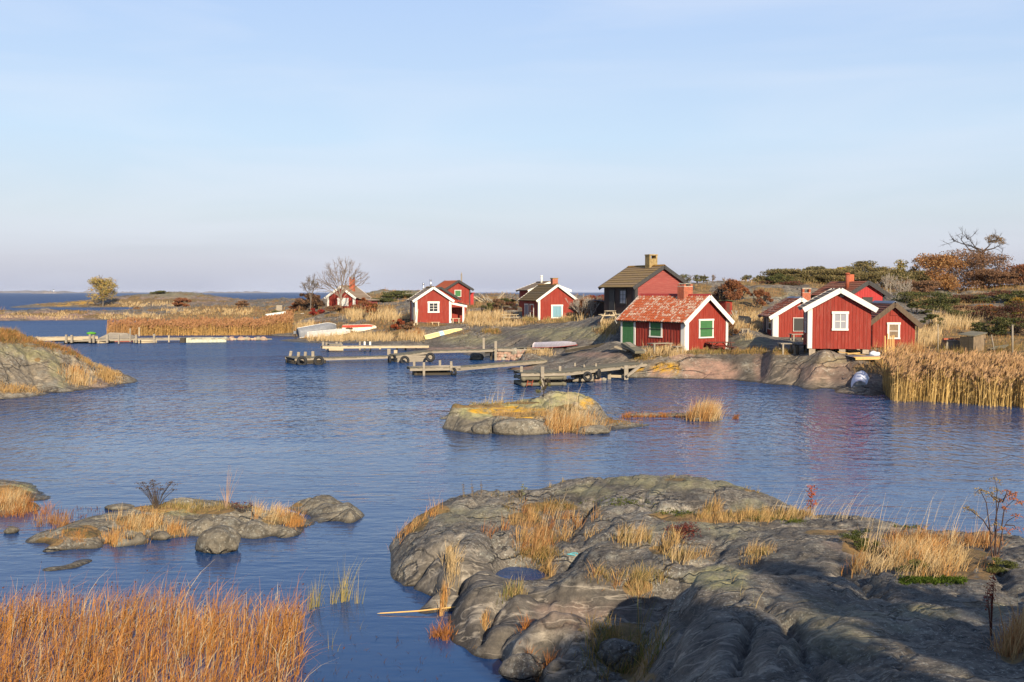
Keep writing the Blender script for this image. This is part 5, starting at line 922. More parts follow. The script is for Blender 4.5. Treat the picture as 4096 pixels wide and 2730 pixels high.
MW = paintm('boat_white', (.70, .68, .62)); MY = paintm('boat_yellow', (.72, .60, .24)); MB_ = paintm('boat_pale_blue', (.35, .55, .72)); MS = paintm('boat_grey', (.20, .21, .23)); MR = paintm('boat_red', (.48, .07, .04)); MC = paintm('boat_cream', (.74, .66, .50))
def gboat(name, label, u0, v0, u1, v1, Y0, Y1, B_, D_, *a, **k): return boat(name, label, at(u0, v0, Y0), at(u1, v1, Y1), B_, D_, *a, **k)
b1 = gboat('rowing_boat', 'silver-grey upturned rowing boat with a small outboard motor at its stern', 1192, 1345, 1346, 1316, 119, 121, 1.7, .95, MS, MW, roll=.3)
om = empty('outboard_motor', at(1180, 1336, 118.6), 0, 'small grey outboard motor on the stern of the silver boat', 'motor'); MB().box(-.14, .14, -.16, .16, .0, .32).build('cowl', MS, om); MB().bar((0, 0, 0), (.05, .05, -.45), .09, .12).build('leg', M_IRON, om); MB().box(-.1, .2, -.03, .03, -.5, -.42).build('skeg', M_IRON, om)
gboat('rowing_boat', 'white upturned rowing boat in front of the silver boat', 1232, 1347, 1402, 1330, 116.5, 116.5, 1.4, .5, paintm('boat_off_white', (.52, .50, .46)), MW, roll=.3)
gboat('rowing_boat', 'cream upturned boat with red bottom paint', 1372, 1322, 1506, 1318, 119.5, 119.5, 1.5, .6, MC, MC, bottom=MR, roll=.3)
gboat('rowing_boat', 'yellow upturned boat with a pale blue band on the rock slope', 1699, 1362, 1850, 1327, 102.4, 103.5, 1.35, .52, MY, MC, roll=.45, stripe=(.42, .5, MB_))
gboat('rowing_boat', 'white upturned boat half hidden by the red bush', 1174, 1276, 1292, 1262, 146, 147, 1.5, .6, MW, MW, roll=.25)
gboat('skiff', 'slender white skiff beside the grey standing board', 1062, 1259, 1168, 1243, 155, 157, 1.0, .35, MW, MW, roll=.3)
boat('kayak', 'pink-white kayak with a red side above the stone jetty', gp(2142, 1391, .06), gp(2308, 1386, .08), .75, .34, paintm('kayak_white', (.66, .58, .58)), MR, keel=False, roll=.3)
gboat('covered_boat', 'boat under a white cover drawn up beside the reeds with black outboard', 3440, 1578, 3455, 1506, 54.6, 57.8, 1.25, .62, paintm('cover_white', (.62, .66, .74)), MS, keel=False, lift=.12)
om = empty('outboard_motor', at(3462, 1578, 54.0), 0, 'black outboard motor tilted at the stern of the covered boat', 'motor'); MB().box(-.13, .13, -.2, .15, .0, .42).build('cowl', M_IRON, om); MB().bar((0, 0, 0), (0, -.1, -.5), .1, .14).build('leg', M_IRON, om)
b_ = empty('standing_board', at(1117, 1247, 157), .3, 'grey weathered panel standing upright behind the skiff', 'board'); MB().box(-.52, .52, -.04, .04, -.2, 1.25).build('panel', M_GREY, b_); MB().box(-.6, .6, -.08, .08, 1.252, 1.32).build('top_rail', M_DKW, b_)

# ------------------------------------------------------------------ tables, benches, clutter
def picnic(p, rz, mat, label, s=1.0):
    o = empty('picnic_table', p, rz, label, 'table', 'picnic tables'); Lh = .9 * s
    for i in range(5): MB().box(-Lh, Lh, -.36 * s + i * .145 * s, -.36 * s + i * .145 * s + .13 * s, .70 * s, .74 * s).build('table_board', mat, o)
    for sg in (-1, 1):
        for k in (0, 1): MB().box(-Lh, Lh, sg * (.62 + k * .15) * s - .065 * s, sg * (.62 + k * .15) * s + .065 * s, .42 * s, .455 * s).build('seat_board', mat, o)
        x = sg * Lh * .72
        for t in (-1, 1): MB().bar((x, t * .68 * s, -.12), (x, t * .26 * s, .70 * s), .09, .045, (1, 0, 0)).build('leg', mat, o)
        MB().box(x - .025 + sg * .04, x + .025 + sg * .04, -.8 * s, .8 * s, .33 * s, .42 * s).build('cross_rail', mat, o)
        MB().bar((x * .9, 0, .38 * s), (x * .25, 0, .68 * s), .08, .04).build('brace', mat, o)
    return o
def bench(p, rz, L_, W_, h_, mat, label, cat='bench', name='bench', boards=2, group='benches and work tables'):
    o = empty(name, p, rz, label, cat, group)
    for i in range(boards): MB().box(-L_ / 2, L_ / 2, -W_ / 2 + i * W_ / boards + .005, -W_ / 2 + (i + 1) * W_ / boards - .005, h_ - .05, h_).build('board', mat, o)
    for x in (-L_ / 2 + .15, L_ / 2 - .15):
        for y in (-W_ / 2 + .06, W_ / 2 - .06): MB().box(x - .05, x + .05, y - .05, y + .05, -.15, h_ - .052).build('leg', mat, o)
    return o
M_RBROWN = board_mat('brown_stain', (.10, .035, .022), (.16, .07, .05), .4, False)
picnic(at(2880, 1411, 65.4), .12, M_RBROWN, 'dark brown picnic table in front of the green-shuttered gable')
picnic(at(2441, 1279, 79.6), 1.35, M_PALEW, 'pale new picnic table seen end-on beside the tall dark-sided house'); picnic(at(2040, 1285, 104), .05, M_PALEW, 'pale picnic table side-on in grass by the blue-shuttered cabin', 1.0)
bench(at(1742, 1301, 107.4), .1, .95, .35, .36, M_PALEW, 'small white bench below the six-pane window'); bench(at(1823, 1292, 109.6), .2, .95, .4, .5, M_PALEW, 'pale bench inside the open porch')
bench(at(3148, 1411, 61.5), .1, 1.05, .7, .62, M_GREY, 'rough grey work table beside the cabin on piers', 'table', 'work_table', 4); bench(at(3205, 1413, 62.2), .1, .9, .6, .55, M_DKW, 'dark work bench in the shade behind the rough grey table', 'table', 'work_table', 3)
T_ = bench(at(3192, 1362, 72.5), .1, 1.2, .7, .5, M_GREY, 'grey table with stacked boards below the black window board', 'table', 'work_table', 4)
bench(at(3585, 1392, 62.5), .0, 2.0, .4, .42, M_GREY, 'long grey bench in front of the boarded window'); bench(at(2980, 1328, 74), .0, .7, .3, .25, M_GREY, 'low grey bench in the shade of the tile-roofed cabin')
bench(at(2640, 1402, 67.2), .45, 1.6, .7, .52, M_GREY, 'junk-laden plank table along the red side wall', 'table', 'work_table', 4); bench(at(2712, 1408, 65.8), .45, .7, .5, .4, M_GREY, 'pale sawhorse bench beside the white corner post')
bench(at(1628, 1296, 110), .2, 1.1, .6, .55, M_DKW, 'dark bench in shade at the porch cabin\'s left wall')
def heap(name, label, cat, c, items, mat, mats=None, group=None):
    o = empty(name, c, 0, label, cat, group)
    for i, (a, b, w, h_) in enumerate(items): MB().bar(Vector(a) - Vector(c), Vector(b) - Vector(c), w, h_).build('timber', (mats or [mat])[i % len(mats or [mat])], o)
    return o
rr = random.Random(5)
c = at(1970, 1216, 136); it = []
for i in range(34): a = Vector((c.x + rr.uniform(-2.0, 1.9), c.y + rr.uniform(-1, 1), c.z + rr.uniform(-.1, .35))); an = rr.uniform(-.9, .9) + (0 if rr.random() < .7 else 1.4); l = rr.uniform(.8, 2.2); it.append((a, a + Vector((l * math.cos(an) * rr.choice((-1, 1)), rr.uniform(-.5, .5), abs(l * math.sin(an)) * .75)), .11, .07))
it.append((at(1990, 1205, 136), at(2030, 1190, 136), .12, .08)); heap('driftwood_heap', 'collapsed heap of grey silvered timbers on the skyline rock', 'timber heap', c, it, M_PALEW, [M_PALEW, M_GREY, M_GREY, M_DKW])
for (u0, v0, Y0, u1, v1, Y1, w, h_, lab, m) in ((2455, 1372, 68.8, 2570, 1404, 65.6, .55, .14, 'thick grey timber slab sloping across the rock before the green door', M_GREY), (2462, 1388, 67.8, 2512, 1404, 67.0, .3, .1, 'short pale plank caught under the timber slab', M_PALEW), (2505, 1376, 67.6, 2560, 1410, 65.0, .7, .16, 'broad grey plank ramp leaning down from the green door', M_GREYD), (2262, 1406, 74.4, 2420, 1378, 73.4, .3, .22, 'long dark beam lying along the rock above the log-crib jetty', M_DKW)):
    a, b = at(u0, v0, Y0), at(u1, v1, Y1); o = empty('timber_slab', (a + b) / 2, 0, lab, 'timber'); MB().bar(a - o.location, b - o.location, w, h_).build('slab', m, o)
    MB().bar(a - o.location + Vector((.1, .05, h_ / 2 + .02)), (a + b) / 2 - o.location + Vector((0, 0, h_ / 2 + .02)), w * .5, .03).build('top_board', M_GREY, o)
c = at(2200, 1416, 79); o = heap('trestle_frame', 'weathered frame of planks beside the kayak', 'frame', c, [(at(2168, 1390, 80.2), at(2246, 1386, 80.2), .08, .14), (at(2178, 1416, 79.6), at(2178, 1392, 79.9), .1, .1), (at(2242, 1400, 80), at(2242, 1384, 80.2), .08, .08), (at(2130, 1396, 80.2), at(2214, 1404, 79.6), .1, .08), (at(2218, 1410, 79.7), at(2218, 1392, 80), .12, .12)], M_GREY)
# plank store, box and posts on the grass behind the reeds
c = at(3798, 1395, 62.6); o = empty('plank_stack', c, 0, 'stack of grey planks with red bricks on top in the grass', 'plank stack'); 
for i in range(7): MB().box(-.45 + i * .02, .55 - i * .01 + (i % 2) * .05, -.4, .4, i * .085, i * .085 + .07).build('plank', M_GREY, o)
for i in range(6): x = -.5 + i * .2; MB().box(x, x + .16, -.3 + (i % 2) * .2, -.05 + (i % 2) * .2, .605, .605 + .09).build('brick', M_BRICK, o)
c = at(3890, 1404, 61.6); o = empty('timber_box', c, .75, 'brown boarded chest with a sloping felt lid in the grass', 'chest')
for i in range(7): MB().box(-.9 + i * .26, -.9 + i * .26 + .25, -.42, -.38, 0, .95 + .02 * i).build('board', M_PLY, o)
for i in range(3): MB().box(-.94, -.905, -.42 + i * .28, -.42 + i * .28 + .27, 0, .95).build('board', M_DKW, o)
MB().box(-.9, .92, -.37, .42, 0, .9).build('core', M_DKW, o); MB().add([(-1, -.5, .98), (1, -.5, 1.12), (1, .5, 1.2), (-1, .5, 1.06), (-1, -.5, 1.03), (1, -.5, 1.17), (1, .5, 1.25), (-1, .5, 1.11)], [(0, 3, 2, 1), (4, 5, 6, 7), (0, 1, 5, 4), (1, 2, 6, 5), (2, 3, 7, 6), (3, 0, 4, 7)]).build('lid', M_GREYD, o)
for u, v0, v1, Y, r, ln, lab in ((3752, 1300, 1412, 61.5, .035, 0, 'thin grey post with a small cap standing beside the plank stack'), (3966, 1342, 1415, 60.8, .03, .18, 'thin pale leaning stake near the boarded chest'), (4050, 1302, 1412, 61, .06, .05, 'stout bleached post standing among bushes behind the reeds')):
    p = at(u + (14 if ln > .1 else 0), v1, Y); q = at(u, v0, Y); o = empty('post', p, 0, lab, 'post', 'posts behind the reeds'); MB().tube([(0, 0, -.3), (q - p) * .5, q - p], [r, r, r * .85], 7).build('shaft', M_GREY, o, True); MB().box(q.x - p.x - r * 1.3, q.x - p.x + r * 1.3, -r * 1.3, r * 1.3, q.z - p.z, q.z - p.z + .03).build('cap', M_GREY, o)
c = at(4005, 1408, 62); heap('board_pile', 'pile of dark boards under scrub beyond the chest', 'boards', c, [(at(3958 + i * 6, 1395 - i * 3, 62.6 + .1 * i), at(4020 + i * 5, 1388 - i * 3, 62.4 + .1 * i), .3, .05) for i in range(4)], M_GREYD)
# new deck and poles by the reeds
c = at(3420, 1436, 57.3); o = empty('new_deck', c, 0, 'unfinished deck of fresh yellow timber beside the reeds', 'deck'); a, b = at(3416, 1430, 57.4), at(3540, 1428, 57.2)
for i in range(11): MB().bar(a - c + Vector((0, i * .15, 0)), b - c + Vector((0, i * .15, 0)), .14, .03).build('plank', M_NEWW if i < 2 else M_SLATE, o)
MB().bar(at(3422, 1436, 57.35) - c, at(3536, 1434, 57.15) - c, .05, .14).build('beam', M_NEWW, o)
for u in (3428, 3480, 3530): MB().bar(at(u, 1436, 57.6) - c, at(u, 1470, 57.6) - c, .08, .08).build('leg', M_NEWW, o)
for i, (u, v0, v1) in enumerate(((3540, 1345, 1440), (3551, 1337, 1438), (3560, 1347, 1436), (3568, 1344, 1436), (3575, 1342, 1436))):
    p = at(u, v1 + 10, 58.4 + i * .15); q = at(u, v0, 58.4 + i * .15); o2 = empty('stake', p, 0, ('yellow stake standing right at the corner of the unfinished deck', 'tallest of the yellow stakes, next to the deck corner', 'middle yellow stake, shorter than its neighbours', 'yellow stake between the middle and the last one', 'yellow stake farthest from the unfinished deck')[i], 'stake', 'yellow stakes by the deck'); MB().bar((0, 0, -.3), q - p, .055, .055).build('shaft', M_NEWW, o2); MB().add([(q.x - p.x - .028, -.028, q.z - p.z), (q.x - p.x + .028, -.028, q.z - p.z), (q.x - p.x + .028, .028, q.z - p.z), (q.x - p.x - .028, .028, q.z - p.z), (q.x - p.x, 0, q.z - p.z + .03)], [(0, 1, 4), (1, 2, 4), (2, 3, 4), (3, 0, 4)]).build('tip', M_NEWW, o2)
p = at(3497, 1420, 58.6); o = stone('rubble_sack', p, .30, .26, .22, M_CLOTH, None, 33, .45); tag(o, 'crumpled white sack lying by the pier under the cabin', 'sack')
c = at(3410, 1416, 59.6); heap('lumber_offcuts', 'loose boards and offcuts shoved under the cabin on piers', 'boards', c, [(at(3352, 1408, 59.4), at(3462, 1422, 58.6), .1, .04), (at(3380, 1402, 60.4), at(3450, 1412, 60), .2, .05), (at(3390, 1400, 60.6), at(3430, 1404, 60.8), .2, .05), (at(3440, 1394, 60.8), at(3455, 1412, 60.3), .12, .04), (at(3390, 1416, 59.6), at(3440, 1413, 59.5), .15, .08)], M_PALEW, [M_NEWW, M_PALEW, M_WHITE, M_GREY])
# privy, shed, trestle, dark dinghy
c = at(2902, 1250, 85); o = empty('red_privy', c, .5, 'tiny red shed with a green sheet roof between the bushes', 'shed'); sx = 60 * 85 / F
MB().box(0, .72, 0, 1.0, -.3, .95).build('wall', M_RED, o)
for i in range(4): MB().box(.0 + i * .18, .17 + i * .18, -.03, -.002, -.1, .98).build('board', M_RED, o)
MB().box(.05, .42, -.06, -.032, 0, .8).build('door', M_RBROWN, o); MB().add([(-.12, -.25, 1.02), (.9, -.25, .92), (.9, 1.15, .8), (-.12, 1.15, .9), (-.12, -.25, 1.06), (.9, -.25, .96), (.9, 1.15, .84), (-.12, 1.15, .94)], [(0, 3, 2, 1), (4, 5, 6, 7), (0, 1, 5, 4), (1, 2, 6, 5), (2, 3, 7, 6), (3, 0, 4, 7)]).build('roof', M_GREENROOF, o)
c = at(2387, 1243, 93); o = empty('dark_shed', c, .3, 'low dark shed with slate-grey roof tucked behind the tall house', 'shed'); MB().box(0, 1.6, 0, 1.8, -.6, .75).build('wall', M_DKRED, o); MB().add([(-.3, -.3, .95), (1.8, -.3, .72), (1.8, 2.1, .72), (-.3, 2.1, .95), (-.3, -.3, 1.03), (1.8, -.3, .8), (1.8, 2.1, .8), (-.3, 2.1, 1.03)], [(0, 3, 2, 1), (4, 5, 6, 7), (0, 1, 5, 4), (1, 2, 6, 5), (2, 3, 7, 6), (3, 0, 4, 7)]).build('roof', M_SLATE, o)
c = at(2938, 1273, 81); heap('crossed_trestle', 'grey crossed-timber trestle below the tiny red shed', 'trestle', c, [(at(2925, 1240, 81), at(2942, 1274, 81), .16, .08), (at(2949, 1241, 81.2), at(2932, 1274, 81.2), .16, .08), (at(2940, 1240, 80.8), at(2948, 1272, 80.8), .14, .08), (at(2922, 1258, 81.1), at(2945, 1262, 81.1), .08, .08)], M_GREY)
gboat('dinghy', 'black upturned dinghy in grass by the crossed trestle', 2952, 1287, 3004, 1290, 79.2, 79.0, .8, .42, M_RUBBER, M_IRON, roll=.2)
p = at(1846, 1125, 134); q = at(1846, 1089, 134); o = empty('flag_pole', (p.x, p.y, gz(p.x, p.y)), 0, 'grey pointed pole rising behind the orange-roofed cabin', 'pole'); MB().tube([(0, 0, -.2), (0, 0, q.z - o.location.z - .3), (0, 0, q.z - o.location.z)], [.09, .09, .01], 8).build('shaft', M_GREY, o); MB().box(-.13, .13, -.13, .13, -.1, .15).build('foot', M_GREY, o)
for i, (u0, v0, u1, v1, lab) in enumerate(((1656, 1230, 1657, 1306, 'pale oar standing at the porch cabin\'s left corner'), (1672, 1237, 1668, 1305, 'pale oar leaning on the porch cabin\'s white corner board'))):
    a, b = at(u1, v1, 107), at(u0, v0, 108.2); o = empty('oar', a, 0, lab, 'oar', 'oars against the porch cabin'); MB().tube([(0, 0, 0), b - a], .03, 6).build('shaft', M_PALEW, o); d_ = b - a; MB().bar(d_ * .0, d_ * .2, .12, .02).build('blade', M_PALEW, o)

def settle(o, sink=0.0):               # slide a thing along its sight line until it stands on the ground
    P0 = o.location.copy(); E = Vector((0, 0, H)); best = None
    for s_ in np.linspace(.9, 1.25, 141):
        q = E + (P0 - E) * float(s_); d_ = abs(q.z - max(gz(q.x, q.y), 0))
        if best is None or d_ < best[0] - .01: best = (d_, q)
    o.location = best[1] - Vector((0, 0, sink))
for o in list(bpy.data.objects):
    lb = o.get('label', '')
    if o.parent is None and (o.name.split('.')[0] in ('plank_stack', 'timber_box', 'board_pile', 'crossed_trestle', 'standing_board', 'picnic_table') or (o.name.startswith(('bench', 'work_table')) and 'porch' not in lb.split('inside')[-1] or 'left wall' in lb)): settle(o, .03)
    if o.name == 'skiff': o.location.z -= .33
# ------------------------------------------------------------------ vegetation
def veg_mat(name, rough=0.8, trans=0.25):
    b = NB(name); c = b.attr('Col', 'Color'); b.done(c, rough, None, 0.15)
    t = b.n('BsdfTranslucent'); b.set(t.inputs[0], c); m = b.n('MixShader'); m.inputs[0].default_value = trans
    o = b.t.nodes['Material Output']; b.t.links.new(b.b.outputs[0], m.inputs[1]); b.t.links.new(t.outputs[0], m.inputs[2]); b.t.links.new(m.outputs[0], o.inputs[0]); return b.m
M_GRASS = veg_mat('dry_grass'); M_LEAF = veg_mat('foliage', 0.7, 0.3)
def bark(name, c): return plain(name, c, 8, .4, .9)
M_BARK = bark('grey_bark', (.16, .13, .10)); M_BARKD = bark('dark_bark', (.055, .042, .034)); M_BARKP = bark('pale_bark', (.36, .31, .25)); M_TWIG = bark('twig_bark', (.22, .17, .13))
def lerp(a, b, t): return np.asarray(a)[None] * (1 - t[:, None]) + np.asarray(b)[None] * t[:, None]
class Blades:                          # thin bent strips, gathered for one mesh
    def __init__(s): s.V = []; s.F = []; s.C = []; s.n = 0
    def add(s, base, h, w, lean, bend, col, col2=None, segs=3, tipw=0.12):
        N = len(base); base = np.asarray(base, float); h = np.broadcast_to(h, N); w = np.broadcast_to(w, N); t = np.linspace(0, 1, segs + 1)
        an = RNG.random(N) * np.pi; wd = np.stack([np.cos(an), np.sin(an) * 0.6, np.zeros(N)], 1)
        P = np.zeros((N, segs + 1, 3)); lx, ly = lean[:, 0], lean[:, 1]
        for k, tk in enumerate(t):
            off = tk * 0.45 + bend * tk ** 2.2
            P[:, k, 0] = base[:, 0] + lx * off * h; P[:, k, 1] = base[:, 1] + ly * off * h
            P[:, k, 2] = base[:, 2] + h * (tk - 0.45 * np.clip(bend, 0, 1.2) * (lx ** 2 + ly ** 2) ** .5 * tk ** 3)
        ww = w[:, None] * (1 - (1 - tipw) * t[None] ** 1.3) / 2
        V = np.empty((N, segs + 1, 2, 3)); V[:, :, 0] = P - wd[:, None] * ww[..., None]; V[:, :, 1] = P + wd[:, None] * ww[..., None]
        i = np.arange(segs)[None] * 2 + (np.arange(N) * 2 * (segs + 1))[:, None] + s.n; Q = np.stack([i, i + 1, i + 3, i + 2], -1).reshape(-1, 4)
        col = np.asarray(col, float); col2 = col if col2 is None else np.asarray(col2, float)
        C = col[:, None] * (1 - t[None, :, None]) + col2[:, None] * t[None, :, None]; C = np.repeat(C[:, :, None], 2, 2)
        s.V.append(V.reshape(-1, 3)); s.F.append(Q); s.C.append(C.reshape(-1, 3)); s.n += N * 2 * (segs + 1); return P
    def leaves(s, c, size, col, aspect=0.55, up=0.0):
        N = len(c); c = np.asarray(c, float); a = RNG.normal(size=(N, 3)); a[:, 2] += up; a /= np.linalg.norm(a, axis=1)[:, None]; b = RNG.normal(size=(N, 3)); b -= a * (a * b).sum(1)[:, None]; b /= np.linalg.norm(b, axis=1)[:, None]
        size = np.broadcast_to(size, N)[:, None]; a = a * size; b = b * size * aspect
        V = np.stack([c - a, c + b * .8 - a * .1, c + a, c - b * .8 - a * .1], 1).reshape(-1, 3); Q = (np.arange(N) * 4)[:, None] + np.arange(4)[None] + s.n
        s.V.append(V); s.F.append(Q); s.C.append(np.repeat(np.asarray(col, float), 4, 0)); s.n += 4 * N
    def build(s, name, mat, parent=None, kind=None):
        o = mesh_obj(name, np.concatenate(s.V), np.concatenate(s.F), mat, parent, attrs={'Col': np.concatenate(s.C)})
        return tag(o, kind=kind)
STRAW = (.52, .35, .15); STRAW2 = (.42, .24, .085); PALE = (.62, .47, .27); RUSSET = (.34, .145, .055); OLIVE = (.13, .125, .035); GREEN = (.10, .14, .03); ORANGE = (.50, .21, .05); RUST = (.30, .11, .04)
def lean_arr(N, mean=(0.35, 0.1), sd=0.25): return np.stack([RNG.normal(mean[0], sd, N), RNG.normal(mean[1], sd, N)], 1)
def tuft(B, p, n, h, spread, w, c1, c2, mean=(.3, .05), sd=.3, bend=.5, hv=.25):
    p = np.asarray(p, float); r = np.abs(RNG.normal(0, spread, n)); a = RNG.random(n) * 2 * np.pi; bx = p[0] + r * np.cos(a); by = p[1] + r * np.sin(a)
    bz = np.maximum(ground(bx, by), 0) - 0.02; b = np.stack([bx, by, bz], 1)
    t = RNG.random(n); hh = h * np.clip(RNG.normal(.85, hv, n), .3, 1.5) * np.clip(1.15 - r / (spread * 3.2), .5, 1.1)
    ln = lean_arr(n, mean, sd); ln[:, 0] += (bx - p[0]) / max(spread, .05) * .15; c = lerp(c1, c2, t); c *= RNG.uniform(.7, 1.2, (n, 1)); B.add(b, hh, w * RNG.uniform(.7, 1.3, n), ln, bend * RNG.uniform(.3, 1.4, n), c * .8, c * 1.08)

# --- reed beds (stuff: nobody could count the stems)
def reeds(name, label_kind, px, py, hmean, stem_w, dens_leaf, plume, cols):
    B = Blades(); N = len(px); gz_ = np.maximum(ground(px, py), -.15); base = np.stack([px, py, gz_], 1); h = np.clip(RNG.normal(hmean, hmean * .11, N), hmean * .55, hmean * 1.25) * (0.92 + .34 * fbm(px * .45, py * .45, 77, 3))
    cl = sstep(-.4, .5, fbm(px * .5, py * .5, 78, 3)); cb = lerp(cols[0], cols[1], RNG.random(N)) * (0.75 + .45 * cl[:, None]); ct = lerp(cols[2], cols[3], RNG.random(N))
    ln = lean_arr(N, (.10, .02), .10); P = B.add(base, h, stem_w * RNG.uniform(.7, 1.3, N), ln, .25 * RNG.random(N), cb, cb * .8 + ct * .2, 3, .5)
    for k in range(dens_leaf):
        f = RNG.uniform(.25, .9, N); i0 = np.clip((f * 3).astype(int), 0, 2); fr = f * 3 - i0; pb = P[np.arange(N), i0] * (1 - fr[:, None]) + P[np.arange(N), i0 + 1] * fr[:, None]
        l2 = lean_arr(N, (.8, 0), .7); tc_ = lerp(cols[0], cols[3], RNG.random(N) * .8 * f + .1) * RNG.uniform(.7, 1.15, (N, 1)); B.add(pb, h * RNG.uniform(.12, .24, N), stem_w * 1.5, l2, 1.0 * RNG.random(N), tc_, tc_, 2, .1)
    if plume:
        sel = RNG.random(N) < plume; tp = P[sel][:, 3]; M = sel.sum()
        for k in range(3): B.add(tp + RNG.normal(0, .03, (M, 3)) - np.array([0, 0, .05]), h[sel] * RNG.uniform(.09, .15, M), stem_w * RNG.uniform(2.2, 4.0, M), lean_arr(M, (.55, 0), .3), .8 * RNG.random(M), ct[sel] * RNG.uniform(.7, 1.3, (M, 1)), ct[sel] * 1.15, 2, .25)
    return B.build(name, M_GRASS, None, 'stuff')
N = 15500; u = RNG.uniform(3455, 4750, N); f = RNG.random(N) ** 1.25
fe = np.interp(u, [3455, 3500, 3560, 3700, 3900, 4096, 4400, 4750], [56.0, 51.2, 50.4, 49.9, 48.6, 47.2, 46.2, 45.5]); be = np.interp(u, [3455, 3520, 3700, 4096, 4750], [57, 58.3, 58.6, 58.2, 58])
Y = fe + (be - fe) * f + RNG.normal(0, .25, N) + .9 * fbm(u * .012, Y_ := np.zeros(N), 71, 3); X = (u - 2048) / F * Y; _k = RNG.random(N) < .05; Y = np.where(_k, Y - RNG.uniform(.2, 1.3, N), Y); X = (u - 2048) / F * Y; keep = (X > 19.15 + (Y - 50) * .26) & (MAIN.h(X, Y) < .45) & (Y < np.interp(u, [3455, 3600, 4000, 4750], [55.5, 55.5, 57, 58]))
o = reeds('reed_bed', 0, X[keep], Y[keep], 1.85, .026, 2, .75, ((.62, .43, .16), (.50, .32, .105), (.28, .165, .08), (.42, .26, .13)))
tag(o, 'tall golden reed bed standing in the water before the dark-barged cabin', 'reeds')
N = 7500; u = RNG.uniform(560, 1165, N); Y = 127 + (RNG.random(N) ** 1.2) * np.interp(u, [560, 700, 1165], [9, 11, 7]) + RNG.normal(0, .4, N); Y -= np.interp(u, [560, 1165], [1.5, 0])
o = reeds('reed_bed', 0, (u - 2048) / F * Y, Y, 1.65, .05, 2, .85, ((.54, .34, .12), (.44, .25, .08), (.27, .13, .06), (.36, .19, .09))); tag(o, 'golden reed bed across the inlet beyond the long jetty', 'reeds')
N = 700; u = np.where(RNG.random(N) < .7, RNG.uniform(470, 580, N), RNG.uniform(425, 480, N)); Y = RNG.uniform(126, 133, N)
o = reeds('reed_fringe', 0, (u - 2048) / F * Y, Y, 1.75, .045, 2, .7, ((.48, .27, .10), (.42, .22, .08), (.32, .15, .07), (.36, .19, .09))); tag(o, 'thin russet reeds at the tip of the far reed bed', 'reeds')
# --- orange sedge in the near water
B = Blades(); N = 9800; u = RNG.uniform(-500, 1290, N); Y = 12.2 + 4.6 * RNG.random(N); Y = np.minimum(Y, np.interp(u, [-500, 0, 300, 700, 1000, 1290], [16.4, 16.4, 16.9, 17.0, 16.8, 15.6]) - np.abs(RNG.normal(0, .25, N)))
X = (u - 2048) / F * Y; dn_ = fbm(X * .9, Y * .9, 55, 3); lim = np.interp(Y, [12, 13.5, 14.6, 15.6, 17], [-2.5, -2.9, -3.15, -3.4, -3.6]); keep = (X < lim + .25 * dn_) & (RNG.random(N) < np.clip(.62 + dn_, .12, 1)); X, Y = X[keep], Y[keep]; N = len(X)
t = RNG.random(N); c = lerp((.54, .25, .058), (.36, .14, .036), t) * RNG.uniform(.7, 1.2, (N, 1)); pl = RNG.random(N) < .13; c[pl] = np.array(PALE) * .9
hh = np.clip(RNG.normal(.58, .19, N), .2, 1.2) * (1 + .25 * fbm(X * .6, Y * .6, 58, 2)); base = np.stack([X, Y, np.full(N, -.05)], 1); bd = RNG.random(N) ** 1.2 * 2.0
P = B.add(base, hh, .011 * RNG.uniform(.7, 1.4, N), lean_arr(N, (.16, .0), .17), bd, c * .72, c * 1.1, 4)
for k in range(1):
    sel = RNG.random(N) < .75; q = P[sel][:, 2]; M = len(q); B.add(q, .22 * RNG.uniform(.6, 1.5, M), .009, lean_arr(M, (.6, 0), .8), RNG.random(M) * 1.4, c[sel] * .95, c[sel] * 1.1, 3)
sel = RNG.random(N) < .10; q = P[sel][:, 4]; B.leaves(q, .022, np.tile((.10, .035, .02), (len(q), 1)), .8)
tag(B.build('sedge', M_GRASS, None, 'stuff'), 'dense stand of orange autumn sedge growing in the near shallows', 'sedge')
B = Blades()
for u, v, n, h in ((1268, 2428, 26, .55), (1240, 2440, 30, .5), (1345, 2412, 16, .5), (1375, 2408, 34, .75), (1395, 2400, 16, .6), (1432, 2415, 12, .45), (1330, 2418, 8, .3), (1425, 2520, 3, .2), (1330, 2600, 6, .35)): p = onz(u, v, 0); tuft(B, (p.x, p.y), n, h, .06, .010, (.22, .21, .07), (.45, .34, .13), (.12, 0), .2, .5)
for i in range(60): p = onz(RNG.uniform(1250, 1800), RNG.uniform(2540, 2760), 0); tuft(B, (p.x, p.y), 2, .10, .05, .01, (.05, .03, .02), (.12, .06, .03), (.1, 0), .6, .8)
tag(B.build('water_grass', M_GRASS, None, 'stuff'), 'thin green and pale blades rising from the water beside the orange sedge', 'grass')

# --- tufts on the near rock
B = Blades(); TN = [.5, .85]
def T(u, v, n, h, sp, c1=STRAW, c2=STRAW2, mean=(.3, .05), sd=.28, bend=.6, w=.010):
    p = hit(u, v)
    if p is not None: tuft(B, (p.x, p.y), max(3, int(n * TN[0])), h * TN[1], sp, w, c1, c2, mean, sd, bend)
for u, v in [(1625, 2140), (1650, 2115), (1690, 2085), (1725, 2060), (1600, 2150), (1745, 2050)]: T(u, v, 55, .42, .12, STRAW, ORANGE)
for u, v in [(1800, 2260), (1810, 2280), (1790, 2240), (1825, 2250), (1815, 2300), (1800, 2330)]: T(u, v, 75, .45, .09, STRAW, PALE, (.15, 0), .2)
for u, v in [(1775, 2400), (1770, 2440), (1765, 2465), (1778, 2375)]: T(u, v, 60, .34, .05, STRAW, ORANGE, (.1, 0), .2)
for u, v in [(1935, 2510), (1945, 2480)]: T(u, v, 45, .28, .04, STRAW, ORANGE, (.1, 0), .2)
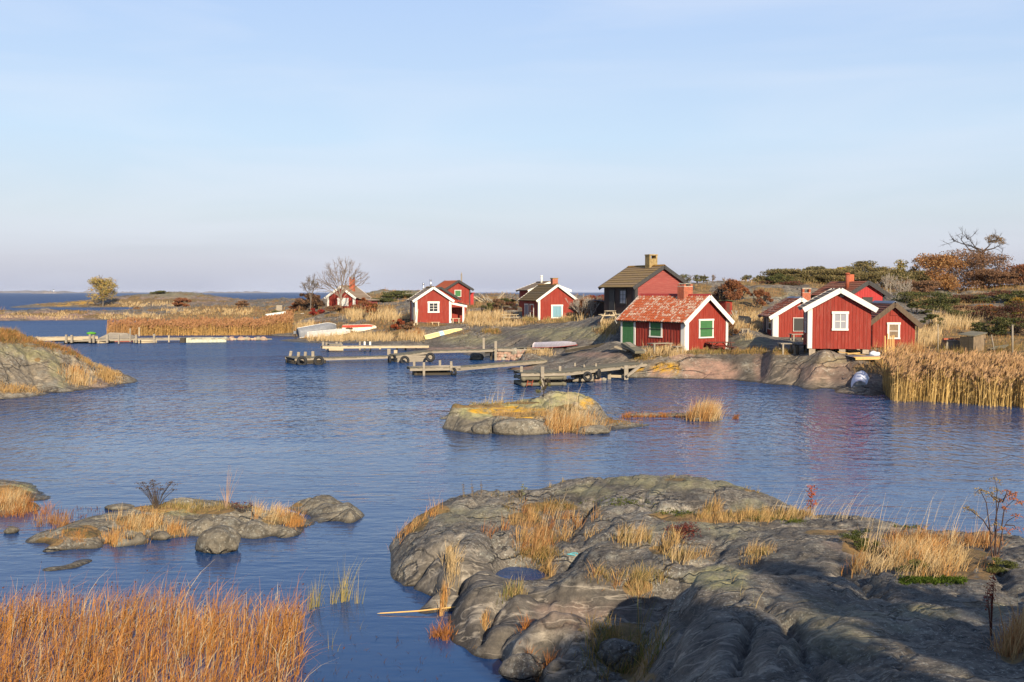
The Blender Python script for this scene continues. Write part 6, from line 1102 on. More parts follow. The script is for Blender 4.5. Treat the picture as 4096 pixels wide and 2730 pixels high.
for u, v in [(2040, 2385), (2065, 2380), (2020, 2390), (2085, 2370)]: T(u, v, 60, .34, .07, STRAW, GREEN, (.2, 0), .22)
for u, v in [(2180, 2300), (2190, 2280), (2195, 2260), (2205, 2305)]: T(u, v, 70, .30, .09, STRAW, STRAW2)
for i in range(46): u, v = RNG.normal(2150, 85), RNG.normal(2140, 40); T(u, v, 60, .34, .13, STRAW if i % 3 else RUSSET, RUSSET if i % 2 else STRAW2, (.25, 0), .3)
for i in range(26): u, v = RNG.normal(2165, 55), RNG.normal(2215, 28); T(u, v, 60, .20, .12, OLIVE, STRAW2, (.15, 0), .35, .9)
for i in range(30): u, v = RNG.normal(2170, 95), RNG.normal(2035, 14); T(u, v, 45, .17, .12, OLIVE, STRAW2, (.15, 0), .35, .9)
for i in range(6): T(RNG.normal(2180, 40), RNG.normal(2130, 25), 8, .95, .08, PALE, PALE, (.55, .05), .1, .3, .008)
for i in range(24): u = RNG.uniform(2350, 2650); T(u, RNG.normal(2300, 6) if u < 2420 else RNG.normal(2330, 30), 32, .24, .1, STRAW, RUSSET if i % 2 else OLIVE, (.1, 0), .4)
for i in range(12): T(RNG.normal(2580, 35), RNG.normal(2320, 12), 55, .28, .10, OLIVE, STRAW, (.1, 0), .4)
for i in range(40): u, v = RNG.normal(2490, 75), RNG.uniform(2520, 2720); T(u, v, 50, .36, .13, GREEN, STRAW2, (.1, 0), .4, .8)
for i in range(5): T(2540 + i * 8, 2600 - i * 25, 8, .9, .06, GREEN, STRAW2, (.1, 0), .12, .4)
for u0, u1, v0, v1, n, h in ((2520, 2720, 2150, 2180, 10, .30), (2660, 2820, 2215, 2235, 10, .26), (2990, 3070, 2205, 2225, 8, .26), (2640, 2680, 2190, 2200, 4, .24), (2780, 3180, 2060, 2090, 44, .22), (2960, 3240, 2050, 2075, 30, .24), (2830, 2870, 2030, 2060, 8, .34), (2460, 2560, 2150, 2175, 8, .38), (3000, 3060, 2240, 2260, 3, .2)):
    for i in range(n): T(RNG.uniform(u0, u1), RNG.uniform(v0, v1), 50, h, .10, STRAW, STRAW2 if i % 3 else OLIVE, (.25, 0), .28)
for u, v in [(2690, 2240), (2715, 2250), (2740, 2248), (3010, 2215), (2500, 2165), (2530, 2175), (2560, 2168)]: T(u, v, 50, .42, .10, STRAW, PALE, (.3, 0), .25)
for u in np.linspace(3080, 3480, 24): T(u, 2068 + (u - 3200) * .06, 9, .72 + RNG.uniform(-.15, .15), .06, PALE, PALE, (.55, .02), .10, .55, .007)
for i in range(110): u, v = RNG.normal(3690, 120), RNG.normal(2250, 32); T(np.clip(u, 3420, 3960), np.clip(v, 2180, 2310), 46, .42, .12, STRAW if i % 4 else ORANGE, PALE if i % 2 else STRAW2, (.30, 0), .3, .8)
for i in range(50): T(RNG.uniform(3560, 3980), RNG.uniform(2150, 2190), 40, .33, .12, STRAW2, RUSSET, (.25, 0), .3)
for i in range(24): T(RNG.uniform(3500, 3950), RNG.uniform(2150, 2200), 5, .95, .08, PALE, PALE, (.35, .02), .12, .4, .007)
for u, v in [(3460, 2230), (3475, 2220), (3495, 2225)]: T(u, v, 4, 1.05, .05, PALE, STRAW, (.28, 0), .06, .35, .012)
for i in range(16): T(RNG.uniform(4020, 4096), RNG.uniform(2540, 2640), 50, .45, .1, STRAW, RUSSET, (.2, 0), .3)
for i in range(18): T(RNG.uniform(1850, 2080), 1985 + RNG.uniform(-6, 6), 20, .10, .12, OLIVE, STRAW2)
for u, v in [(2690, 1912), (3030, 1972), (2990, 1960), (2250, 1930), (2200, 1950)]: T(u, v, 40, .18, .06, OLIVE, STRAW)
for u, v in [(2960, 2380), (3015, 2430), (2930, 2330)]: T(u, v, 6, .34, .03, (.2, .18, .1), STRAW)
for u, v in [(1780, 2560), (1760, 2545), (1790, 2540), (1740, 2550), (2120, 2700), (2150, 2725), (2200, 2725), (2100, 2620)]: p = onz(u, v, 0); tuft(B, (p.x, p.y), 55, .26, .07, .010, RUST, ORANGE, (.1, 0), .35, .7)
tag(B.build('rock_grass', M_GRASS, None, 'stuff'), 'tufts of straw-coloured grass growing from the clefts of the near rock', 'grass')
# --- grass of the islets
B = Blades(); TN = [.55, .85]
for i in range(34): T(RNG.normal(560, 55), RNG.normal(2105, 22), 40, .36, .12, STRAW, PALE if i % 2 else ORANGE, (.22, 0), .25)
for i in range(8): T(RNG.normal(705, 16), RNG.uniform(2120, 2145), 40, .36, .08, STRAW, ORANGE, (.15, 0), .2)
for i in range(14): T(RNG.normal(290, 50), RNG.normal(2150, 12), 30, .18, .12, ORANGE, STRAW2, (.2, 0), .4)
for i in range(14): p = onz(RNG.uniform(130, 270), RNG.uniform(2075, 2120), 0); tuft(B, (p.x, p.y), 30, .28, .12, .01, RUST, STRAW2, (.15, 0), .3)
for i in range(16): T(RNG.normal(450, 14), RNG.uniform(2150, 2178), 35, .26, .05, STRAW, ORANGE, (.15, 0), .25)
for i in range(26): T(RNG.normal(1095, 50), RNG.normal(2058, 14), 34, .36, .12, STRAW, PALE if i % 3 else ORANGE, (.28, 0), .22)
for i in range(36): T(RNG.uniform(600, 1000), RNG.uniform(2020, 2045), 36, .26, .14, OLIVE, STRAW, (.2, 0), .3)
for i in range(16): T(RNG.uniform(1130, 1210), RNG.uniform(2080, 2110), 36, .28, .1, ORANGE, STRAW2)
for i in range(40): T(RNG.uniform(-60, 100), RNG.uniform(1985, 2050), 45, .42, .15, STRAW, ORANGE if i % 2 else PALE, (.3, 0), .25)
for i in range(24): p = onz(RNG.uniform(0, 200), RNG.uniform(2030, 2070), 0); tuft(B, (p.x, p.y), 24, .25, .12, .01, RUST, ORANGE, (.1, 0), .3)
for i in range(10): T(RNG.uniform(690, 760), RNG.uniform(2025, 2040), 30, .2, .1, GREEN, STRAW)
for i in range(40): p = onz(RNG.uniform(200, 460), RNG.uniform(2030, 2075), 0); tuft(B, (p.x, p.y), 8, .10, .1, .012, (.06, .03, .02), RUST, (.1, 0), .5)
tag(B.build('islet_grass', M_GRASS, None, 'stuff'), 'straw and orange grass on the grassy islet and the edge islet', 'grass')
B = Blades()
for i in range(70): T(RNG.normal(2280, 50), RNG.normal(2700, 1) * 0 + RNG.normal(1702, 16), 40, .62, .2, STRAW, ORANGE if i % 2 else PALE, (.3, 0), .28, w=.016)
for i in range(40): T(RNG.uniform(1980, 2200), RNG.normal(1660, 7), 26, .26, .14, STRAW, STRAW2, w=.016)
for i in range(30): T(RNG.uniform(1880, 2110), 1612 + (2110 - RNG.uniform(1880, 2110)) * .04, 22, .24, .14, OLIVE, STRAW, w=.016)
for i in range(16): T(RNG.uniform(1940, 2110), 1612, 3, .8, .1, PALE, PALE, (.2, 0), .12, w=.012)
for i in range(24): T(RNG.normal(2300, 30), RNG.normal(1690, 10), 4, 1.25, .15, PALE, PALE, (.3, 0), .2, w=.012)
for i in range(30): T(RNG.uniform(2400, 2580), RNG.uniform(1683, 1702), 22, .16, .12, ORANGE, OLIVE, w=.016)
for i in range(90): p = onz(RNG.uniform(2490, 2800), 1664 + RNG.uniform(-3, 8) + 0, 0); tuft(B, (p.x, p.y), 18, .2, .12, .016, RUST, ORANGE, (.1, 0), .4)
for i in range(75): p = onz(RNG.normal(2815, 28), 1680 + RNG.uniform(-10, 6), 0); tuft(B, (p.x, p.y), 24, .80, .15, .016, STRAW, ORANGE if i % 2 else PALE, (.35, 0), .22)
for i in range(8): p = onz(RNG.normal(2942, 8), 1676, 0); tuft(B, (p.x, p.y), 14, .25, .06, .016, RUST, RUSSET)
tag(B.build('islet_grass', M_GRASS, None, 'stuff'), 'tawny grass on the lichen islet and its low spit', 'grass')
for (u, v, rx, ry) in ((2580, 1668, 0.9, .25), (2720, 1668, .8, .3), (2820, 1684, .8, .5)):
    boulder(u, v, rx, ry, .12, {2580: 'low stone of the grassy spit, bare on top', 2720: 'flat stone between the spit grass and its tall tuft', 2820: 'stone under the tall grass tuft of the spit'}[u], u, .25)
B = Blades()
for i in range(50): T(RNG.normal(310, 22), RNG.uniform(1480, 1550), 26, .6, .3, STRAW, PALE if i % 2 else ORANGE, (.1, 0), .2, w=.022)
for i in range(40): T(RNG.normal(425, 24), RNG.uniform(1495, 1535), 24, .55, .3, STRAW, STRAW2, (.1, 0), .2, w=.022)
for i in range(90): u = RNG.uniform(100, 330); T(u, np.interp(u, [100, 200, 285, 330], [1362, 1384, 1408, 1432]) + RNG.uniform(-2, 8), 22, .38, .3, STRAW2, RUSSET if i % 3 else OLIVE, w=.022)
for i in range(110): T(RNG.uniform(-20, 80), RNG.uniform(1330, 1365), 24, .42, .3, OLIVE if i % 2 else RUSSET, STRAW2, w=.022)
for i in range(70): T(RNG.uniform(0, 140), RNG.uniform(1545, 1575), 20, .3, .25, STRAW, STRAW2, w=.022)
for i in range(50): u = RNG.uniform(330, 480); T(u, np.interp(u, [330, 480], [1440, 1505]) + RNG.uniform(0, 6), 20, .35, .2, STRAW, STRAW2, w=.022)
tag(B.build('slab_grass', M_GRASS, None, 'stuff'), 'dry grass along the ridge and foot of the left slab', 'grass')
# --- grass of the far shore, sown where its ground is grassy
B = Blades(); G_ = MAIN.attrs['grass']; UU, VV = proj(MAIN.X, MAIN.Y, MAIN.Z); Wt = (sstep(.35, .75, G_) * (MAIN.Z > .12) * (np.abs(UU - 2048) < 2500)); Wt = Wt * np.clip((MAIN.Y / 62), 0, 1.6) ** .4; Wt[MAIN.Y > 260] *= .3
pr = (Wt / Wt.sum()).ravel(); N = 52000; ix = RNG.choice(pr.size, N, p=pr); X = MAIN.X.ravel()[ix] + RNG.normal(0, .12, N) * MAIN.Y.ravel()[ix] / 80; Y = MAIN.Y.ravel()[ix] + RNG.normal(0, .2, N)
hs_ = []
for h_ in (Ah, Bh, B1, B2, Ch, C2, Eh, D, Fh, Gh, Hh, Ih):
    lx = (X - h_.C.x) * h_.c + (Y - h_.C.y) * h_.s; ly = -(X - h_.C.x) * h_.s + (Y - h_.C.y) * h_.c; hs_.append((lx > -.15) & (lx < h_.w + .1) & (ly > -.1) & (ly < h_.L + .1))
ok = ~np.any(hs_, 0); X, Y = X[ok], Y[ok]; N = len(X); z = MAIN.h(X, Y); big = fbm(X * .12, Y * .12, 63, 3); t = np.clip(.5 + big * 1.1 + RNG.normal(0, .2, N), 0, 1)
c = lerp(STRAW, STRAW2, t); k = RNG.random(N); c[k < .22] = RUSSET; c[(k > .22) & (k < .34) & (t > .45)] = OLIVE; c = c * RNG.uniform(.6, 1.15, (N, 1)); sc = np.clip(Y / 85, .75, 3.0)
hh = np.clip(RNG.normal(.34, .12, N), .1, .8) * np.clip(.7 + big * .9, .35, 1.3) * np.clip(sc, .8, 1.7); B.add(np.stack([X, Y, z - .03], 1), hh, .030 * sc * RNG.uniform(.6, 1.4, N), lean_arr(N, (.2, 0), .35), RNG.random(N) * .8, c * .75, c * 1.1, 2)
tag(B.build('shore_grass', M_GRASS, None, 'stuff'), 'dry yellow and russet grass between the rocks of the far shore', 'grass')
B = Blades()
def patch(u0, u1, v0, v1, n, h, c1=STRAW, c2=PALE, w=.03, sp=.25, k=14, ymin=45):
    for i in range(n):
        p = hit(RNG.uniform(u0, u1), RNG.uniform(v0, v1), ymin)
        if p is not None: tuft(B, (p.x, p.y), k, h, sp * p.y / 80, w * p.y / 80, c1, c2, (.15, 0), .22, .5)
for a in ((1240, 1560, 1348, 1366, 90, .75), (1300, 1560, 1352, 1368, 60, .95), (1500, 1560, 1352, 1364, 14, .5), (1600, 1690, 1346, 1366, 45, .7), (1620, 1690, 1330, 1352, 26, .6, RUSSET, STRAW2), (1180, 1250, 1300, 1330, 30, .9), (1385, 1570, 1262, 1284, 60, 1.3), (1540, 1650, 1270, 1290, 40, 1.1), (1860, 2030, 1270, 1286, 70, 1.0), (1870, 2080, 1292, 1306, 60, .5), (1930, 2000, 1325, 1336, 22, .5, OLIVE, STRAW2), (2090, 2300, 1278, 1288, 60, .5, STRAW, OLIVE), (2250, 2330, 1272, 1284, 30, .6), (2400, 2480, 1290, 1308, 24, .5), (2400, 2470, 1318, 1340, 24, .5, OLIVE, STRAW), (2570, 2740, 1398, 1422, 70, .5), (2540, 2600, 1425, 1440, 26, .25, OLIVE, STRAW2), (2770, 2920, 1402, 1418, 45, .32, OLIVE, STRAW), (2930, 3060, 1396, 1416, 45, .28, OLIVE, STRAW2), (2935, 3050, 1255, 1325, 70, .55), (3100, 3220, 1396, 1416, 26, .3, OLIVE, STRAW2), (3490, 3700, 1395, 1420, 60, .7, STRAW, RUSSET), (3660, 3760, 1330, 1390, 60, .7), (3730, 3920, 1280, 1320, 90, 1.0), (3740, 4090, 1385, 1420, 90, .5, STRAW2, OLIVE), (2110, 2190, 1402, 1412, 20, .3), (2150, 2210, 1414, 1425, 14, .4), (0, 330, 1255, 1278, 50, .5), (400, 640, 1258, 1278, 60, .6), (450, 700, 1212, 1228, 50, .8), (640, 1010, 1240, 1262, 80, .6), (2960, 3010, 1340, 1360, 12, .4)): patch(*a)
tag(B.build('shore_tussocks', M_GRASS, None, 'stuff'), 'taller golden tussocks by the cabins, boats and rock edges of the far shore', 'grass')

# ------------------------------------------------------------------ bushes and trees
MINR = [.004]
def limbs(mb, p, d, ln, r, depth, rng, spread=.6, up=.12, tips=None, seg=3, wig=.18, kids=(2, 3), taper=.62, shrink=.72):
    pts = [p.copy()]; rad = [r]; q = p.copy(); dd = d.normalized()
    for i in range(seg):
        dd = (dd + Vector((rng.gauss(0, wig), rng.gauss(0, wig), rng.gauss(0, wig) + up))).normalized(); q = q + dd * (ln / seg); pts.append(q.copy()); rad.append(max(r * (1 - (1 - taper) * (i + 1) / seg), MINR[0]))
    mb.tube(pts, rad, 6 if r > .06 else (4 if r > .02 else 3), False)
    if depth == 0:
        if tips is not None: tips.append(q.copy())
        return
    for k in range(rng.randint(*kids)):
        f = rng.uniform(.45, 1.0); i = min(int(f * seg), seg - 1); b = pts[i].lerp(pts[i + 1], f * seg - i); nd = (dd + Vector((rng.gauss(0, spread), rng.gauss(0, spread), rng.gauss(0, spread * .6)))).normalized()
        limbs(mb, b, nd, ln * shrink * rng.uniform(.75, 1.15), r * taper * rng.uniform(.7, .95), depth - 1, rng, spread, up, tips, seg, wig, kids, taper, shrink)
    limbs(mb, q, dd, ln * shrink, r * taper, depth - 1, rng, spread, up, tips, seg, wig, kids, taper, shrink)
def crown_pts(rng, n, lobes):          # points in uneven clumps
    P = []; 
    w = np.array([l[3] * l[4] * l[5] for l in lobes]) ** .8; w /= w.sum(); ks = rng.choice(len(lobes), n, p=w)
    d = rng.normal(size=(n, 3)); d /= np.linalg.norm(d, axis=1)[:, None]; r = rng.random(n) ** .45; L_ = np.array(lobes)[ks]
    return L_[:, :3] + d * r[:, None] * L_[:, 3:6], ks
def leafy(name, label, cat, p, h, w, cols, n, leaf, seed, trunk=M_BARK, group=None, shape='round', stems=3, open_=0.35, dp=None, base_r=.09, nl=26, dens=1.0):
    rng = random.Random(seed); nr = np.random.default_rng(seed); o = empty(name, p, 0, label, cat, group); mb = MB(); dp = w if dp is None else dp
    if shape != 'bush': mb.tube([(0, 0, -.3), (rng.uniform(-.05, .05) * h, 0, h * .3)], [base_r * 1.3, base_r], 7, False)
    for k in range(stems):
        a = rng.uniform(0, 6.28); b0 = Vector((0, 0, h * .25)) if shape != 'bush' else Vector((rng.uniform(-.25, .25) * w, rng.uniform(-.2, .2) * dp, -.1)); d = Vector((math.cos(a) * w / h * .7, math.sin(a) * dp / h * .7, 1)); limbs(mb, b0, d, h * .42, base_r * (.8 if shape != 'bush' else .5), 2, rng, .5, .1)
    mb.build('trunk', trunk, o, True); lobes = []
    for k in range(nl):
        a = rng.uniform(0, 6.28); rr_ = rng.random() ** .55; zf = rng.uniform(.12, .95) if shape == 'bush' else rng.uniform(.32, .96); wid = math.sqrt(max(.05, 1 - ((zf - (.42 if shape == 'bush' else .6)) / .62) ** 2))
        s = rng.uniform(.10, .24); lobes.append((math.cos(a) * rr_ * w / 2 * wid, math.sin(a) * rr_ * dp / 2 * wid, h * zf, w * s, dp * s, h * s * .75))
    P, ks = crown_pts(nr, n, lobes); P[:, 2] = np.maximum(P[:, 2], .02); cl = nr.random(nl)[ks]; c = lerp(cols[0], cols[1], np.clip(cl + nr.normal(0, .2, n), 0, 1)) * nr.uniform(.7, 1.25, (n, 1))
    if len(cols) > 2: c[nr.random(n) < .18] = cols[2]
    B = Blades(); B.leaves(P, leaf * nr.uniform(.6, 1.4, n), c); B.build('crown', M_LEAF, o); return o
def bare(name, label, cat, p, h, seed, mat, depth=4, spread=.55, r=.1, group=None, d0=(0, 0, 1), stems=1, leafcol=None, leaf=.05, up=.10, kids=(2, 3), ln=.3, buds=0):
    rng = random.Random(seed); o = empty(name, p, 0, label, cat, group); mb = MB(); tips = []; MINR[0] = p[1] * .00013
    for s in range(stems): limbs(mb, Vector((rng.uniform(-.1, .1) * stems, rng.uniform(-.1, .1) * stems, -.25)), Vector(d0) + Vector((rng.gauss(0, .25), rng.gauss(0, .25), 0)) * (stems > 1), h * ln, r, depth, rng, spread, up, tips, 3, .14, kids)
    mb.build('branches' if stems > 1 else 'trunk', mat, o, True)
    if leafcol is not None:
        T_ = np.array([tuple(t) for t in tips]); T_ = np.repeat(T_, max(1, buds), 0) + RNG.normal(0, leaf * 2.2, (len(T_) * max(1, buds), 3)); B = Blades(); B.leaves(T_, leaf * RNG.uniform(.6, 1.3, len(T_)), lerp(leafcol[0], leafcol[1], RNG.random(len(T_)))); B.build('leaves', M_LEAF, o)
    return o
def gat(u, v, Y):                      # on the ground at a pixel column and depth
    x = (u - 2048) / F * Y; return Vector((x, Y, max(gz(x, Y), 0)))
OAK = ((.34, .17, .06), (.24, .11, .04), (.42, .25, .10)); PINEG = ((.13, .11, .042), (.20, .16, .068), (.26, .19, .085)); JUN = ((.055, .068, .022), (.10, .10, .032), (.15, .125, .045)); BRN = ((.22, .12, .065), (.16, .095, .052), (.28, .15, .08)); RSS = ((.26, .10, .045), (.19, .08, .04), (.32, .15, .06)); REDB = ((.30, .03, .02), (.20, .03, .02)); HEATH = ((.15, .055, .035), (.10, .05, .03), (.09, .09, .03)); YEL = ((.36, .26, .05), (.22, .19, .04), (.40, .22, .05))
GT = 'trees on the ridge behind the cabins'
for i, (u, vt, w, Y, cols, lab) in enumerate(((3112, 1108, 1.7, 112, JUN, 'dark low tree starting the ridge thicket above the bare rock'), (3135, 1092, 1.9, 116, PINEG, 'rounded olive tree next to the low dark start of the ridge thicket'), (3196, 1086, 2.2, 117, PINEG, 'bushy olive tree above the tile-roofed cabin'), (3254, 1072, 1.6, 119, ((.20, .17, .08), (.15, .13, .06)), 'thin pale tree poking above the ridge thicket'), (3290, 1094, 2.0, 117, PINEG, 'low olive tree left of the brown-red roof'), (3330, 1075, 2.1, 119, YEL, 'yellowing tree just left of the rusty flue'), (3396, 1068, 2.2, 121, PINEG, 'olive tree right above the brown-red ridge and chimney'), (3461, 1052, 2.6, 122, PINEG, 'tallest rounded green tree above the dark bargeboard peak'), (3536, 1065, 2.4, 121, PINEG, 'dark green tree right of the tallest rounded green tree'), (3615, 1046, 2.4, 122, YEL, 'olive-yellow tree left of the brown oak'), (3578, 1095, 2.2, 118, JUN, 'dark conifer in the hollow left of the brown oak'), (3650, 1090, 1.8, 119, PINEG, 'small green tree tucked against the brown oak'))):
    g = gat(u, 0, Y); h = at(u, vt, Y).z - g.z; leafy('ridge_tree', lab, 'tree', g, max(h, 1.5), w * 1.75, cols, 4600, .12, 100 + i, group=GT, stems=3, shape='bush')
g = gat(3731, 0, 121); leafy('oak_tree', 'rust-brown oak with dense curled leaves on the ridge', 'tree', g, at(0, 1022, 121).z - g.z, 6.4, OAK, 11000, .125, 131, nl=40, stems=5, shape='bush')
g = gat(3885, 0, 124); leafy('thicket_tree', 'broad dark brown twiggy tree crowned by the windswept one', 'tree', g, at(0, 1003, 124).z - g.z, 8.6, BRN, 14000, .11, 132, nl=46, stems=7, shape='bush')
g = gat(4075, 0, 122); leafy('thicket_tree', 'russet thicket tree behind the grey boulder outcrop', 'tree', g, at(0, 1055, 122).z - g.z, 6.4, RSS, 9000, .12, 133, nl=36, shape='bush'); g = gat(4220, 0, 122); leafy('thicket_tree', 'russet thicket tree at the end of the ridge', 'tree', g, 4.0, 5.0, RSS, 3000, .085, 134, shape='bush')
g = gat(3925, 0, 127); ht = at(0, 1005, 127).z - g.z; o = empty('windswept_tree', g, 0, 'windswept tree with bare arms and one leafy head above the thicket', 'tree'); mb = MB(); rg = random.Random(4); tips = []
mb.tube([(0, 0, -.3), (.1, 0, ht * .5), (0, 0, ht)], [.22, .16, .12], 7, False); q = lambda u, v: Vector(((u - 3925) / F * 127, rg.uniform(-.4, .4), at(0, v, 127).z - g.z))
for pts in ([(3925, 1005), (3945, 985), (3948, 968), (3965, 950)], [(3925, 1005), (3900, 990), (3880, 975), (3868, 958), (3880, 945)], [(3925, 1010), (3885, 985), (3845, 975), (3815, 965), (3790, 975)], [(3925, 1010), (3870, 1000), (3840, 960), (3843, 935)], [(3925, 1005), (3965, 995), (3990, 985), (4000, 1000)], [(3948, 968), (3975, 960), (3995, 965)], [(3815, 965), (3800, 958)], [(3868, 958), (3860, 950)]):
    P_ = [q(*t) for t in pts]; mb.tube(P_, [max(.02, .10 * (1 - i / len(P_))) for i in range(len(P_))], 5, False)
    for i in range(1, len(P_)):
        for k in range(3): limbs(mb, P_[i], (P_[i] - P_[i - 1]).normalized() + Vector((rg.gauss(0, .7), rg.gauss(0, .7), rg.gauss(.1, .5))), .7, .025, 1, rg, .6, .05, tips)
mb.build('trunk', M_BARKD, o, True); nr = np.random.default_rng(8); lob = [((u - 3925) / F * 127, 0, at(0, v, 127).z - g.z, .5, .5, .28) for u, v in ((3945, 955), (3962, 946), (3980, 950), (3994, 958), (4000, 972), (3975, 966), (3955, 968))]; P, ks = crown_pts(nr, 1300, lob); B = Blades(); B.leaves(P, .07 * nr.uniform(.6, 1.4, 1300), lerp((.30, .19, .07), (.20, .12, .05), nr.random(1300))); B.build('crown', M_LEAF, o)
g = gat(412, 0, 358); leafy('lone_tree', 'lone yellow-olive tree on the outer skerry', 'tree', g, at(0, 1116, 358).z - g.z, 9.6, ((.42, .31, .08), (.30, .24, .07), (.46, .25, .08)), 5600, .24, 140, nl=44, base_r=.22, stems=6)
g = gat(352, 0, 355); bare('thin_sapling', 'thin bare sapling beside the lone yellow tree', 'sapling', g, 3.6, 3, M_BARK, 3, .4, .08)
g = gat(1360, 0, 142); o = empty('bare_ash', g, 0, 'large leafless ash with a wide rounded crown in front of the weathered cabin', 'tree'); mb = MB(); rg = random.Random(12); MINR[0] = .014
qq = lambda u, v: Vector(((u - 1360) / F * 142, rg.uniform(-1.2, 1.2), at(0, v, 142).z - g.z))
mb.tube([(0, 0, -.3), (.1, 0, 1.2), (.2, 0, 2.2)], [.19, .14, .11], 8, False)
for (u_, v_) in ((1268, 1150), (1283, 1118), (1305, 1098), (1325, 1080), (1345, 1066), (1368, 1056), (1392, 1060), (1412, 1066), (1432, 1085), (1448, 1108), (1455, 1135), (1300, 1135), (1385, 1085), (1335, 1110), (1420, 1110)):
    e = qq(u_, v_); m_ = Vector((e.x * .35 + .1, e.y * .4, 2.0 + (e.z - 2) * .45)); pts_ = [Vector((.15, 0, 1.4 + rg.random() * .8)), m_, m_.lerp(e, .5) + Vector((0, 0, .15)), m_.lerp(e, .8)]; mb.tube(pts_, [.07, .05, .035, .028], 5, False)
    for k in range(1, 4):
        for r_ in range(2): limbs(mb, pts_[k], (e - m_).normalized() + Vector((rg.gauss(0, .5), rg.gauss(0, .5), rg.gauss(.15, .35))), 1.25 - k * .15, .035, 2, rg, .55, .06, None, 3, .14, (1, 2))
mb.build('trunk', M_TWIG, o, True)
g = gat(1245, 0, 146); bare('bare_tree', 'small dark leafless tree above the brown bushes', 'tree', g, 6.0, 16, M_BARK, 5, .5, .12, kids=(2, 3)); g = gat(1195, 0, 165); bare('bare_shrub', 'thin leafless shrub against the sea left of the bushes', 'shrub', g, 2.6, 17, M_TWIG, 4, .5, .05, stems=3); g = gat(1478, 0, 175); bare('bare_shrub', 'tiny leafless shrub on the skyline right of the weathered cabin', 'shrub', g, 2.2, 18, M_TWIG, 4, .5, .05)
for i, (u, Y, w, h, lab) in enumerate(((3150, 115, 7, 1.6, 'olive undergrowth at the start of the ridge thicket'), (3330, 117, 8, 1.7, 'olive undergrowth hiding behind the brown-red roof'), (3520, 117, 8, 1.8, 'dark undergrowth behind the dark bargeboards'), (3650, 116, 6, 1.6, 'dark undergrowth at the foot of the brown oak'), (3990, 120, 8, 2.2, 'brown undergrowth between the twiggy tree and the russet one'))): leafy('undergrowth', lab, 'shrub', gat(u, 0, Y), h, w, (PINEG, PINEG, PINEG, BRN, BRN)[i], 5200, .115, 180 + i, M_BARKD, GT, 'bush', 4, nl=30, dp=4, base_r=.04)
SH = 'shrubs of the far shore'
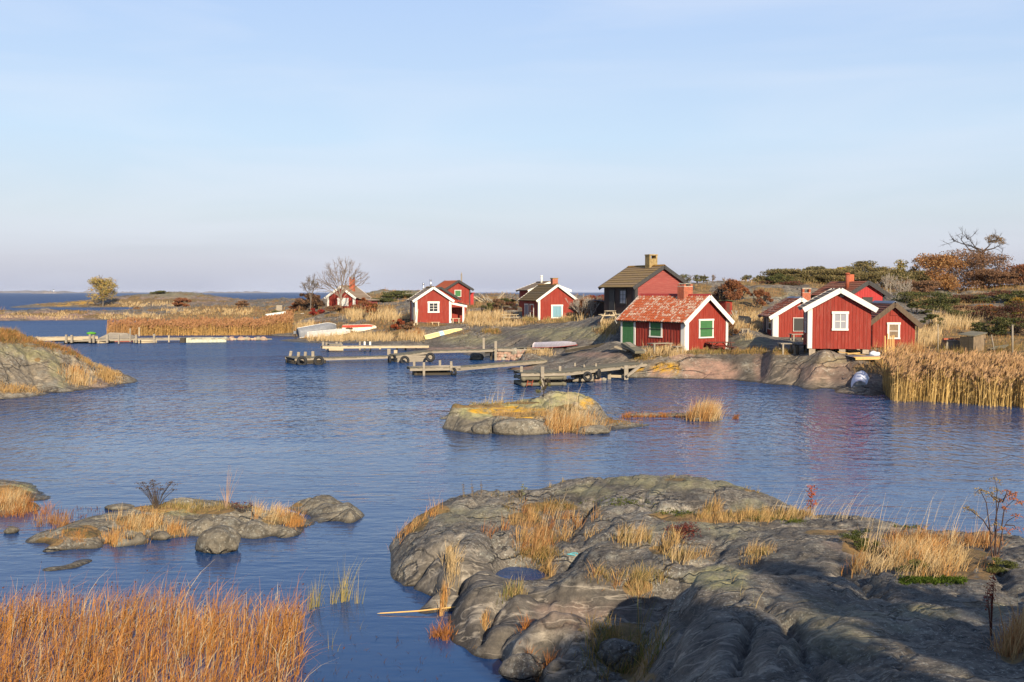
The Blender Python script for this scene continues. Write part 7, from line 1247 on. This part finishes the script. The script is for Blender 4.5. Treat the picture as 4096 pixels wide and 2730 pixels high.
shr = [(1235, 150, 4.2, 2.4, BRN, 'brown leafless-looking bush left of the weathered cabin'), (1258, 148, 2.6, 2.2, BRN, 'tangled brown bush against the weathered cabin\'s left corner'), (1195, 152, 3.0, 1.5, RSS, 'low russet bush at the end of the brown bushes'), (1266, 143, 1.8, 1.4, REDB, 'bright crimson bush over the white upturned boat'), (1340, 141, 2.6, 1.1, BRN, 'low brown scrub under the ash trees'), (1440, 141, 2.4, 1.3, RSS, 'russet bush right of the ash trees'), (1490, 128, 1.8, 1.9, ((.30, .09, .03), (.18, .09, .03)), 'orange-red bush rising from the pale reeds'), (1466, 146, 2.0, 1.8, ((.28, .09, .03), (.2, .08, .03)), 'orange bush against the lean-to of the weathered cabin'), (1590, 113, 1.4, 1.2, ((.32, .08, .03), (.2, .06, .03)), 'orange-leaved bush left of the porch cabin'), (1600, 175, 7.0, 1.2, JUN, 'low green juniper mat on the ridge rock'), (1520, 165, 5.0, .9, JUN, 'thin green juniper mat below the ridge'), (1395, 117, 1.6, .9, BRN, 'brown dead dock clump in the shore grass'), (1640, 106, 1.8, .9, BRN, 'brown dead heather behind the yellow boat'),
       (1945, 118, 1.6, 1.2, JUN, 'dark green bush in the grass beyond the porch'), (1990, 122, 2.2, 1.4, BRN, 'brown bush between the porch cabin and the picnic table'), (2040, 120, 2.0, 1.2, HEATH, 'reddish bush behind the side-on picnic table'), (2015, 132, 3.0, 1.0, JUN, 'dark mat of juniper below the timber heap'), (2110, 130, 2.4, 1.3, RSS, 'russet bush at the left wall of the blue-shuttered cabin'),
       (2345, 96, 3.0, 2.2, RSS, 'red-brown bush between the blue-shuttered cabin and the tall house'), (2390, 99, 2.6, 2.0, ((.26, .05, .03), (.16, .06, .03)), 'dark red bush beside the tall house'), (2310, 101, 2.0, 1.3, BRN, 'brown bush behind the right corner of the blue-shuttered cabin'),
       (2920, 92, 2.3, 2.4, RSS, 'tall orange-brown bush above the tiny red shed'), (2885, 95, 1.8, 1.7, BRN, 'dark bush left of the tiny red shed'), (2965, 96, 1.8, 1.4, RSS, 'orange bush on the rock behind the tiny red shed'), (3025, 92, 1.4, 1.6, RSS, 'thin orange bush left of the tile-roofed cabin'), (3060, 95, 1.4, 1.2, RSS, 'small orange bush nearest the tile roof'), (2925, 71.5, 1.0, 1.0, ((.26, .15, .06), (.20, .10, .05)), 'dry brown bush at the green-shuttered cabin\'s right corner'), (3100, 112, 5, .9, HEATH, 'dark heath bank on top of the bare rock'),
       (3700, 97, 6.0, 1.5, JUN, 'wide green juniper mass behind the dark-barged cabin'), (3780, 95, 3.6, 1.4, JUN, 'rounded green juniper at the end of the wide juniper mass'), (3675, 88, 2.2, 1.0, JUN, 'small juniper below the wide juniper mass'), (3735, 80, 1.8, 1.0, JUN, 'olive juniper beside the pale grass bank'), (3835, 85, 3.4, 1.2, JUN, 'low green juniper above the boarded chest'), (3930, 104, 3.0, .9, JUN, 'flat juniper in front of the boulder outcrop'), (4065, 102, 3.6, 1.1, JUN, 'green juniper below the boulder outcrop'), (3860, 106, 5.0, .8, HEATH, 'dark red heather band below the oak'), (4000, 108, 5.0, .7, HEATH, 'dark red heather band below the outcrop'),
       (3926, 92, 1.2, .9, ((.42, .16, .02), (.3, .13, .03)), 'small orange shrub, the nearer to the flat juniper of a pair'), (3967, 91, 1.8, .9, ((.42, .17, .02), (.3, .14, .03)), 'wider orange shrub of the pair on the slope'), (4078, 90, 2.2, 1.6, ((.12, .12, .03), (.34, .19, .03)), 'green bush flecked with yellow on the slope'), (3985, 82, 4.0, 1.4, HEATH, 'broad red-brown scrub behind the boarded chest'), (4075, 78, 3.6, 1.9, HEATH, 'high red-brown scrub behind the stout post'), (4040, 70, 3.0, 1.3, JUN, 'dark green scrub around the stout post'), (4110, 70, 3.0, 1.6, BRN, 'brown scrub beside the stout post'), (3960, 72, 2.6, 1.0, JUN, 'dark green scrub right of the boarded chest'), (3900, 90, 3.6, .9, BRN, 'brown heath on the slope above the chest'), (3690, 108, 3.0, 1.0, BRN, 'brown undergrowth left of the oak foot'), (4170, 92, 4.0, 1.6, JUN, 'green scrub at the slope edge'), (640, 376, 6, 1.0, JUN, 'dark green juniper mat on the skerry top'), (560, 250, 3, 1.2, BRN, 'brown scrub at the skerry marsh'), (1130, 160, 3.4, .9, JUN, 'green juniper mat behind the skiff'), (730, 240, 4, 2.0, RSS, 'russet scrub in the marsh behind the reeds'), (970, 230, 3, 1.4, BRN, 'brown scrub behind the far reed bed')]
for i, (u, Y, w, h, cols, lab) in enumerate(shr): leafy('shrub', lab, 'shrub', gat(u, 0, Y), h, w, cols, int(1300 + 420 * w * h), .06 * Y / 90 + .02, 200 + i, M_BARKD, SH, 'bush', 4, nl=max(8, int(6 + w * 3)), base_r=.04)
for i, (u, Y, h, sp_, lab) in enumerate(((2330, 94, 3.4, .5, 'tall bare pale-stemmed shrub left of the tall house'), (2365, 92, 3.0, .5, 'bare forked shrub nearest the black wall'), (2300, 98, 2.4, .5, 'bare thin shrub behind the blue-shuttered cabin'), (2400, 95, 2.6, .5, 'bare reddish shrub against the black wall'), (2105, 130, 2.6, .6, 'bare little tree left of the pale roof'), (3560, 98, 3.4, .3, 'slender pale birch stems behind the dark-barged roof'), (3600, 100, 3.6, .3, 'slender leaning birch right of the other birch stems'), (3625, 97, 2.8, .35, 'thin bare birch at the edge of the junipers'), (2905, 118, 1.6, .5, 'tiny bare tree on the skyline rock, the larger of two'), (2850, 116, 1.5, .5, 'tiny bare tree on the skyline next to the pines'))): bare('bare_shrub', lab, 'shrub', gat(u, 0, Y), h, 300 + i, M_BARKP if sp_ < .4 or i < 2 else M_TWIG, 4, sp_, .045, SH, stems=3 if i < 4 or 5 <= i <= 7 else 1, kids=(1, 3), leafcol=((.24, .08, .04), (.3, .14, .06)), leaf=.03)
for i, (u, vt, Y, w, lab) in enumerate(((2744, 1097, 112, 1.5, 'small pine peeking past the tall house roof'), (2813, 1103, 114, 1.1, 'small pine standing free on the rock crest'), (2786, 1128, 113, .9, 'stunted pine between the two small pines'), (2982, 1114, 118, .9, 'little leaning pine alone on the bare crest'), (3040, 1106, 118, .9, 'thin pine before the ridge thicket'))): g = gat(u, 0, Y); leafy('pine', lab, 'pine', g, max(.9, at(0, vt, Y).z - g.z), w * 1.3, ((.12, .12, .045), (.18, .16, .07)), 900, .06, 320 + i, group='small pines on the crest', nl=14)

# --- plants of the near rock and islets
def stalk_plant(name, label, cat, p, stems, mat, heads=None, leafc=None):
    o = empty(name, p, 0, label, cat); mb = MB(); tips = []
    for (dx, dy, dz, r) in stems: mb.tube([(0, 0, -.05), (dx * .45, dy * .45, dz * .55), (dx, dy, dz)], [r, r * .8, r * .4], 5, False); tips.append((dx, dy, dz))
    mb.build('stems', mat, o); T_ = np.array(tips); B = Blades()
    if heads: n, s, sp_, c = heads; q = np.repeat(T_, n, 0) + RNG.normal(0, 1, (len(T_) * n, 3)) * np.array(sp_); B.leaves(q, s, np.tile(c, (len(q), 1)) * RNG.uniform(.7, 1.3, (len(q), 1)), .8); B.build('seed_heads', M_LEAF, o, 'stuff')
    return o
p = hit(625, 2040); rg = random.Random(2); stalk_plant('tansy', 'dry brown tansy with flat seed heads on the grassy islet', 'plant', p, [(rg.uniform(-.42, .42), rg.uniform(-.15, .15), rg.uniform(.42, .68), .007) for i in range(42)], M_BARKD, (12, .016, (.03, .03, .010), (.09, .06, .045)))
p = hit(905, 2036); rg = random.Random(3); stalk_plant('willowherb', 'tall pink-brown leaning stalks on the grassy islet', 'plant', p, [(rg.uniform(.0, .5), rg.uniform(-.1, .1), rg.uniform(.6, 1.1), .005) for i in range(9)] + [(rg.uniform(-.25, .15), 0, rg.uniform(.3, .6), .004) for i in range(10)], plain('pink_stalk', (.34, .22, .15)), (7, .008, (.02, .02, .06), (.34, .25, .18)))
p = hit(965, 2055); rg = random.Random(5); stalk_plant('dark_herb', 'small dark red herb beside the leaning stalks', 'plant', p, [(rg.uniform(-.25, .25), rg.uniform(-.1, .1), rg.uniform(.12, .25), .005) for i in range(18)], M_BARKD, (8, .018, (.03, .03, .015), (.12, .03, .025)))
p = hit(3240, 2052); B = Blades(); o = empty('red_sapling', p, 0, 'upright sapling with drooping rust-red leaves above the near rock', 'sapling'); MB().tube([(0, 0, -.05), (.02, 0, .3), (.03, 0, .55)], [.009, .007, .003], 5).build('stem', M_BARKD, o); n = 130; z = RNG.uniform(.06, .58, n); q = np.stack([.02 + RNG.normal(0, .055, n), RNG.normal(0, .05, n), z], 1); B.leaves(q, .036, lerp((.40, .10, .03), (.28, .06, .03), RNG.random(n)), .45); B.build('leaves', M_LEAF, o)
# rowan sapling
p = hit(3985, 2235); o = empty('rowan', p, 0, 'young rowan with dark stems and orange leaf sprays on the near rock', 'sapling'); sY = p.y; pp = lambda u, v, dy=0.0: (Vector(at(u, v, sY)) - p + Vector((0, dy, 0))); mb = MB(); lf = []
ST = [[(3975, 2240), (3982, 2100), (3995, 2000), (3988, 1960), (3986, 1915)], [(3985, 2240), (3990, 2100), (4010, 2010), (4030, 1975), (4060, 1968)], [(3990, 2240), (4005, 2120), (4040, 2090), (4070, 2060)], [(3968, 2230), (3955, 2110), (3955, 2015), (3925, 1965), (3915, 1955)], [(3970, 2140), (3930, 2080), (3885, 2045), (3876, 2030)], [(4005, 2120), (4025, 2040), (4050, 2000), (4078, 2010)], [(3995, 2010), (3975, 1990), (3972, 1975)], [(4010, 2010), (4012, 1970), (4025, 1960)], [(4020, 2100), (4050, 2100), (4065, 2115)]]
for pts in ST:
    Q_ = [pp(u, v, RNG.uniform(-.12, .12) if i else 0) for i, (u, v) in enumerate(pts)]; mb.tube(Q_, [max(.004, .012 * (1 - i / (len(Q_) + .5))) for i in range(len(Q_))], 5, False); lf.append(Q_[-1])
    for i in range(1, len(Q_) - 1):
        if RNG.random() < .6: lf.append(Q_[i] + Vector((RNG.uniform(-.04, .06), 0, .03)))
mb.build('stems', plain('rowan_bark', (.06, .035, .03)), o, True); B = Blades()
for i, t in enumerate(lf):
    for s in range(4):
        a = RNG.uniform(0, 6.28); d = np.array([math.cos(a), math.sin(a) * .6, RNG.uniform(-.5, .3)]); n = 13; k = np.linspace(.01, .13, n); q = np.array(t)[None] + d[None] * k[:, None] + RNG.normal(0, .010, (n, 3)); q[:, 2] -= k ** 2 * 2.5; c_ = lerp((.40, .13, .03), (.30, .22, .08), np.full(n, 0.0 if t.x > .05 else .9)); B.leaves(q, .020, c_ * RNG.uniform(.7, 1.3, (n, 1)), .4)
B.build('leaves', M_LEAF, o)
p = hit(3965, 2545); p2 = p; rg = random.Random(6); o = stalk_plant('dock_plant', 'dark red seeding dock stalks leaning on the near rock', 'plant', p, [(rg.uniform(-.12, .03), rg.uniform(-.05, .05), rg.uniform(.3, .62), .006) for i in range(7)], plain('dock_stem', (.10, .03, .02)), (40, .010, (.018, .018, .08), (.20, .035, .02)))
B = Blades(); n = 2600; o = empty('heather_mat', hit(2740, 2130), 0, 'dark crimson crowberry mat on the near rock', 'shrub'); q = []
for i in range(n):
    if len(q) >= 900: break
    u_, v_ = RNG.normal(2735, 34), RNG.normal(2128, 16)
    if i % 6 == 0: hp = hit(u_, v_)
    q.append(np.array(hp - o.location) + RNG.normal(0, .045, 3) * np.array([1, 1, .5]) + np.array([0, 0, .04]))
B.leaves(np.array(q), .018, lerp((.16, .03, .022), (.09, .03, .02), RNG.random(len(q))), .6); B.build('leaves', M_LEAF, o); MB().tube([(-.2, 0, .02), (0, .02, .04), (.2, 0, .02)], .008, 4).build('stems', M_BARKD, o)
for i, (u, v, w, h, lab) in enumerate(((3440, 2195, .55, .32, 'flat dark juniper at the left of the grass bed on the near rock'), (3490, 2225, .45, .3, 'small juniper sprig beneath the tall pale stems'), (3640, 2300, .6, .18, 'low juniper under the front of the grass bed'), (3990, 2290, .5, .2, 'dark low juniper at the foot of the rowan'))): leafy('juniper', lab, 'shrub', hit(u, v), h, w, ((.06, .075, .02), (.12, .12, .035)), 1500, .016, 400 + i, M_BARKD, 'junipers of the near rock', 'bush', 3, nl=12, base_r=.012)
B = Blades()
for i in range(300): hp = hit(RNG.uniform(3600, 3860), 2325 + RNG.normal(0, 6)); B.leaves(np.array(hp)[None] + RNG.normal(0, .03, (10, 3)) * [1, 1, .3] + [0, 0, .01], .016, np.tile((.075, .11, .012), (10, 1)) * RNG.uniform(.6, 1.3, (10, 1)), .9, 1.5)
for (u, v, su, sv, n) in ((3060, 2075, 60, 5, 60), (3180, 2085, 25, 4, 60), (2700, 2055, 50, 6, 60), (2480, 2010, 60, 10, 60), (3640, 2110, 40, 4, 30)):
    for i in range(n): hp = hit(RNG.normal(u, su), RNG.normal(v, sv)); B.leaves(np.array(hp)[None] + RNG.normal(0, .03, (8, 3)) * [1, 1, .3] + [0, 0, .008], .015, np.tile((.09, .105, .02), (8, 1)) * RNG.uniform(.6, 1.3, (8, 1)), .9, 1.5)
tag(B.build('moss', M_LEAF, None, 'stuff'), 'bright green moss cushions along the grass bed of the near rock', 'moss')
for i, (u, v, h, lab) in enumerate(((1852, 1988, .24, 'short brown seed spike on the rim of the near rock, first of three'), (1888, 1986, .22, 'short brown seed spike between its two neighbours on the rim'), (1924, 1984, .28, 'tallest brown seed spike on the rim of the near rock'))): stalk_plant('seed_spike', lab, 'plant', hit(u, v + 3), [(0, 0, h, .008), (.02, 0, h * .6, .006)], M_BARK, (30, .013, (.012, .012, .06), (.17, .12, .07)))
p = hit(2088, 1982); leafy('grey_sprig', 'small grey-green leafy sprig on the rim of the near rock', 'plant', p, .26, .2, ((.20, .21, .12), (.26, .25, .15)), 160, .02, 430, M_BARK, None, 'bush', 3, nl=6, base_r=.006)
p = hit(2172, 1592); leafy('pine_seedling', 'tiny pine seedling on the lichen islet', 'seedling', p, .75, .6, ((.12, .12, .04), (.2, .17, .06)), 300, .03, 431, M_BARKD, None, 'round', 3, nl=6, base_r=.02)
p = onz(1650, 2447, .04); o = empty('drift_pole', p, 0, 'thin yellow drift pole lying on the water against the near rock', 'pole'); MB().tube([(-.55, -.03, -.02), (.1, 0, .01), (.75, .1, .05)], [.010, .013, .012], 6).build('shaft', M_NEWW, o); MB().tube([(-.60, -.03, -.025), (-.55, -.03, -.02)], [.004, .010], 6).build('tip', M_PALEW, o)
p = hit(2290, 2222); o = tag(MB().tube([p + Vector((.09 * math.cos(a) + .02 * math.sin(3 * a), .06 * math.sin(a), .015 + .01 * math.sin(2 * a))) for a in np.linspace(0, 5.6, 14)], .010, 5).build('rope_loop', NB('turquoise_rope').done((.10, .38, .42), .7)), 'scrap of turquoise rope on the near rock', 'rope')

# --- trees behind the camera, out of frame, whose shade falls over the nearest rock
for i, (x, y, h, w, lab) in enumerate(((9.9, -3.5, 5.0, 3.3, 'broad oak on the bank behind the viewpoint'), (6.9, -4.5, 4.1, 2.6, 'rounded oak on the bank next to the broad oak'))):
    leafy('bank_oak', lab, 'tree', Vector((x, y, gz(x, y))), h, w, OAK, 9000, .16, 500 + i, group='oaks on the bank', nl=34, stems=6, base_r=.2)

# --- islands on the sea horizon
M_FAR = plain('far_island_rock', (.22, .19, .17), .02, .3, .9, .0)
def island(label, u0, u1, vt, Y, seed, hmax=None):
    a = (u0 - 2048) / F * Y; b = (u1 - 2048) / F * Y; n = 40; rg = np.random.default_rng(seed); hm = (1169 - vt) / F * Y + 5.5; prof = np.sin(np.linspace(0, np.pi, n + 1)) ** .6 * hm * np.clip(.62 + .8 * np.array([perlin(np.array([i * .23]), np.array([seed * 1.7]), seed)[0] for i in range(n + 1)]), .15, 1.2)
    V = []; Fc = []; dp = (b - a) * .25
    for i in range(n + 1):
        x = a + (b - a) * i / n
        for k, zf in ((0, -.3), (.25, .6), (.5, 1), (.75, .6), (1, -.3)): V.append((x, Y + k * dp, prof[i] * zf if zf > 0 else -1))
    for i in range(n):
        for k in range(4): q = i * 5 + k; Fc.append((q, q + 5, q + 6, q + 1))
    o = mesh_obj('island', V, Fc, M_FAR, None, True); return tag(o, label, 'island', 'islands on the horizon')
island('long low island on the horizon at the far left', -250, 330, 1158, 5200, 3); island('small nearer island with a white lighthouse on the horizon', 120, 245, 1162, 3600, 5); island('faint low island on the horizon right of the lone tree', 560, 820, 1164, 6000, 7); island('faint island on the horizon above the marsh', 780, 1090, 1162, 5600, 9); island('tiny faint island between the other horizon islands', 440, 560, 1165, 6200, 11); island('faint low island behind the lone tree', 300, 430, 1163, 5600, 14)
p = at(215, 1165, 3640); o = empty('lighthouse', (p.x, 3640, 4), 0, 'tiny white lighthouse on the small horizon island', 'lighthouse'); MB().tube([(0, 0, -4), (0, 0, 9)], [1.8, 1.2], 10).build('tower', M_WHITE, o, True); MB().tube([(0, 0, 9.01), (0, 0, 11), (0, 0, 12)], [1.4, 1.4, .2], 10).build('lantern', M_IRON, o, True)
# ------------------------------------------------------------------ air
hz_m = bpy.data.materials.new('air'); hz_m.use_nodes = True; ht = hz_m.node_tree; ht.nodes.clear(); ho = ht.nodes.new('ShaderNodeOutputMaterial'); hv = ht.nodes.new('ShaderNodeVolumePrincipled')
hv.inputs['Color'].default_value = (.80, .86, 1, 1); hv.inputs['Density'].default_value = 0.000045; ht.links.new(hv.outputs[0], ho.inputs['Volume'])
hb = MB().box(-14100, 14100, -70, 14100, -4, 27).build('haze', hz_m); tag(hb, kind='stuff')
